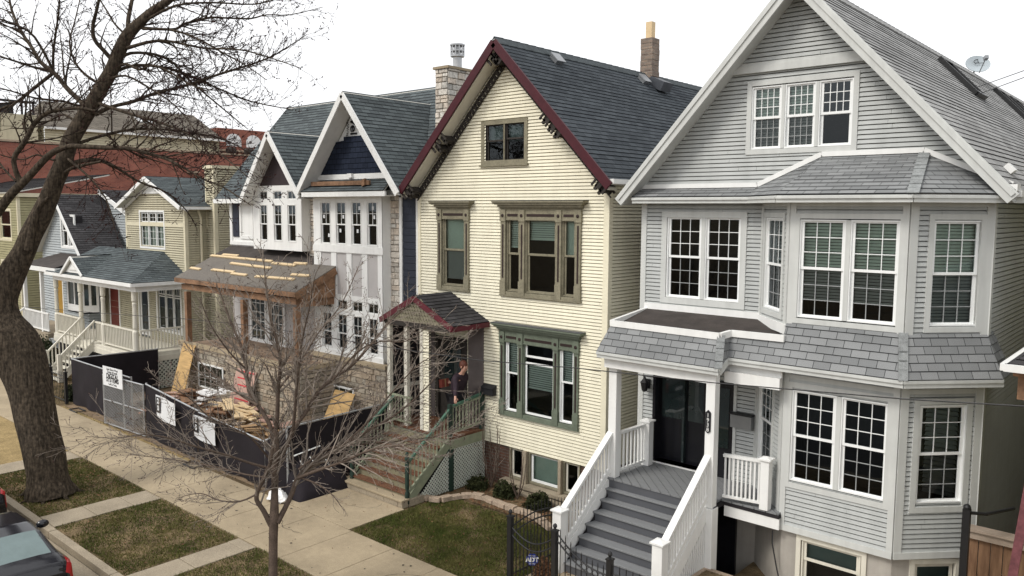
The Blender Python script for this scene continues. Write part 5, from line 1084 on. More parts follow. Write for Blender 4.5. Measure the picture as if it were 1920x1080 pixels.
for x in (-42.2, -41.0):
    mb = MB(); p, q = V(x, 11.2, .1), V(x, 12.9, 1.3); mb.beam(p+Z*.9, q+Z*.9, .08, .06); mb.beam(p+Z*.15, q+Z*.15, .06, .06)
    for k in range(11): b = p.lerp(q, (k+.5)/11); mb.beam(b+Z*.1, b+Z*.9, .045, .045)
    mb.build('stair_rail', 'white', BC)
for k in range(6): mb = MB(); mb.box(-42.2, -41., 12.8-.25*(k+1), 12.8-.25*k, 0, 1.3-.2*(k+1)); mb.build('step', 'conc_old', BC)
mb = MB(); FY(14.5).box(mb, -41.5, -40.85, 1.35, 3.5, 0, .03); frame(FY(14.5), mb, -41.6, -40.75, 1.3, 3.6, .1, 0, .04, 1); mb.build('front_door', ['yellowdoor', 'white'], BC)
OL = thing('olive_house', 'olive clapboard house at the far left, half hidden behind the big maple', 'house', (-52, 14.5, 0))
siding(OL, [yrect(-60, -46.4, 14.5, 0, 7.35)], 'olive', .13, .03, .03, [(-49.2, -47.5, 5.1, 6.6), (-49.2, -47.7, 2.4, 3.9)]); siding(OL, [xrect(-46.4, 14.5, 24, 0, 7.35)], 'olive', .13, .03, .03, name='side_wall')
mb = MB(); mb.box(-46.5, -46.37, 14.46, 14.6, 0, 7.4); mb.box(-60, -46.2, 14.3, 14.5, 7.3, 7.55); mb.box(-46.4, -46.2, 14.3, 24, 7.3, 7.5); mb.build('cornice', 'tan_trim', OL)
roof(OL, [[(-60, 14.2, 7.55), (-46.1, 14.2, 7.55), (-46.1, 19, 8.6), (-60, 19, 8.6)]], 'rf_dark', .06)
for z0, z1 in ((5.0, 6.7), (2.3, 4.0)): window(OL, FY(14.5), (-49.3, -47.4, z0, z1), [S(-49.15, -47.55, z0+.12, z1-.1, rail=(z0+z1)/2, fw=.06, sm='tan_trim')], .12, m='tan_trim', depth=.3)

# ================================================================ FAR BUILDINGS
RB = thing('brick_hall', 'long red brick building with tan top floor and hipped roof far behind the houses', 'building', (-61, 26, 0))
mb = MB(); planar(mb, xrect(-60, 8, 38, -.03, 11.12)); planar(mb, yrect(-75, -60, 8, -.03, 11.12)); mb.build('brick_wall', 'redbrick', RB)
mb = MB(); mb.box(-75, -60, 8, 38, 11.0, 11.12); mb.box(-60.1, -59.93, 8, 38, 11.05, 11.18)
for z, y in ((9.3, 33), (9.5, 30.5), (7.2, 19.2)): mb.box(-60.0, -59.7, y, y+.9, z, z+.12)
mb.build('coping', 'edge', RB); siding(RB, [xrect(-61.2, 21.0, 33.9, 11.12, 12.3), yrect(-72, -61.2, 21, 11.12, 12.3)], 'tan', .16, .03, .03, name='top_floor')
roof(RB, [[(-60.9, 20.9, 12.3), (-60.9, 34.2, 12.3), (-65.5, 34.0, 14.55), (-65.5, 22.5, 14.55)], [(-70, 20.9, 12.3), (-60.9, 20.9, 12.3), (-65.5, 22.5, 14.55)], [(-60.9, 34.2, 12.3), (-70, 34.2, 12.3), (-65.5, 34, 14.55)]], 'rf_bg', .1)
mb = MB(); mb.beam((-60.85, 20.9, 12.22), (-60.85, 34.2, 12.22), .14, .16); mb.build('gutter', 'white', RB)
mb = MB(); c = V(-63.4, 28.9, 13.53+.0); n_ = V(2.25, 0, 4.6).normalized(); u_ = V(-4.6, 0, 2.25).normalized(); mb.obox(c, u_*.45, Y*.55, n_*.1); mb.build('skylight', 'banner', RB)
mb = MB(); mb.box(-68, -61.2, 17.5, 20.6, 11.12, 13.0); o = mb.build('stair_block', 'tan', RB)
mb = MB()
for k in range(5): mb.box(-61.5, -61.4, 17.6+k*.7, 17.72+k*.7, 13., 13.9)
mb.box(-61.5, -61.4, 17.5, 20.6, 13.8, 13.95); mb.box(-62.3, -61.6, 18, 19.3, 13, 13.7); mb.build('roof_railing', 'black', RB)
CB = thing('arcade_building', 'far red brick building with pale round-arched openings behind the stone house gable', 'building', (-64, 37, 0)); mb = MB()
planar(mb, xrect(-62.5, 34.5, 44, 9, 13.4)); planar(mb, yrect(-70, -62.5, 34.5, 9, 13.4)); mb.build('brick_wall', 'redbrick', CB)
for y in (35.94, 37.77):
    mb = MB(); mb.prism([(-62.5, y-.68, 11.95), (-62.5, y+.68, 11.95)]+[(-62.5, y+.68*math.cos(a), 12.4+.6*math.sin(a)) for a in [math.pi*k/10 for k in range(11)]], (.04, 0, 0)); mb.build('arched_window', 'banner', CB); 
mb = MB(); mb.box(-62.5, -62.2, 34.2, 44, 11.5, 11.65); mb.build('sill_band', 'edge', CB)
for k, (y, l) in enumerate(((34.6, 'round dark planter on the brick roof edge, left of the pair'), (36.2, 'round dark planter on the brick roof edge, right of the pair'))):
    mb = MB(); mb.lathe((-60.6, y, 11.12), [(.28, 0), (.42, .2), (.42, .45), (.3, .6)], 12); o = mb.build('roof_planter', 'bracket', None); tag(rebase(o, (-60.6, y, 11.12)), l, 'planter', 'planters on the far roof')

# ================================================================ NEIGHBOUR ON THE RIGHT
NB = thing('porch_house', 'neighbouring house at the right edge showing white gutter, wood soffit and maroon stair rail', 'house', (0, 13.5, 0))
roof(NB, [[(-1.9, 11.7, 4.86), (3, 11.7, 4.86), (3, 13.6, 5.5), (-.9, 13.6, 5.5)], [(-1.9, 14.5, 4.86), (-1.9, 11.7, 4.86), (-.9, 13.6, 5.5)]], 'rf_dark', .05, name='porch_roof', under='lumber_or')
mb = MB(); mb.beam((-1.93, 11.68, 4.82), (3, 11.68, 4.82), .1, .09); mb.beam((-1.93, 11.68, 4.82), (-1.93, 14.5, 4.82), .1, .09); mb.build('gutter', 'white', NB); mb = MB(); mb.box(-1.85, 3, 11.8, 14.5, 4.7, 4.76); mb.box(-1.8, 3, 11.85, 11.95, 4.4, 4.7); mb.build('soffit', 'lumber_or', NB)
mb = MB(); mb.tube([(-1.62, 11.9, 4.95), (-1.2, 11.9, 5.0), (-.8, 11.95, 5.02)], .07, 8); mb.build('wrapped_pipe', 'bagwhite', NB)
siding(NB, [xrect_l(-1.45, 12.1, 14.5, 0, 4.7)], 'olive', name='porch_wall')  # unseen wall added to block light from the gap beside the grey house
siding(NB, [xrect_l(-1.0, 14.5, 30, 0, 8.5)], 'olive', .12, .03, .03, name='side_wall'); siding(NB, [yrect(-1.0, 6, 14.5, 0, 8.5)], 'olive', .12, .03, .03); roof(NB, [[(-1.3, 30, 8.4), (-1.3, 14.1, 8.4), (2.5, 14.1, 11.8), (2.5, 30, 11.8)], [(6.3, 14.1, 8.4), (6.3, 30, 8.4), (2.5, 30, 11.8), (2.5, 14.1, 11.8)]], 'rf_dark', .08)  # walls raised high out of view to keep light out of the gap
siding(NB, [[(-1, 14.5, 8.5), (6, 14.5, 8.5), (2.5, 14.5, 11.6)]], 'olive', name='gable')
for a in (.2, 3.4): window(NB, FY(14.48), (a, a+1.5, 5.9, 7.7), [S(a+.1, a+1.4, 6.0, 7.6, rail=6.8)], .1, m='white', depth=.02)
mb = MB(); mb.box(-1.55, -1.42, 12.0, 12.13, 0, 4.4); mb.build('porch_post', 'tan_trim', NB)
mb = MB(); mb.beam((-1.5, 11.4, 3.9), (-1.72, 11.2, 1.2), .1, .05, up=Y); mb.build('stair_rail', 'brown_maroon', NB)
CF = thing('cedar_fence', 'brown cedar board fence with pale cap rail between the grey house and its right neighbour', 'fence', (-2, 13.75, 0)); mb = MB()
for k in range(11): x = -2.62+k*.165; mb.box(x, x+.155, 13.74+.006*(k % 2), 13.765+.006*(k % 2), 0, 1.86)
mb.build('board', 'wood', CF); mb = MB(); mb.box(-2.66, -.9, 13.64, 13.86, 1.9, 1.94); mb.box(-2.64, -.9, 13.68, 13.73, 1.78, 1.9); mb.build('cap_rail', 'woodcap', CF)
GP = thing('gate_post', 'tall black steel gate post with a latch arm beside the cedar fence', 'gate post', (-2.52, 13.1, 0)); mb = MB(); mb.box(-2.57, -2.47, 13.05, 13.15, 0, 2.42); mb.ball((-2.52, 13.1, 2.44), .055); mb.build('post', 'black', GP); mb = MB(); mb.tube([(-2.5, 13.12, 2.36), (-2.3, 13.3, 2.34), (-2.05, 13.9, 2.32)], .025, 6); mb.build('latch_arm', 'black', GP)

# ================================================================ TREES
MAPLE = [
[(-20.35,6.75,-0.03,0.555),(-20.43,6.74,0.41,0.454),(-20.53,6.72,0.98,0.454),(-20.72,6.65,1.73,0.454),(-20.88,6.60,2.48,0.479),(-21.12,6.49,3.19,0.555),(-21.32,6.36,3.61,0.580),(-21.49,6.27,4.08,0.454),(-21.52,6.30,4.55,0.328),(-21.46,6.41,4.95,0.303),(-21.38,6.53,5.28,0.290),(-21.22,6.72,5.71,0.246),(-21.12,6.86,6.12,0.240),(-20.99,7.03,6.54,0.233),(-20.88,7.18,6.96,0.214),(-20.79,7.31,7.38,0.202),(-20.68,7.47,7.82,0.189),(-20.59,7.61,8.32,0.183),(-20.45,7.78,8.70,0.177),(-20.32,7.93,9.02,0.177),(-20.21,8.07,9.33,0.170),(-20.10,8.21,9.65,0.164),(-19.95,8.38,10.02,0.158),(-19.86,8.52,10.44,0.151),(-19.72,8.69,10.84,0.145),(-19.53,8.89,11.13,0.120),(-19.32,9.12,11.41,0.101),(-19.05,9.38,11.66,0.088),(-18.81,9.64,12.04,0.063),(-18.61,9.88,12.55,0.038)],
[(-21.48,6.26,3.92,0.292),(-21.62,5.86,4.89,0.219),(-21.50,5.77,5.64,0.167),(-21.14,5.92,6.26,0.124),(-20.73,6.12,6.72,0.106),(-20.43,6.26,7.04,0.098),(-20.16,6.40,7.28,0.089),(-19.89,6.53,7.51,0.076),(-19.54,6.70,7.83,0.068),(-19.28,6.83,8.00,0.064),(-18.97,7.00,8.09,0.055),(-18.60,7.18,8.08,0.051),(-18.10,7.43,8.05,0.047),(-17.61,7.66,8.03,0.043),(-17.18,7.86,7.92,0.038),(-16.75,8.05,7.80,0.030),(-16.30,8.23,7.60,0.024),(-15.86,8.40,7.37,0.019),(-15.38,8.60,7.19,0.015),(-14.75,8.82,6.83,0.009)],
[(-20.15,6.39,7.28,0.073),(-20.17,6.30,7.57,0.056),(-20.12,6.27,7.86,0.056),(-19.88,6.40,8.17,0.056),(-19.73,6.47,8.38,0.052),(-19.63,6.52,8.55,0.051),(-19.46,6.61,8.71,0.047),(-19.26,6.72,8.82,0.043),(-18.98,6.87,8.87,0.039),(-18.57,7.10,8.89,0.035),(-18.21,7.28,8.82,0.023)],
[(-20.18,8.04,8.95,0.051),(-20.04,8.38,9.16,0.043),(-19.84,8.80,9.31,0.044),(-19.63,9.23,9.53,0.040),(-19.31,9.88,9.77,0.036),(-19.03,10.44,10.03,0.031),(-18.80,10.89,10.23,0.027),(-18.56,11.35,10.43,0.023),(-18.33,11.82,10.70,0.018),(-18.03,12.50,11.24,0.009)],
[(-20.63,7.49,7.73,0.060),(-20.53,7.80,7.87,0.052),(-20.41,8.11,7.91,0.048),(-20.32,8.32,7.85,0.044),(-20.21,8.58,7.69,0.035),(-20.10,8.85,7.48,0.028),(-19.99,9.12,7.33,0.018)],
[(-20.71,7.39,7.51,0.047),(-20.36,7.54,7.68,0.038),(-19.99,7.70,7.76,0.034),(-19.56,7.89,7.83,0.029)],
[(-20.26,7.98,9.02,0.060),(-20.62,7.89,9.29,0.056),(-21.07,7.77,9.63,0.057),(-21.47,7.69,9.97,0.053),(-22.00,7.53,10.32,0.049),(-22.33,7.48,10.68,0.045),(-22.76,7.40,11.11,0.041),(-23.23,7.36,11.69,0.032),(-23.57,7.40,12.28,0.023)],
[(-21.65,7.70,10.02,0.035),(-21.47,7.65,10.47,0.031),(-21.24,7.65,10.94,0.026),(-21.00,7.65,11.40,0.021),(-20.80,7.62,11.85,0.017)],
[(-21.67,7.68,10.01,0.044),(-22.18,7.38,9.64,0.040),(-22.58,7.14,9.34,0.036),(-22.98,6.90,9.18,0.032),(-23.52,6.58,8.93,0.023)],
[(-21.73,7.63,10.09,0.035),(-21.91,7.31,10.16,0.028),(-22.06,7.02,10.26,0.024),(-22.21,6.73,10.36,0.021),(-22.41,6.35,10.58,0.017)],
[(-19.94,8.42,10.21,0.056),(-20.01,8.24,10.44,0.051),(-20.08,8.07,10.67,0.047),(-20.03,8.02,10.96,0.042),(-19.88,8.04,11.24,0.038),(-19.68,8.07,11.63,0.033)],
[(-19.73,8.69,10.88,0.056),(-19.88,8.78,11.25,0.052),(-20.03,8.95,11.74,0.044),(-20.17,9.08,12.17,0.035)],
[(-19.80,8.62,10.88,0.026),(-20.05,8.53,11.11,0.022),(-20.26,8.48,11.38,0.021),(-20.52,8.41,11.71,0.017)],
[(-19.53,8.88,11.01,0.039),(-19.35,9.29,11.02,0.035),(-19.22,9.61,11.06,0.031),(-19.17,9.79,11.20,0.030),(-19.05,10.08,11.31,0.028),(-18.94,10.36,11.42,0.027),(-18.76,10.76,11.45,0.022),(-18.54,11.22,11.49,0.020),(-18.39,11.57,11.62,0.016),(-18.14,12.10,11.68,0.013),(-17.80,12.85,11.96,0.007)],
[(-19.47,8.93,10.98,0.034),(-18.86,9.17,10.93,0.029),(-18.35,9.37,10.80,0.025),(-17.83,9.54,10.58,0.022),(-17.22,9.72,10.26,0.018),(-16.63,9.90,9.96,0.013),(-16.03,10.05,9.59,0.008)],
[(-19.83,8.51,10.25,0.043),(-19.77,8.75,10.43,0.036),(-19.57,9.24,10.45,0.031),(-19.40,9.61,10.28,0.028),(-19.32,9.89,9.96,0.025),(-19.23,10.14,9.73,0.022),(-19.01,10.69,9.24,0.017),(-18.79,11.21,8.78,0.009)],
[(-19.90,8.42,10.02,0.039),(-19.61,8.55,10.13,0.034),(-19.20,8.70,9.98,0.029),(-18.87,8.83,10.06,0.027),(-18.37,9.00,9.88,0.023),(-17.88,9.15,9.61,0.019),(-17.29,9.35,9.37,0.013)],
[(-20.03,8.28,9.77,0.034),(-19.41,8.45,9.83,0.025),(-18.56,8.61,9.49,0.021),(-17.59,8.74,9.01,0.016),(-16.70,8.75,8.37,0.011),(-16.02,8.68,7.78,0.007)],
[(-20.88,6.69,5.76,0.085),(-20.85,6.76,6.13,0.085),(-20.80,6.85,6.50,0.068),(-20.74,6.95,6.81,0.051),(-20.59,7.10,7.00,0.034)],
[(-20.43,7.79,8.70,0.030),(-20.97,7.65,8.98,0.026),(-21.38,7.49,8.86,0.021),(-21.96,7.26,8.69,0.018),(-22.62,7.01,8.71,0.013)],
[(-20.24,6.32,7.34,0.028),(-20.56,6.22,7.58,0.024),(-20.93,6.13,7.94,0.021),(-21.25,6.14,8.44,0.017)],
[(-20.12,8.19,9.65,0.034),(-20.69,8.06,9.94,0.030),(-21.14,8.01,10.29,0.025),(-21.55,8.06,10.80,0.020),(-21.80,8.30,11.38,0.016),(-22.05,8.54,11.99,0.013)],
[(-20.62,7.54,8.01,0.030),(-20.67,7.26,7.87,0.024),(-20.75,6.95,7.98,0.019),(-20.81,6.63,7.85,0.015),(-20.90,6.23,7.95,0.012)],
[(-20.04,8.29,9.87,0.043),(-19.95,8.95,10.20,0.037),(-19.74,9.84,10.17,0.031),(-19.52,10.70,9.86,0.024),(-19.27,11.59,9.56,0.017),(-18.93,12.58,9.42,0.010)],
[(-20.18,8.08,9.24,0.043),(-18.82,8.34,8.88,0.033),(-17.33,8.59,8.51,0.024),(-15.99,8.73,8.00,0.017),(-14.72,8.76,7.39,0.009)],
[(-19.78,8.60,10.50,0.043),(-18.65,8.94,10.61,0.033),(-17.35,9.28,10.33,0.024),(-16.11,9.60,10.17,0.017),(-14.51,9.91,9.66,0.008)],
[(-21.56,7.75,9.89,0.035),(-21.55,7.29,10.80,0.029),(-21.69,6.89,11.06,0.024),(-21.85,6.45,11.19,0.017)],
[(-20.67,7.49,7.98,0.034),(-19.65,7.62,7.49,0.025),(-18.75,7.64,6.94,0.016),(-18.04,7.50,6.30,0.008)],
[(-20.59,7.59,8.19,0.043),(-20.57,8.32,8.50,0.037),(-20.48,9.19,8.73,0.031),(-20.30,10.21,8.74,0.024),(-20.07,11.26,8.59,0.017),(-19.86,12.23,8.09,0.010)],
[(-20.31,7.94,9.08,0.034),(-20.34,7.43,9.21,0.027),(-20.36,6.88,9.22,0.021),(-20.35,6.34,9.33,0.016),(-20.33,5.93,9.40,0.011)],
[(-19.46,8.96,11.16,0.034),(-18.65,9.35,11.47,0.029),(-17.73,9.78,11.47,0.022),(-16.70,10.24,11.36,0.016),(-15.95,10.58,11.51,0.011)],
[(-19.20,8.70,7.33,0.026),(-19.02,9.12,7.15,0.019),(-18.86,9.55,6.71,0.013),(-18.83,9.79,6.25,0.009)],
]
SAPLING = [
[(-11.84,7.29,-0.47,0.101),(-11.87,7.34,0.08,0.086),(-11.89,7.36,0.40,0.081),(-11.93,7.41,1.09,0.079),(-11.95,7.45,1.50,0.081),(-11.97,7.48,1.91,0.062),(-12.00,7.52,2.37,0.060),(-12.00,7.55,2.69,0.053),(-12.04,7.56,2.97,0.048)],
[(-11.98,7.40,1.32,0.053),(-12.04,7.30,1.59,0.045),(-12.10,7.21,1.79,0.040),(-12.06,7.22,1.98,0.036),(-11.94,7.28,2.23,0.033),(-11.83,7.33,2.50,0.028),(-11.77,7.34,2.79,0.023)],
[(-11.90,7.47,1.36,0.053),(-11.90,7.62,1.56,0.046),(-11.90,7.78,1.81,0.044),(-11.92,7.90,2.03,0.042),(-11.86,8.11,2.21,0.037),(-11.74,8.40,2.39,0.035),(-11.58,8.73,2.55,0.030),(-11.42,9.08,2.75,0.025),(-11.22,9.49,2.96,0.020),(-11.04,9.92,3.28,0.015),(-10.89,10.35,3.67,0.009)],
[(-11.69,7.76,2.13,0.031),(-11.39,7.85,2.28,0.028),(-11.03,7.95,2.44,0.026),(-10.68,8.04,2.60,0.023),(-10.26,8.15,2.82,0.020),(-9.94,8.23,2.93,0.016),(-9.49,8.35,3.04,0.012),(-8.94,8.47,3.25,0.007)],
[(-12.04,7.53,2.74,0.038),(-12.18,7.54,3.04,0.039),(-12.44,7.47,3.36,0.034),(-12.62,7.42,3.58,0.032),(-12.78,7.47,4.01,0.029),(-12.89,7.48,4.26,0.027),(-13.09,7.45,4.59,0.022),(-13.29,7.42,4.92,0.017),(-13.52,7.40,5.33,0.010)],
[(-12.03,7.56,2.91,0.038),(-11.96,7.56,3.26,0.036),(-11.90,7.55,3.72,0.033),(-11.82,7.55,4.15,0.028),(-11.82,7.50,4.49,0.023),(-11.84,7.40,4.95,0.019),(-11.83,7.33,5.41,0.014),(-11.80,7.27,5.90,0.007)],
[(-12.00,7.52,2.37,0.041),(-11.97,7.67,2.55,0.039),(-11.99,7.89,2.90,0.039),(-11.94,8.14,3.21,0.037),(-11.92,8.35,3.49,0.035),(-11.83,8.60,3.71,0.032),(-11.69,8.95,3.94,0.028),(-11.56,9.35,4.35,0.020),(-11.46,9.70,4.72,0.015),(-11.32,10.04,5.00,0.008)],
[(-11.81,7.76,2.94,0.029),(-11.67,7.72,3.33,0.026),(-11.51,7.66,3.83,0.023),(-11.40,7.63,4.12,0.021),(-11.22,7.58,4.60,0.016),(-10.96,7.55,5.15,0.012),(-10.72,7.50,5.69,0.006)],
[(-12.04,7.64,3.66,0.022),(-12.06,7.91,3.90,0.019),(-12.09,8.26,4.23,0.017),(-12.13,8.58,4.57,0.014),(-12.13,9.07,5.02,0.011),(-12.25,9.56,5.68,0.006)],
[(-12.29,7.39,3.38,0.022),(-12.68,7.28,3.53,0.019),(-13.05,7.19,3.72,0.017),(-13.47,7.08,3.92,0.013),(-14.04,6.98,4.35,0.008)],
[(-12.02,7.49,2.28,0.024),(-12.16,7.15,2.44,0.020),(-12.32,6.76,2.65,0.018),(-12.47,6.37,2.83,0.015),(-12.61,5.99,3.03,0.013),(-12.74,5.62,3.15,0.010),(-12.87,5.22,3.15,0.006),(-12.99,4.83,3.24,0.003)],
[(-12.09,7.41,2.14,0.019),(-12.48,7.23,2.15,0.016),(-12.93,7.03,2.21,0.015),(-13.48,6.78,2.25,0.012),(-14.09,6.49,2.28,0.009),(-14.71,6.19,2.28,0.005)],
[(-12.08,7.46,2.46,0.019),(-12.06,7.10,2.92,0.016),(-12.10,6.74,3.17,0.014),(-12.13,6.39,3.41,0.011),(-12.10,6.03,3.81,0.008),(-12.10,5.61,4.11,0.004)],
[(-12.18,7.30,1.87,0.017),(-12.55,7.15,1.67,0.015),(-12.97,6.99,1.63,0.012),(-13.37,6.85,1.70,0.009),(-13.86,6.64,1.54,0.005)],
[(-11.68,7.77,2.15,0.019),(-11.36,7.87,2.10,0.014),(-11.02,7.96,1.97,0.010),(-10.77,7.99,1.79,0.007)],
[(-11.16,8.29,2.67,0.018),(-11.06,8.80,3.04,0.016),(-10.98,9.35,3.54,0.013),(-10.86,9.89,3.97,0.010),(-10.62,10.48,4.22,0.006)],
[(-11.34,8.28,3.83,0.017),(-10.84,8.42,4.36,0.014),(-10.40,8.57,4.57,0.011),(-9.96,8.72,4.60,0.008),(-9.52,8.85,4.90,0.004)],
[(-12.50,7.29,4.02,0.016),(-12.53,7.02,4.33,0.013),(-12.51,6.69,4.83,0.010),(-12.42,6.47,5.30,0.005)],
[(-11.69,7.78,2.28,0.019),(-11.65,8.42,2.53,0.017),(-11.48,9.13,2.48,0.014),(-11.28,9.86,2.43,0.012),(-11.03,10.73,2.44,0.009),(-10.86,11.54,2.76,0.004)],
]

def smooth(pts, n=3):
    """Catmull-Rom through (x, y, z, r)"""
    out = []
    for i in range(len(pts)-1):
        p0, p1, p2, p3 = (Vector(pts[max(i-1, 0)]), Vector(pts[i]), Vector(pts[i+1]), Vector(pts[min(i+2, len(pts)-1)]))
        for k in range(n):
            t = k/n; out.append(.5*((2*p1)+(p2-p0)*t+(2*p0-5*p1+4*p2-p3)*t*t+(3*p1-p0-3*p2+p3)*t*t*t))
    out.append(Vector(pts[-1])); return out
def rough_tube(mb, pts, n, seed, amp=.05, mi=0):
    """tube with buttressed, uneven bark outline"""
    base = len(mb.v); ref = None; k = len(pts); P3 = [p.to_3d() if len(p) == 4 else p for p in pts]
    for i, p in enumerate(pts):
        t = (P3[min(i+1, k-1)]-P3[max(i-1, 0)]).normalized()
        ref = t.cross(X).normalized() if ref is None else (ref-t*ref.dot(t)).normalized()
        o = t.cross(ref)
        for j in range(n):
            a = 6.28318*j/n; d = ref*math.cos(a)+o*math.sin(a); q = noise.noise(Vector((math.cos(a)*1.6, math.sin(a)*1.6, P3[i].z*.5+seed)))+.5*noise.noise(Vector((math.cos(a)*5, math.sin(a)*5, P3[i].z*1.3+seed)))
            mb.v.append(tuple(P3[i]+d*p[3]*(1+amp*2*q)))
    for i in range(k-1):
        for j in range(n):
            a, b = base+i*n+j, base+i*n+(j+1) % n; mb.f.append((a, b, b+n, a+n)); mb.m.append(mi); mb.uv.append(None); mb.c.append(None)
class Tree:
    def __init__(s, seed, bud, maxlev, dens, rmin): s.r = random.Random(seed); s.tw = MB(); s.lm = MB(); s.bd = MB(); s.bud = bud; s.maxlev = maxlev; s.dens = dens; s.rmin = rmin; s.n = 0
    def budat(s, p, d):
        r = s.r; q = V(r.uniform(-1, 1), r.uniform(-1, 1), r.uniform(-1, 1)); d = (d+q*.7).normalized(); l = s.bud*r.uniform(.6, 1.3); sd = d.cross(q).normalized()*l*.42; s2 = d.cross(sd)
        s.bd.add([p, p+d*l*.5+sd, p+d*l, p+d*l*.5-sd, p+d*l*.5+s2, p+d*l*.5-s2], [(0, 1, 2, 3), (0, 4, 2, 5)])
    def grow(s, P, D, L, r0, lev, up, spread):
        r = s.r; n = 4 if lev < s.maxlev else 3; pts = [P]; d = D.normalized(); rs = [r0]; st = L/n
        for k in range(n):
            d = (d+V(r.gauss(0, .16), r.gauss(0, .16), r.gauss(0, .12)+up*(.5+.5*k/n))).normalized(); pts.append(pts[-1]+d*st); rs.append(max(s.rmin, r0*(1-.75*(k+1)/n)))
        (s.lm if r0 > .016 else s.tw).tube(pts, rs, 5 if r0 > .016 else 3, cap=False); s.n += 1
        if lev >= s.maxlev:
            for k in range(r.randint(2, 4)):
                j = r.randint(1, n); s.budat(pts[j].lerp(pts[j-1], r.random()), (pts[j]-pts[j-1]).normalized())
            s.budat(pts[-1], d); return
        s.kids(pts, rs, L, lev, up, spread, max(2, int(s.dens*L**.5+r.random())))
    def kids(s, pts, rs, L, lev, up, spread, m, t0=.2):
        r = s.r
        for k in range(m):
            t = t0+(1-t0)*((k+r.random())/m); f = t*(len(pts)-1); i = min(int(f), len(pts)-2); p = pts[i].lerp(pts[i+1], f-i); tg = (pts[i+1]-pts[i]).normalized()
            ax = V(r.gauss(0, 1), r.gauss(0, 1), r.gauss(0, 1)); side = tg.cross(ax)
            if side.length < .01: continue
            side.normalize(); a = R(r.uniform(*spread)); d = tg*math.cos(a)+side*math.sin(a); d.z += up*1.2
            rr = rs[i]*(1-(f-i))+rs[i+1]*(f-i); l = L*r.uniform(.28, .55)*(1.15-.55*t)
            if l > .06: s.grow(p, d, l, max(s.rmin, min(rr*.6, .011+l*.012)), lev+1, up, spread)
    def limb(s, pts, lev=0, up=.05, spread=(28, 62), per=2.6, t0=.25, Lk=.62):
        q = smooth(pts, 3); P3 = [p.to_3d() for p in q]; L = sum((a-b).length for a, b in zip(P3, P3[1:])); rs = [p[3] for p in q]
        s.kids(P3, rs, min(L, 3.2)*Lk*1.4, lev, up, spread, int(per*L), t0)
        s.kids(P3, rs, min(L, 3.2)*Lk*.6, lev+1, up, spread, int(per*L*1.3), t0)
def build_tree(name, label, loc, data, ntrunk, bark, twigm, T, up, spread, per, group=None, trunk_n=18, twl=None, Lk=.62, skip=()):
    t = thing(name, label, 'tree', loc, group)
    for i, p in enumerate(data):
        q = smooth(p, 4 if i < ntrunk else 3); mb = MB(); rough_tube(mb, q, trunk_n if i < ntrunk else 8, i*7.3, .055 if i < ntrunk else .03); mb.build('trunk' if i < ntrunk else 'limb', bark, t, smooth=True)
        if i in skip: continue
        T.limb(p, 1, up, spread, per*(.55 if i < ntrunk else 1), .62 if i < ntrunk else .22, Lk)
    if T.lm.v: T.lm.build('boughs', bark if twl is None else twl, t, smooth=True)
    T.tw.build('twigs', twigm, t)
    if T.bd.v: T.bd.build('buds', 'bud', t)
    return t
T = Tree(21, .03, 4, 3.7, .0036)
mt = build_tree('maple_tree', 'big leaning maple with thick furrowed trunk and bare budding branches beside the kerb', (-20.35, 6.75, 0), MAPLE, 2, 'bark', 'twig_dk', T, .05, (25, 60), 4.2, skip=(18,))
mb = MB(); rng = random.Random(3)
for k in range(7):
    a = k*.9+.3; p = V(-20.35, 6.72, 0); d = V(math.cos(a), math.sin(a), 0); l = rng.uniform(.7, .95)
    mb.tube([p+d*.3+Z*.34, p+d*.46+Z*.13, p+d*(l*.72)+Z*.0, p+d*(l*.72+.25)-Z*.06], [.11, .09, .05, .02], 8)
mb.build('root', 'bark', mt, smooth=True)
T2_ = Tree(5, .017, 4, 3.7, .0032)
build_tree('young_tree', 'small bare vase-shaped street tree in the nearest lawn strip', (-11.9, 7.3, 0), SAPLING, 1, 'bark2', 'twig', T2_, .03, (20, 55), 7.0, trunk_n=12, twl='twig', Lk=.62)

# ================================================================ SHRUBS
def leafball(name, c, r, n, m, seed, label, group, leaf=.035):
    rng = random.Random(seed); mb = MB(); c = V(c)
    for _ in range(n):
        d = V(rng.gauss(0, 1), rng.gauss(0, 1), rng.gauss(0, 1)).normalized(); d.z = abs(d.z)*.95-.12
        q = .72+.28*noise.noise(d*2.2+V(seed, 0, 0)); p = c+V(d.x*r[0], d.y*r[1], d.z*r[2]+.05)*q*rng.uniform(.55, 1.05)
        a = V(rng.gauss(0, 1), rng.gauss(0, 1), rng.gauss(0, 1)).normalized()*leaf; b = a.cross(V(rng.gauss(0, 1), rng.gauss(0, 1), rng.gauss(0, 1))).normalized()*leaf*.5
        mb.face([p-a, p+b, p+a, p-b])
    t = thing(name, label, 'shrub', c, group); mb.build('foliage', m, t)
    sb = MB()
    for k in range(5): a = k*1.256; sb.tube([c-Z*.03, c+V(math.cos(a)*r[0]*.4, math.sin(a)*r[1]*.4, r[2]*.6)], [.012, .006], 5)
    sb.build('stem', 'bark2', t)
gb = 'rounded evergreens in the garden bed'
leafball('boxwood_shrub', (-13.2, 13.85, 0), (.36, .34, .42), 1500, 'box', 1, 'small dark boxwood beside the lattice of the maroon porch', gb)
leafball('boxwood_shrub', (-12.35, 13.9, 0), (.42, .38, .48), 1900, 'box', 2, 'dark boxwood below the left basement window of the cream house', gb)
leafball('boxwood_shrub', (-11.3, 13.82, 0), (.44, .4, .5), 1900, 'box', 3, 'round boxwood close to the black iron fence, in front of the wide basement window', gb)
leafball('evergreen_bush', (-37.2, 12.2, 0), (1.3, .9, 1.9), 5200, 'bush', 4, 'dark evergreen bush below the pale blue cottage porch', None, .06)
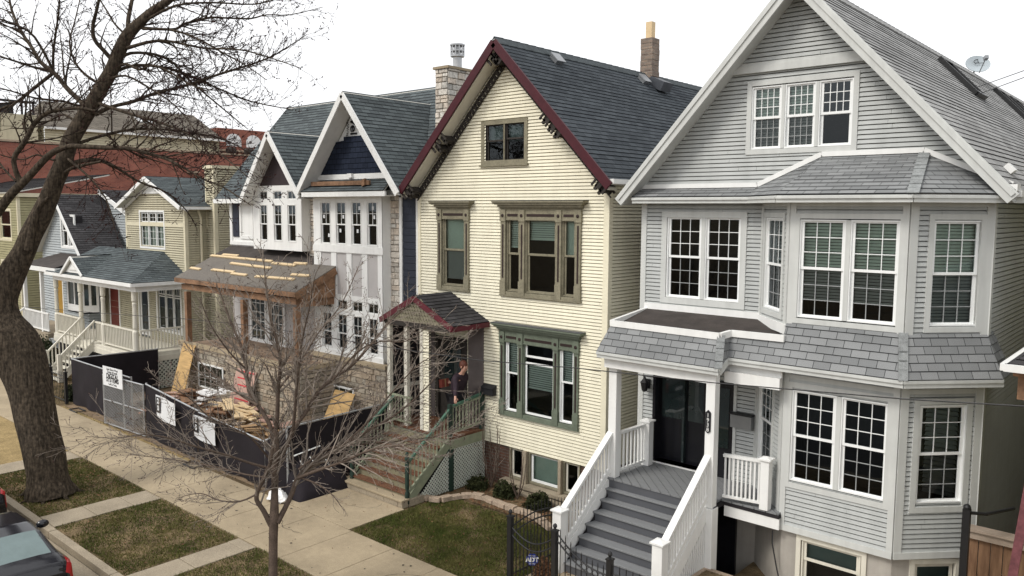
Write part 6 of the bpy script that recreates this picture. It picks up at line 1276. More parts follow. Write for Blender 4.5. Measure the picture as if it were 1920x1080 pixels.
leafball('ivy_clump', (-30.2, 10.9, 0), (.7, .4, .75), 1800, 'bush', 8, 'low green ivy behind the iron fence before the tan house', None, .05)
leafball('barberry_shrub', (-9.05, 11.3, 0), (.28, .3, .42), 900, 'leaf', 9, 'reddish bare barberry behind the black iron fence by the white newel', None, .03)
def bare_shrub(loc, h, n, seed, label, sp):
    t = thing('bare_shrub', label, 'shrub', loc, 'leafless shrubs by the cream house'); T = Tree(seed, .02, 3, 2.4, .0035); p = V(loc); rng = random.Random(seed); sb = MB()
    for k in range(n):
        a = k*6.283/n+rng.random(); top = p+V(math.cos(a)*sp*h, math.sin(a)*sp*h*.6, h*rng.uniform(.8, 1.05)); mid = p.lerp(top, .4)+V(math.cos(a), math.sin(a), 0)*.06*h
        pts = [(p.x, p.y, p.z, .016), (mid.x, mid.y, mid.z, .011), (top.x, top.y, top.z, .005)]; q = smooth(pts, 3); rough_tube(sb, q, 5, k); T.limb(pts, 2, .25, (12, 35), 4.5, .35, .35)
    sb.build('stem', 'bark2', t, smooth=True); T.tw.build('twigs', 'twig', t)
bare_shrub((-13.0, 14.12, 0), 1.75, 6, 31, 'tall bare upright shrub against the cream siding right of the lattice', .16)
bare_shrub((-12.0, 13.95, 0), 1.15, 5, 32, 'short bare shrub before the green basement window', .22)

# ================================================================ SCREENED BUILDING-SITE FENCE
FG = 'panels of the screened site fence'
def fence_panel(p, q, h0, h1, label, seed, feet=True, sag=.0, posts=(0, 1)):
    p, q = V(p), V(q); t = thing('site_fence', label, 'fence', (p+q)/2, FG); L = (q-p).length; n = max(6, int(L/.18)); nrm = (q-p).normalized().cross(Z); rng = random.Random(seed); mb = MB()
    rows = 5; vs = []
    for i in range(n+1):
        f = i/n; hh = h0+(h1-h0)*f
        for j in range(rows+1):
            g_ = j/rows; vs.append(p.lerp(q, f)+Z*(.03+(hh-.05)*g_)+nrm*(.10*noise.noise(V(f*L*1.6+seed, g_*2.4, seed))*(1-.75*g_)+.02*math.sin(f*L*6+g_*2)*(1-g_)))
    mb.add(vs, [(i*(rows+1)+j, (i+1)*(rows+1)+j, (i+1)*(rows+1)+j+1, i*(rows+1)+j+1) for i in range(n) for j in range(rows)]); mb.build('screen', 'mesh', t, smooth=True)
    for f in posts: a = p.lerp(q, f); hh = h0+(h1-h0)*f; mb = MB(); mb.tube([a+nrm*-.04, a+nrm*-.04+Z*(hh+.03)], .028, 8); mb.build('post', 'galv', t)
    mb = MB(); mb.tube([p+Z*h0-nrm*.02, q+Z*h1-nrm*.02], .022, 8); mb.build('rail', 'galv', t); return t
fence_panel((-29.45, 10.6, 0), (-24.9, 10.62, 0), 1.58, 1.56, 'tall black screened fence panel at the far left, behind the wire gate', 3)
fence_panel((-29.45, 10.6, 0), (-29.4, 13.6, 0), 1.58, 1.55, 'black screened fence panel running back below the tan porch', 4, posts=(1,))
fence_panel((-23.5, 10.45, 0), (-20.25, 10.38, 0), 1.6, 1.36, 'black screened panel right of the gate with the first white banner', 5)
fence_panel((-20.2, 10.36, 0), (-17.0, 10.36, 0), 1.34, 1.16, 'black screened panel with the second white banner, nearest the sidewalk', 6)
fence_panel((-16.95, 10.36, 0), (-16.2, 10.5, 0), 1.2, 1.62, 'short crooked black screened panel by the white sack', 7)
fence_panel((-16.18, 10.5, 0), (-16.2, 13.7, 0), 1.64, 1.68, 'black screened panel running back beside the cream house steps', 8)
t = thing('wire_gate', 'unscreened galvanised wire gate carrying a white notice board', 'gate', (-24.7, 10.3, 0), None); PG = Plane((-25.95, 10.25), (-23.5, 10.4)); L_ = 2.45; mb = MB()
for u in (0, 1.25, L_): mb.tube([PG.at(u, .03), PG.at(u, 1.6)], .026, 8)
for z in (.05, .8, 1.58): mb.tube([PG.at(0, z), PG.at(L_, z)], .022, 8)
mb.build('frame', 'galv', t); mb = MB(); lattice_panel(mb, PG, [(0, .06), (L_, .06), (L_, 1.57), (0, 1.57)], .085, .009); mb.build('wire_mesh', 'galv', t)
t = thing('notice_board', 'white notice board with black lettering hung on the wire gate', 'sign', (-25.15, 10.2, 1.4)); PS = Plane((-25.75, 10.2), (-23.3, 10.35)); mb = MB(); PS.box(mb, 0, 1.2, 1.3, 1.9, .02, .035); mb.build('board', 'banner', t)
for s_, z, sz in (('Lake Shore West', 1.83, .1), ('Design & Install', 1.745, .1), ('DIGITAL', 1.62, .2), ('SYSTEMS', 1.5, .2), ('Call Us Today', 1.37, .09)): text(s_, sz, PS.at(.6, z, .037), PS.U, Z, PS.N, 'ink', t, 'lettering', bold=.006 if sz > .15 else 0)
def banner(u0, z0, z1, sl, lab):
    t = thing('banner', lab, 'banner', (u0+.55, 10.3, z0), 'white banners on the site fence'); pl = Plane((u0, 10.3), (u0+1, 10.3)); mb = MB(); n = 10; vs = []
    for i in range(n+1):
        f = i/n
        for j in range(5): g_ = j/4; vs.append(pl.at(f*1.12, z0+(z1-z0)*g_-sl*f-.06*math.sin(3.1*f)*(1-g_), .03+.02*math.sin(f*7+g_*2)))
    mb.add(vs, [(i*5+j, (i+1)*5+j, (i+1)*5+j+1, i*5+j+1) for i in range(n) for j in range(4)]); mb.build('sheet', 'banner', t, smooth=True)
    mb = MB(); pl.box(mb, .04, .28, z0+.12, z1-.05, .058, .061); mb.build('dark_panel', 'ink', t)
    for k, ch in enumerate('20'): text(ch, .2, pl.at(.16, z0+.45-.2*k, .064), pl.U, Z, pl.N, 'banner', t, 'numeral', bold=.01)
    mb = MB()
    for k in range(3): pl.box(mb, .42, .95-.1*k, z1-.17-.1*k-sl*.5, z1-.14-.1*k-sl*.5, .056, .058)
    return t
banner(-22.4, .88, 1.5, .09, 'white banner on the black fence, nearer the wire gate'); banner(-20.25, .72, 1.3, .06, 'white banner drooping on the black fence, nearer the young tree')
for (x, y), l in (((-19.95, 10.05), 'flat steel fence foot lying on the sidewalk below the second banner'), ((-28.3, 10.3), 'flat steel fence foot on the sidewalk at the far end of the black fence')):
    mb = MB(); mb.tube([(x-.28, y-.14, .03), (x+.28, y-.14, .03), (x+.3, y+.14, .03), (x-.28, y+.16, .03), (x-.28, y-.14, .03)], .022, 6); o = mb.build('fence_foot', 'plastic', None); tag(rebase(o, (x, y, 0)), l, 'fence foot', 'steel fence feet')
# ---- things in the building yard
def plank_pile(x, y, z, n, L, ang, m, seed, label, grp='timber piles in the building yard'):
    rng = random.Random(seed); mb = MB()
    for k in range(n):
        a = ang+rng.gauss(0, .45); d = V(math.cos(a), math.sin(a), 0); c = V(x+rng.uniform(-.35, .35), y+rng.uniform(-.3, .3), z+.05+.06*int(k*.45)); l = L*rng.uniform(.55, 1)
        mb.obox(c, d*l/2, Z.cross(d)*.055*rng.uniform(.7, 2), (rng.uniform(-.03, .03), rng.uniform(-.03, .03), .022)) if rng.random() < .6 else mb.obox(c, (d+Z*rng.uniform(-.3, .3)).normalized()*l*.35, Z.cross(d)*rng.uniform(.03, .15), (0, 0, .018))
    o = mb.build('timber_pile', m, None); tag(rebase(o, (x, y, 0)), label, 'timber', grp)
rng = random.Random(8)
def mound(c, r, h, m, name, label, cat, seed):
    mb = MB(); n = 26; vs = [V(c)+Z*h]; rings = 6; fs = []
    for i in range(1, rings+1):
        for j in range(n):
            a = 6.283*j/n; f = i/rings; vs.append(V(c)+V(math.cos(a)*r[0]*f, math.sin(a)*r[1]*f, h*(1-f*f)*(1+.5*noise.noise(V(math.cos(a)*f*3+seed, math.sin(a)*f*3, 1)))-.02))
    fs = [(0, 1+j, 1+(j+1) % n) for j in range(n)]+[(1+(i-1)*n+j, 1+i*n+j, 1+i*n+(j+1) % n, 1+(i-1)*n+(j+1) % n) for i in range(1, rings) for j in range(n)]
    mb.add(vs, fs); o = mb.build(name, m, None, smooth=True); tag(rebase(o, (c[0], c[1], 0)), label, cat)
mound((-22.6, 11.9, 0), (3.2, 1.3, 0), .85, 'dirt', 'earth_mound', 'heap of excavated earth behind the bannered fence panels', 'earth', 2.)
plank_pile(-24.4, 12.3, .15, 16, 2.2, .3, 'lumber', 1, 'pale timber offcuts heaped below the leaning plywood')
plank_pile(-22.2, 11.9, .8, 22, .9, .5, 'bagwhite', 12, 'short pale scraps strewn over the top of the earth heap')
plank_pile(-21.0, 11.4, .6, 20, .8, 1.8, 'lumber_or', 13, 'short broken timber strewn behind the second banner')
plank_pile(-22.9, 11.6, .75, 18, 2.0, -.2, 'lumber_or', 2, 'orange timber offcuts on top of the earth heap')
plank_pile(-20.9, 11.9, .55, 22, 2.4, .1, 'lumber', 3, 'pale boards stacked behind the second banner')
plank_pile(-19.3, 12.3, .35, 16, 1.9, .7, 'pinkboard', 4, 'reddish boards heaped before the stone base of the white bay')
plank_pile(-21.6, 12.4, .6, 12, 1.5, 1.1, 'pinkboard', 5, 'reddish board ends beside the porch base window')
plank_pile(-25.3, 11.6, .3, 16, 1.5, .9, 'edge', 7, 'rubble and broken board ends beside the earth heap, left side')
plank_pile(-23.6, 11.2, .6, 20, 1.2, 1.3, 'pinkboard', 8, 'pinkish board scraps on the earth heap above the first banner')
plank_pile(-20.2, 11.2, .5, 18, 1.3, .4, 'edge', 9, 'grey pink rubble behind the second banner')
plank_pile(-18.8, 11.5, .45, 20, 1.5, 1.2, 'cardboard', 10, 'flattened cardboard and boards near the white tarpaulin')
plank_pile(-18.2, 11.4, .3, 12, 1.6, -.5, 'bagwhite', 6, 'white trim boards lying at the near end of the building yard')
def sheet_lean(x, w_, z0, z1, y0, y1, m, name, label, cat, sk=0.):
    mb = MB(); mb.prism([(x, y0, z0), (x+w_, y0+sk, z0), (x+w_, y1+sk, z1), (x+.03, y1, z1)], (0, .025, .01)); o = mb.build(name, m, None); tag(rebase(o, (x+w_/2, y0, z0)), label, cat); return o
sheet_lean(-25.95, .85, 0, 2.25, 12.2, 12.85, 'plywood', 'plywood_sheet', 'tall plywood sheet leaning against the left end of the unfinished stone porch', 'plywood')
sheet_lean(-19.0, .95, 0, 1.55, 13.1, 13.9, 'plywood', 'plywood_sheet', 'orange plywood sheet leaning on the stone base behind the young tree', 'plywood')
t = thing('printed_board', 'pinkish insulation board with red printed lines leaning on the stone porch base', 'insulation board', (-21.9, 12.7, 0)); mb = MB(); mb.prism([(-22.6, 12.55, .7), (-21.5, 12.55, .7), (-21.5, 12.9, 1.85), (-22.6, 12.9, 1.85)], (0, .03, 0)); mb.build('board', 'pinkboard', t); mb = MB()
for k in range(6): z = .8+.2*k; mb.obox((-22.05+.1*(k % 2), 12.55+.35*(z-.7)/1.15-.006, z), (.38, 0, 0), (0, .003, 0), (0, .006, .016))
mb.build('print_line', 'redink', t)
mb = MB(); rng = random.Random(6)
mound((-18.3, 12.6, 0), (1.3, .9, 0), .45, 'banner', 'white_tarpaulin', 'crumpled white tarpaulin behind the near fence panel', 'tarpaulin', 5.)
t = thing('screen_bundle', 'collapsed heap of black screening with white poles at the foot of the cream house steps', 'screen bundle', (-15.9, 11.1, 0)); mb = MB(); n = 22; vs = []
for i in range(n+1):
    for j in range(13):
        u, v = i/n, j/12; x, y = -16.16+.62*u, 10.35+1.6*v; e = (1-u)**.7*math.sin(math.pi*v)**.35 if 0 < v < 1 else 0
        vs.append((x, y, -.01+e*(.85+.15*v+.22*noise.noise(V(x*3, y*3, 2))+.12*noise.noise(V(x*8, y*8, 5)))))
mb.add(vs, [(i*13+j, (i+1)*13+j, (i+1)*13+j+1, i*13+j+1) for i in range(n) for j in range(12)]); mb.build('fabric', 'mesh', t, smooth=True)
for a, b in (((-16.1, 10.6, .95), (-16.05, 11.3, 1.05)), ((-16.08, 10.75, .8), (-15.7, 11.0, .1)), ((-16.05, 11.0, .85), (-15.68, 11.4, .1)), ((-16.0, 11.35, .8), (-15.66, 11.62, .12)), ((-16.0, 10.5, .4), (-15.72, 10.6, .03))):
    mb = MB(); mb.tube([a, b], .017, 6); mb.build('pole', 'sash', t)
for k, (x, y) in enumerate(((-15.68, 11.02), (-15.66, 11.42))): mb = MB(); mb.ball((x, y, .08), (.09, .06, .05), 8, 5); mb.build('pole_cap', 'sash', t)
mb = MB(); mb.ball((-16.05, 10.12, .1), (.32, .17, .13), 28, 16)
mb.v = [(x+.09*noise.noise(V(x*7, y*7, z*7)), y+.09*noise.noise(V(x*7+5, y*7, z*7)), max(0, z+.1*noise.noise(V(x*8, y*8, z*8+3))+.04*noise.noise(V(x*25, y*25, z*25)))) for x, y, z in mb.v]; o = mb.build('white_sack', 'bagwhite', None, smooth=True); tag(rebase(o, (-16.05, 10.12, 0)), 'crumpled white plastic sack on the sidewalk behind the young tree', 'sack')

# ================================================================ STONE EDGING
ED = [(-13.79, 12.49), (-13.44, 12.47), (-13.19, 12.6), (-13.13, 12.86), (-13.02, 13.1), (-12.86, 13.3), (-12.57, 13.39), (-12.18, 13.34), (-11.77, 13.3), (-11.5, 13.31), (-11.22, 13.33), (-10.9, 13.28), (-10.55, 13.14), (-10.2, 12.98)]
n_ = len(ED)-1
ords = ['first', 'second', 'third', 'fourth', 'fifth', 'sixth', 'seventh', 'eighth', 'ninth', 'tenth', 'eleventh', 'twelfth', 'thirteenth', 'fourteenth']
for k in range(n_):
    a, b = V(*ED[k], 0), V(*ED[k+1], 0); c = (a+b)/2; d = (b-a)/2*.95; mb = MB(); s_ = d.normalized().cross(Z)*.085; hz = .05+.006*(k % 3)
    mb.obox(c+Z*hz, d, s_, Z*hz); o = mb.build('edging_stone', 'edge', None, bevel=.014)
    tag(rebase(o, c), ords[k]+' reddish edging stone along the garden bed, counted from the cream house steps', 'edging stone', 'edging stones of the garden bed')
t = thing('stone_kerb', 'low pale stone kerb at the foot of the worn red steps', 'stone kerb', (-14.8, 11.8, 0)); mb = MB(); x = -16.0; rng = random.Random(12)
while x < -13.6: l = min(rng.uniform(.45, .7), -13.55-x); mb.box(x+.004, x+l-.004, 11.73, 11.93, -.03, .13); x += l
mb.build('kerb_block', 'conc_old', t, bevel=.012); mb = MB(); mb.box(-16.02, -13.53, 11.70, 11.95, .13, .18); mb.build('coping', 'conc', t, bevel=.01); mb = MB(); mb.box(-13.72, -13.54, 11.95, 12.4, -.03, .14); mb.build('return_block', 'conc_old', t, bevel=.01)
t = thing('planter', 'low timber planter of dry soil at the foot of the white stair rail', 'planter', (-6.45, 12.6, 0)); mb = MB(); mb.box(-6.58, -6.1, 12.05, 12.9, 0, .3); mb.box(-6.62, -6.06, 12.02, 12.1, .3, .34); mb.box(-6.62, -6.06, 12.85, 12.93, .3, .34); mb.box(-6.62, -6.55, 12.1, 12.85, .3, .34); mb.box(-6.13, -6.06, 12.1, 12.85, .3, .34); mb.build('box', 'edge', t); mb = MB(); mb.face([(-6.55, 12.1, .32), (-6.13, 12.1, .32), (-6.13, 12.85, .32), (-6.55, 12.85, .32)]); mb.build('earth', 'soil', t)

# ================================================================ BLACK IRON FENCES
def iron(name, label, p, q, top, low, n, rings=False, posts=(), cat='iron fence', group=None, finial=.14, bottom=.1):
    p, q = V(p), V(q); t = thing(name, label, cat, (p+q)/2, group); mb = MB(); L = (q-p).length
    for f in (top, low): mb.tube([p.lerp(q, k/14)+Z*f(k/14) for k in range(15)], .014, 6)
    mb.tube([p+Z*bottom, q+Z*bottom], .014, 6)
    for k in range(n):
        f = (k+.5)/n; b = p.lerp(q, f); h = top(f)+finial; mb.tube([b+Z*.04, b+Z*(h-.05), b+Z*h], [.009, .009, .002], 5)
        if rings:
            c = p.lerp(q, (k+1)/n)+Z*(top((k+1)/n)+low((k+1)/n))/2; u = (q-p).normalized(); r_ = min(.05, (top(f)-low(f))/2-.004)
            if k < n-1: mb.tube([c+(u*math.cos(a)+Z*math.sin(a))*r_ for a in [j*.5236 for j in range(13)]], .006, 5, cap=False)
    mb.build('railing', 'black', t)
    for f, h in posts:
        b = p.lerp(q, f); mb = MB(); mb.box(b.x-.045, b.x+.045, b.y-.045, b.y+.045, 0, h); mb.box(b.x-.058, b.x+.058, b.y-.058, b.y+.058, h, h+.025); mb.lathe((b.x, b.y, h+.025), [(.02, 0), (.014, .02), (.035, .05), (.04, .07), (.03, .1), (.005, .12)], 10); mb.build('post', 'black', t)
    return t
iron('iron_gate', 'black iron gate with dipping rails left of the white stairs', (-9.3, 10.62, 0), (-8.26, 10.6, 0), lambda f: 1.08-.22*math.sin(math.pi*f)+.06*f, lambda f: .94-.22*math.sin(math.pi*f)+.06*f, 11, posts=((0, 1.24), (1, 1.26)), cat='iron gate', finial=.2)
iron('iron_gate', 'black iron gate with rings and a rail sweeping down to the right', (-8.2, 10.6, 0), (-7.2, 10.62, 0), lambda f: 1.22-.42*f+.12*math.sin(math.pi*f)*-1, lambda f: 1.1-.42*f-.12*math.sin(math.pi*f), 9, True, cat='iron gate', finial=.16)
iron('iron_fence', 'straight black iron fence with rings in front of the white stair newel', (-7.13, 10.62, 0), (-4.6, 10.62, 0), lambda f: .86, lambda f: .74, 20, True, posts=((0, 1.08), (1, 1.08)), finial=.17)
iron('iron_fence', 'black iron fence running back from the gate beside the garden bed', (-9.36, 10.7, 0), (-9.36, 13.4, 0), lambda f: 1.0+.1*math.sin(6.283*f), lambda f: .86+.1*math.sin(6.283*f), 26, finial=.2)
iron('iron_fence', 'low black iron fence with ivy before the tan house', (-33.2, 10.45, 0), (-29.6, 10.45, 0), lambda f: .95, lambda f: .82, 26, posts=((0, 1.1), (.62, 1.1), (1, 1.1)))
t = thing('security_sign', 'small blue octagonal security sign on a stake behind the iron gate', 'sign', (-9.18, 11.1, 0)); c = V(-9.18, 11.1, .31); dn = V(.62, -.78, 0); du = dn.cross(Z)*-1; mb = MB(); mb.prism([c+du*.12*math.cos(R(22.5+45*k))+Z*.12*math.sin(R(22.5+45*k)) for k in range(8)], -dn*.006); mb.build('plate', 'adtblue', t)
mb = MB(); mb.tube([c-Z*.32-dn*.01, c-dn*.01], .008, 6); mb.build('stake', 'galv', t)
for k in range(8):
    pass
text('ADT', .115, c+dn*.003-Z*.005, du, Z, dn, 'sash', t, 'lettering', thick=.001, bold=.006); text('Security', .036, c+dn*.003-Z*.078, du, Z, dn, 'sash', t, 'lettering', thick=.001); text('Protected', .034, c+dn*.003+Z*.075, du, Z, dn, 'sash', t, 'lettering', thick=.001)

# ================================================================ OVERHEAD WIRES
o = MB(); o.tube([(-34, 9, 3.3), (-22.9, 9, 3.9), (-17.9, 9, 4.2), (-14.96, 9, 4.33), (-10.56, 9, 4.38), (-8.53, 9, 4.43), (-6.67, 9, 4.56), (-4.55, 9, 4.66), (-2.35, 9, 4.81), (-1.3, 9, 4.91), (6, 9, 5.7)], .0075, 5); o = o.build('overhead_cable', 'plastic'); tag(rebase(o, (-8, 9, 4.4)), 'thin black cable strung along the whole street at porch height', 'cable')
for dz, l in ((0, 'lower of the two wires rising from the grey roof skylight'), (.1, 'upper of the two wires rising from the grey roof skylight')):
    o = MB(); o.tube([(-4.6, 22.1-dz*4, 9.58+dz), (-2, 15.6, 9.16+dz), (1, 8.1, 8.68+dz)], .0085, 5); o = o.build('service_wire', 'plastic'); tag(rebase(o, (-4.45, 22.6, 9.4)), l, 'wire', 'wires from the grey roof')

# ================================================================ PARKED CARS
def make_car(name, label, rear_x, yc, W_, ln, prof, paint, suv=False):
    """prof: (s from the rear bumper, half width, z under, z shoulder, z top, half width at top); the car points to -x"""
    t = thing(name, label, 'car', (rear_x-ln/2, yc, -.15), 'cars parked along the kerb'); n = 44; ny = 7
    def ev(s):
        for a, b in zip(prof, prof[1:]):
            if a[0] <= s <= b[0]+1e-6: f = (s-a[0])/(b[0]-a[0]); return [a[i]+(b[i]-a[i])*f for i in range(6)]
        return prof[-1]
    S_ = sorted(set([p[0] for p in prof]+[prof[-1][0]*k/n for k in range(n+1)])); rings = []
    for s in S_:
        _, hw, zb, zs, zt, wt = ev(s); rg = [(-hw*.9, zb), (-hw*.99, zb+.12), (-hw, (zb+zs)*.5+.05), (-hw*.975, zs-.02), (-hw*.93, zs+.015)]
        for k in (.35, .7, .92): rg.append((-(hw*.93+(wt-hw*.93)*k), zs+.015+(zt-.03-zs)*k))
        rg += [(-wt*.9, zt-.012), (-wt*.6, zt+.004), (0, zt+.012)]; rg += [(-y, z) for y, z in rg[-2::-1]]; rings.append([V(rear_x-s, yc+y, z-.15) for y, z in rg])
    groups = {}
    m = len(rings[0])
    for i in range(len(rings)-1):
        sc = (S_[i]+S_[i+1])/2; e = ev(sc)
        for j in range(m-1):
            key = 'body'; top = 8 <= j <= 11; side = 4 <= j <= 6 or 13 <= j <= 15
            cab = e[4]-e[3] > .12
            if top and t_rg[0] < sc < t_rg[1]: key = 'rear_window'
            elif top and t_ws[0] < sc < t_ws[1]: key = 'windscreen'
            elif side and t_sd[0] < sc < t_sd[1] and cab and abs(sc-t_sd[2]) > .04: key = 'side_window'
            elif sc < .3 and (3 <= j <= 4 or m-6 <= j <= m-5 or (sc < .12 and (j == 2 or j == m-4))): key = 'taillight'
            groups.setdefault(key, []).append([rings[i][j], rings[i+1][j], rings[i+1][j+1], rings[i][j+1]])
    groups['body'] += [rings[0], rings[-1][::-1]]
    for k_, fs in groups.items():
        mb = MB()
        idx = {}
        for f in fs:
            ids = []
            for p in f:
                q = tuple(round(c, 5) for c in p)
                if q not in idx: idx[q] = len(mb.v); mb.v.append(q)
                ids.append(idx[q])
            mb.f.append(tuple(ids)); mb.m.append(0); mb.uv.append(None); mb.c.append(None)
        mb.build(k_, {'body': paint, 'taillight': 'taillight'}.get(k_, 'carwin'), t, smooth=(k_ != 'taillight'))
    for s in (.75, ln-.85):
        for sg in (-1, 1):
            mb = MB(); c = V(rear_x-s, yc+sg*(W_-.1), .16); mb.lathe(c-Y*.1, [(.2, 0), (.3, .0), (.31, .03), (.31, .17), (.3, .2), (.2, .2)], 20, ax=Y); o = mb.build('wheel', 'rubber', t); mb = MB(); mb.lathe(c-Y*.105, [(.2, 0), (.05, .02), (.05, .19), (.2, .21)], 14, ax=Y); sub(mb.build('rim', 'chrome', o))
    for sg in (-1, 1): mb = MB(); mb.ball((rear_x-t_ws[0]+.15, yc+sg*(W_+.1), prof[5][3]-.02), (.07, .11, .075), 10, 6); mb.beam((rear_x-t_ws[0]+.15, yc+sg*(W_-.04), prof[5][3]-.06), (rear_x-t_ws[0]+.15, yc+sg*(W_+.06), prof[5][3]-.03), .04, .04); mb.build('wing_mirror', paint, t, smooth=True)
    mb = MB(); mb.box(rear_x-.02, rear_x+.012, yc-.26, yc+.26, .42, .54); mb.build('number_plate', 'banner', t); mb = MB(); mb.box(rear_x-.06, rear_x+.02, yc-W_*.9, yc+W_*.9, .2, .36); mb.build('bumper', 'plastic', t)
    if not suv: mb = MB(); mb.prism([(rear_x-.95, yc-.02, 1.29), (rear_x-1.15, yc-.02, 1.3), (rear_x-.97, yc-.02, 1.4)], (0, .04, 0)); mb.build('fin_aerial', 'plastic', t)
    return t
t_rg, t_ws, t_sd = (.32, .8), (1.95, 2.6), (.75, 2.3, 1.6)
make_car('parked_car', 'black hatchback parked at the kerb, sky and branches mirrored in its rear window', -14.15, 4.14, .88, 4.0, [(0, .8, .3, .8, .86, .66), (.08, .86, .24, .94, 1.02, .7), (.22, .88, .22, .97, 1.08, .7), (.34, .88, .2, .98, 1.12, .69), (.8, .88, .2, .98, 1.41, .6), (1.15, .88, .2, .98, 1.47, .58), (1.9, .88, .2, .97, 1.46, .58), (2.6, .87, .2, .94, 1.08, .68), (3.8, .82, .22, .8, .86, .6), (4.0, .7, .3, .6, .66, .5)], 'carpaint')
t_rg, t_ws, t_sd = (.08, .45), (3.1, 3.6), (.6, 3.2, 2.0)
make_car('parked_car', 'dark red and black tailgate of a taller car at the left edge', -18.55, 4.45, .9, 4.5, [(0, .84, .3, 1.0, 1.06, .7), (.08, .88, .24, 1.05, 1.12, .7), (.45, .9, .22, 1.06, 1.6, .6), (.9, .9, .2, 1.06, 1.68, .62), (2.4, .9, .2, 1.05, 1.68, .62), (3.1, .9, .2, 1.03, 1.6, .62), (3.6, .88, .2, 1.0, 1.16, .7), (4.3, .82, .22, .9, .96, .62), (4.5, .72, .3, .7, .76, .5)], 'carpaint', True)

# ================================================================ PERSON ON THE CREAM PORCH
def skin_mesh(name, nodes, edges, m, parent, lv=2):
    """one continuous surface grown round a skeleton of (position, radius) joints"""
    me = bpy.data.meshes.new(name); keys = list(nodes); me.from_pydata([nodes[k][0] for k in keys], [(keys.index(a), keys.index(b)) for a, b in edges], []); o = bpy.data.objects.new(name, me); COL.objects.link(o)
    sk = o.modifiers.new('skin', 'SKIN'); sk.use_smooth_shade = True; lay = me.skin_vertices[0].data if me.skin_vertices else None
    if lay is None: me.attributes; bpy.context.view_layer.objects.active = o
    for i, k in enumerate(keys):
        r_ = nodes[k][1]; me.skin_vertices[0].data[i].radius = (r_ if isinstance(r_, tuple) else (r_, r_)); me.skin_vertices[0].data[i].use_root = (i == 0)
    sb = o.modifiers.new('sub', 'SUBSURF'); sb.levels = lv; sb.render_levels = lv; me.materials.append(M[m])
    dg = bpy.context.evaluated_depsgraph_get(); nm = bpy.data.meshes.new_from_object(o.evaluated_get(dg)); bpy.data.objects.remove(o)
    r = bpy.data.objects.new(name, nm); COL.objects.link(r); nm.polygons.foreach_set('use_smooth', [True]*len(nm.polygons))
    if parent is not None: r.parent = parent; r.matrix_parent_inverse = ROOTINV.get(parent.name, Matrix())
    return r
PX, PY, PZ0 = -13.98, 13.88, 1.3
pe = thing('person', 'person in dark plum jacket on the cream porch, arm reaching the rail, holding a parcel', 'person', (PX, PY, PZ0))
def W3(x, y, z): return (PX+x, PY+y, PZ0+z)
# skeleton: facing +x (towards the letter box), leaning forward, right arm (towards the street) reaching ahead
J = {'pelvis': (W3(0, 0, .9), (.15, .12)), 'waist': (W3(.05, 0, 1.08), (.14, .11)), 'chest': (W3(.13, 0, 1.28), (.17, .125)), 'neckb': (W3(.2, 0, 1.44), (.07, .07)), 'neck': (W3(.24, 0, 1.5), .052), 'jaw': (W3(.3, 0, 1.57), (.07, .075)), 'head': (W3(.285, 0, 1.65), (.082, .098)), 'crown': (W3(.27, 0, 1.74), (.065, .075)),
     'nose': (W3(.388, 0, 1.625), .014),
     'hipR': (W3(.01, -.1, .86), .092), 'kneeR': (W3(.08, -.11, .47), .06), 'ankR': (W3(.02, -.12, .09), .042), 'toeR': (W3(.2, -.13, .04), .038), 'hipL': (W3(0, .1, .86), .092), 'kneeL': (W3(-.02, .11, .47), .06), 'ankL': (W3(-.14, .12, .09), .042), 'toeL': (W3(.03, .13, .04), .038),
     'shR': (W3(.17, -.2, 1.38), .062), 'elR': (W3(.3, -.3, 1.17), .045), 'wrR': (W3(.4, -.42, .98), .03), 'palmR': (W3(.44, -.46, .93), (.038, .02)),
     'shL': (W3(.14, .2, 1.38), .062), 'elL': (W3(-.08, .27, 1.16), .045), 'wrL': (W3(-.24, .1, 1.14), .03), 'palmL': (W3(-.3, .05, 1.15), (.038, .02))}
E = [('pelvis', 'waist'), ('waist', 'chest'), ('chest', 'neckb'), ('neckb', 'neck'), ('neck', 'jaw'), ('jaw', 'head'), ('head', 'crown'), ('head', 'nose'), ('pelvis', 'hipR'), ('hipR', 'kneeR'), ('kneeR', 'ankR'), ('ankR', 'toeR'), ('pelvis', 'hipL'), ('hipL', 'kneeL'), ('kneeL', 'ankL'), ('ankL', 'toeL'), ('chest', 'shR'), ('shR', 'elR'), ('elR', 'wrR'), ('wrR', 'palmR'), ('chest', 'shL'), ('shL', 'elL'), ('elL', 'wrL'), ('wrL', 'palmL')]
fingers = []
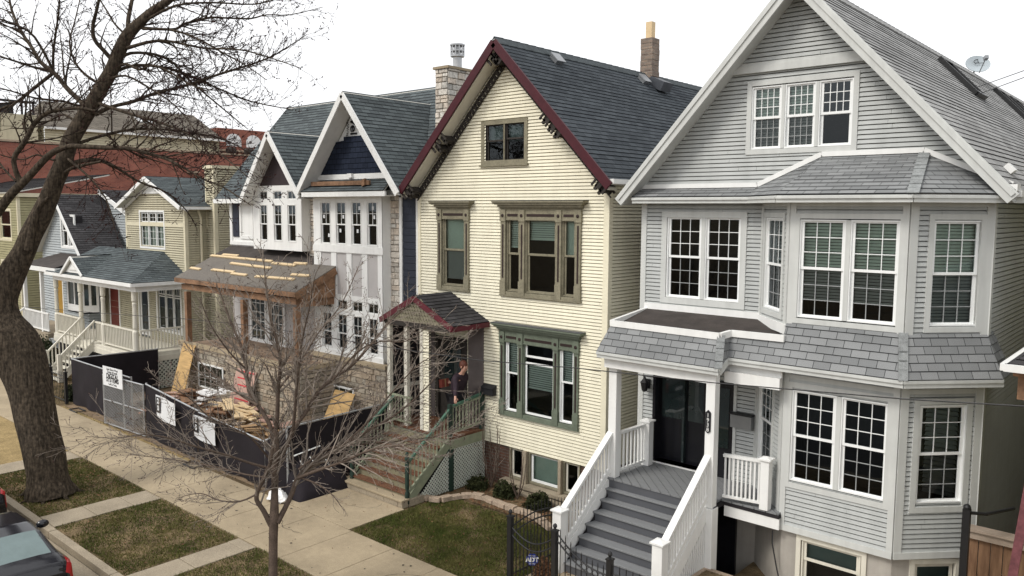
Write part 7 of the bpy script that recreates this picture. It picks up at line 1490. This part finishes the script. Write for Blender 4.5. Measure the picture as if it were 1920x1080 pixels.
for side, base, fd, cu_, sp_ in (('R', W3(.44, -.46, .93), V(.45, -.3, -.75), V(-.2, -.2, -.9), V(.5, .8, 0)), ('L', W3(-.3, .05, 1.15), V(-.9, -.3, .1), V(-.2, -.95, 0), V(0, .1, 1))):
    fd = fd.normalized(); sp_ = (sp_-fd*sp_.dot(fd)).normalized(); b = V(base)
    for k, ln_ in enumerate((.062, .072, .068, .052)):
        o_ = b+fd*.035+sp_*(.027-.018*k); a1 = o_+fd*ln_*.5; a2 = a1+(fd+cu_.normalized()).normalized()*ln_*.35; a3 = a2+cu_.normalized()*ln_*.3
        J[f'f{side}{k}a'] = (tuple(o_), .0095); J[f'f{side}{k}b'] = (tuple(a1), .0088); J[f'f{side}{k}c'] = (tuple(a2), .0082); J[f'f{side}{k}d'] = (tuple(a3), .0072)
        E += [('palm'+side, f'f{side}{k}a'), (f'f{side}{k}a', f'f{side}{k}b'), (f'f{side}{k}b', f'f{side}{k}c'), (f'f{side}{k}c', f'f{side}{k}d')]
    t1 = b-fd*.02+sp_*.04; t2 = t1+(fd+sp_*.8).normalized()*.035; t3 = t2+(fd+cu_*.6).normalized()*.03
    J[f't{side}a'] = (tuple(t1), .011); J[f't{side}b'] = (tuple(t2), .0098); J[f't{side}c'] = (tuple(t3), .0085); E += [('palm'+side, f't{side}a'), (f't{side}a', f't{side}b'), (f't{side}b', f't{side}c')]
def try_skin(name, J, E, m, parent, lv=2):
    me = bpy.data.meshes.new(name); keys = list(J); me.from_pydata([J[k][0] for k in keys], [(keys.index(a), keys.index(b)) for a, b in E], [])
    o = bpy.data.objects.new(name, me); COL.objects.link(o); bpy.context.view_layer.objects.active = o; o.modifiers.new('skin', 'SKIN').use_smooth_shade = True
    if not me.skin_vertices: bpy.ops.mesh.customdata_skin_add()
    d = me.skin_vertices[0].data
    for i, k in enumerate(keys):
        r_ = J[k][1]; d[i].radius = (r_ if isinstance(r_, tuple) else (r_, r_)); d[i].use_root = (i == 0)
    sb = o.modifiers.new('sub', 'SUBSURF'); sb.levels = lv; sb.render_levels = lv
    dg = bpy.context.evaluated_depsgraph_get(); nm = bpy.data.meshes.new_from_object(o.evaluated_get(dg)); bpy.data.objects.remove(o); nm.materials.clear(); nm.materials.append(M[m])
    r = bpy.data.objects.new(name, nm); COL.objects.link(r); nm.polygons.foreach_set('use_smooth', [True]*len(nm.polygons))
    r.parent = parent; r.matrix_parent_inverse = ROOTINV.get(parent.name, Matrix()); return r
bo = try_skin('body', J, E, 'skin', pe)
def grow_(k, f): p, r_ = J[k]; return (p, tuple(q*f+.022 for q in r_) if isinstance(r_, tuple) else r_*f+.018)
JK = {k: grow_(k, 1.12) for k in ('pelvis', 'waist', 'chest', 'neckb', 'shR', 'elR', 'wrR', 'shL', 'elL', 'wrL')}; JK['pelvis'] = (W3(0, 0, .86), (.185, .15))
try_skin('jacket', JK, [e for e in E if e[0] in JK and e[1] in JK], 'jacket', pe)
JT = {k: grow_(k, 1.1) for k in ('pelvis', 'hipR', 'kneeR', 'ankR', 'hipL', 'kneeL', 'ankL')}; try_skin('trousers', JT, [e for e in E if e[0] in JT and e[1] in JT], 'trousers', pe)
for sd in ('R', 'L'): JS = {k: grow_(k, 1.15) for k in ('ank'+sd, 'toe'+sd)}; try_skin('shoe', JS, [('ank'+sd, 'toe'+sd)], 'plastic', pe)
mb = MB(); mb.ball(W3(.262, 0, 1.685), (.108, .1, .115), 14, 10); mb.v = [v for v in mb.v]; mb.build('hair', 'hair', pe, smooth=True)
mb = MB()
for s_ in (-1, 1): mb.ball(W3(.372, .034*s_, 1.652), (.009, .012, .008), 8, 5)
mb.build('eye', 'ink', pe); mb = MB(); mb.ball(W3(.37, 0, 1.578), (.012, .028, .008), 8, 5); mb.build('mouth', 'maroon2', pe)
mb = MB()
for s_ in (-1, 1): mb.ball(W3(.275, .092*s_, 1.64), (.022, .012, .034), 8, 6)
mb.build('ear', 'skin', pe)
t = thing('parcel', 'orange red parcel held under the arm of the person on the cream porch', 'parcel', W3(-.38, -.03, 1.1)); mb = MB(); c = V(W3(-.36, -.06, 1.15)); mb.obox(c, (.05, 0, .01), (0, .13, 0), (-.01, 0, .1)); mb.build('carton', 'parcel', t, bevel=.006); mb = MB(); mb.obox(c, (.052, 0, .0105), (0, .02, 0), (-.0102, 0, .102)); mb.build('tape', 'cardboard', t)
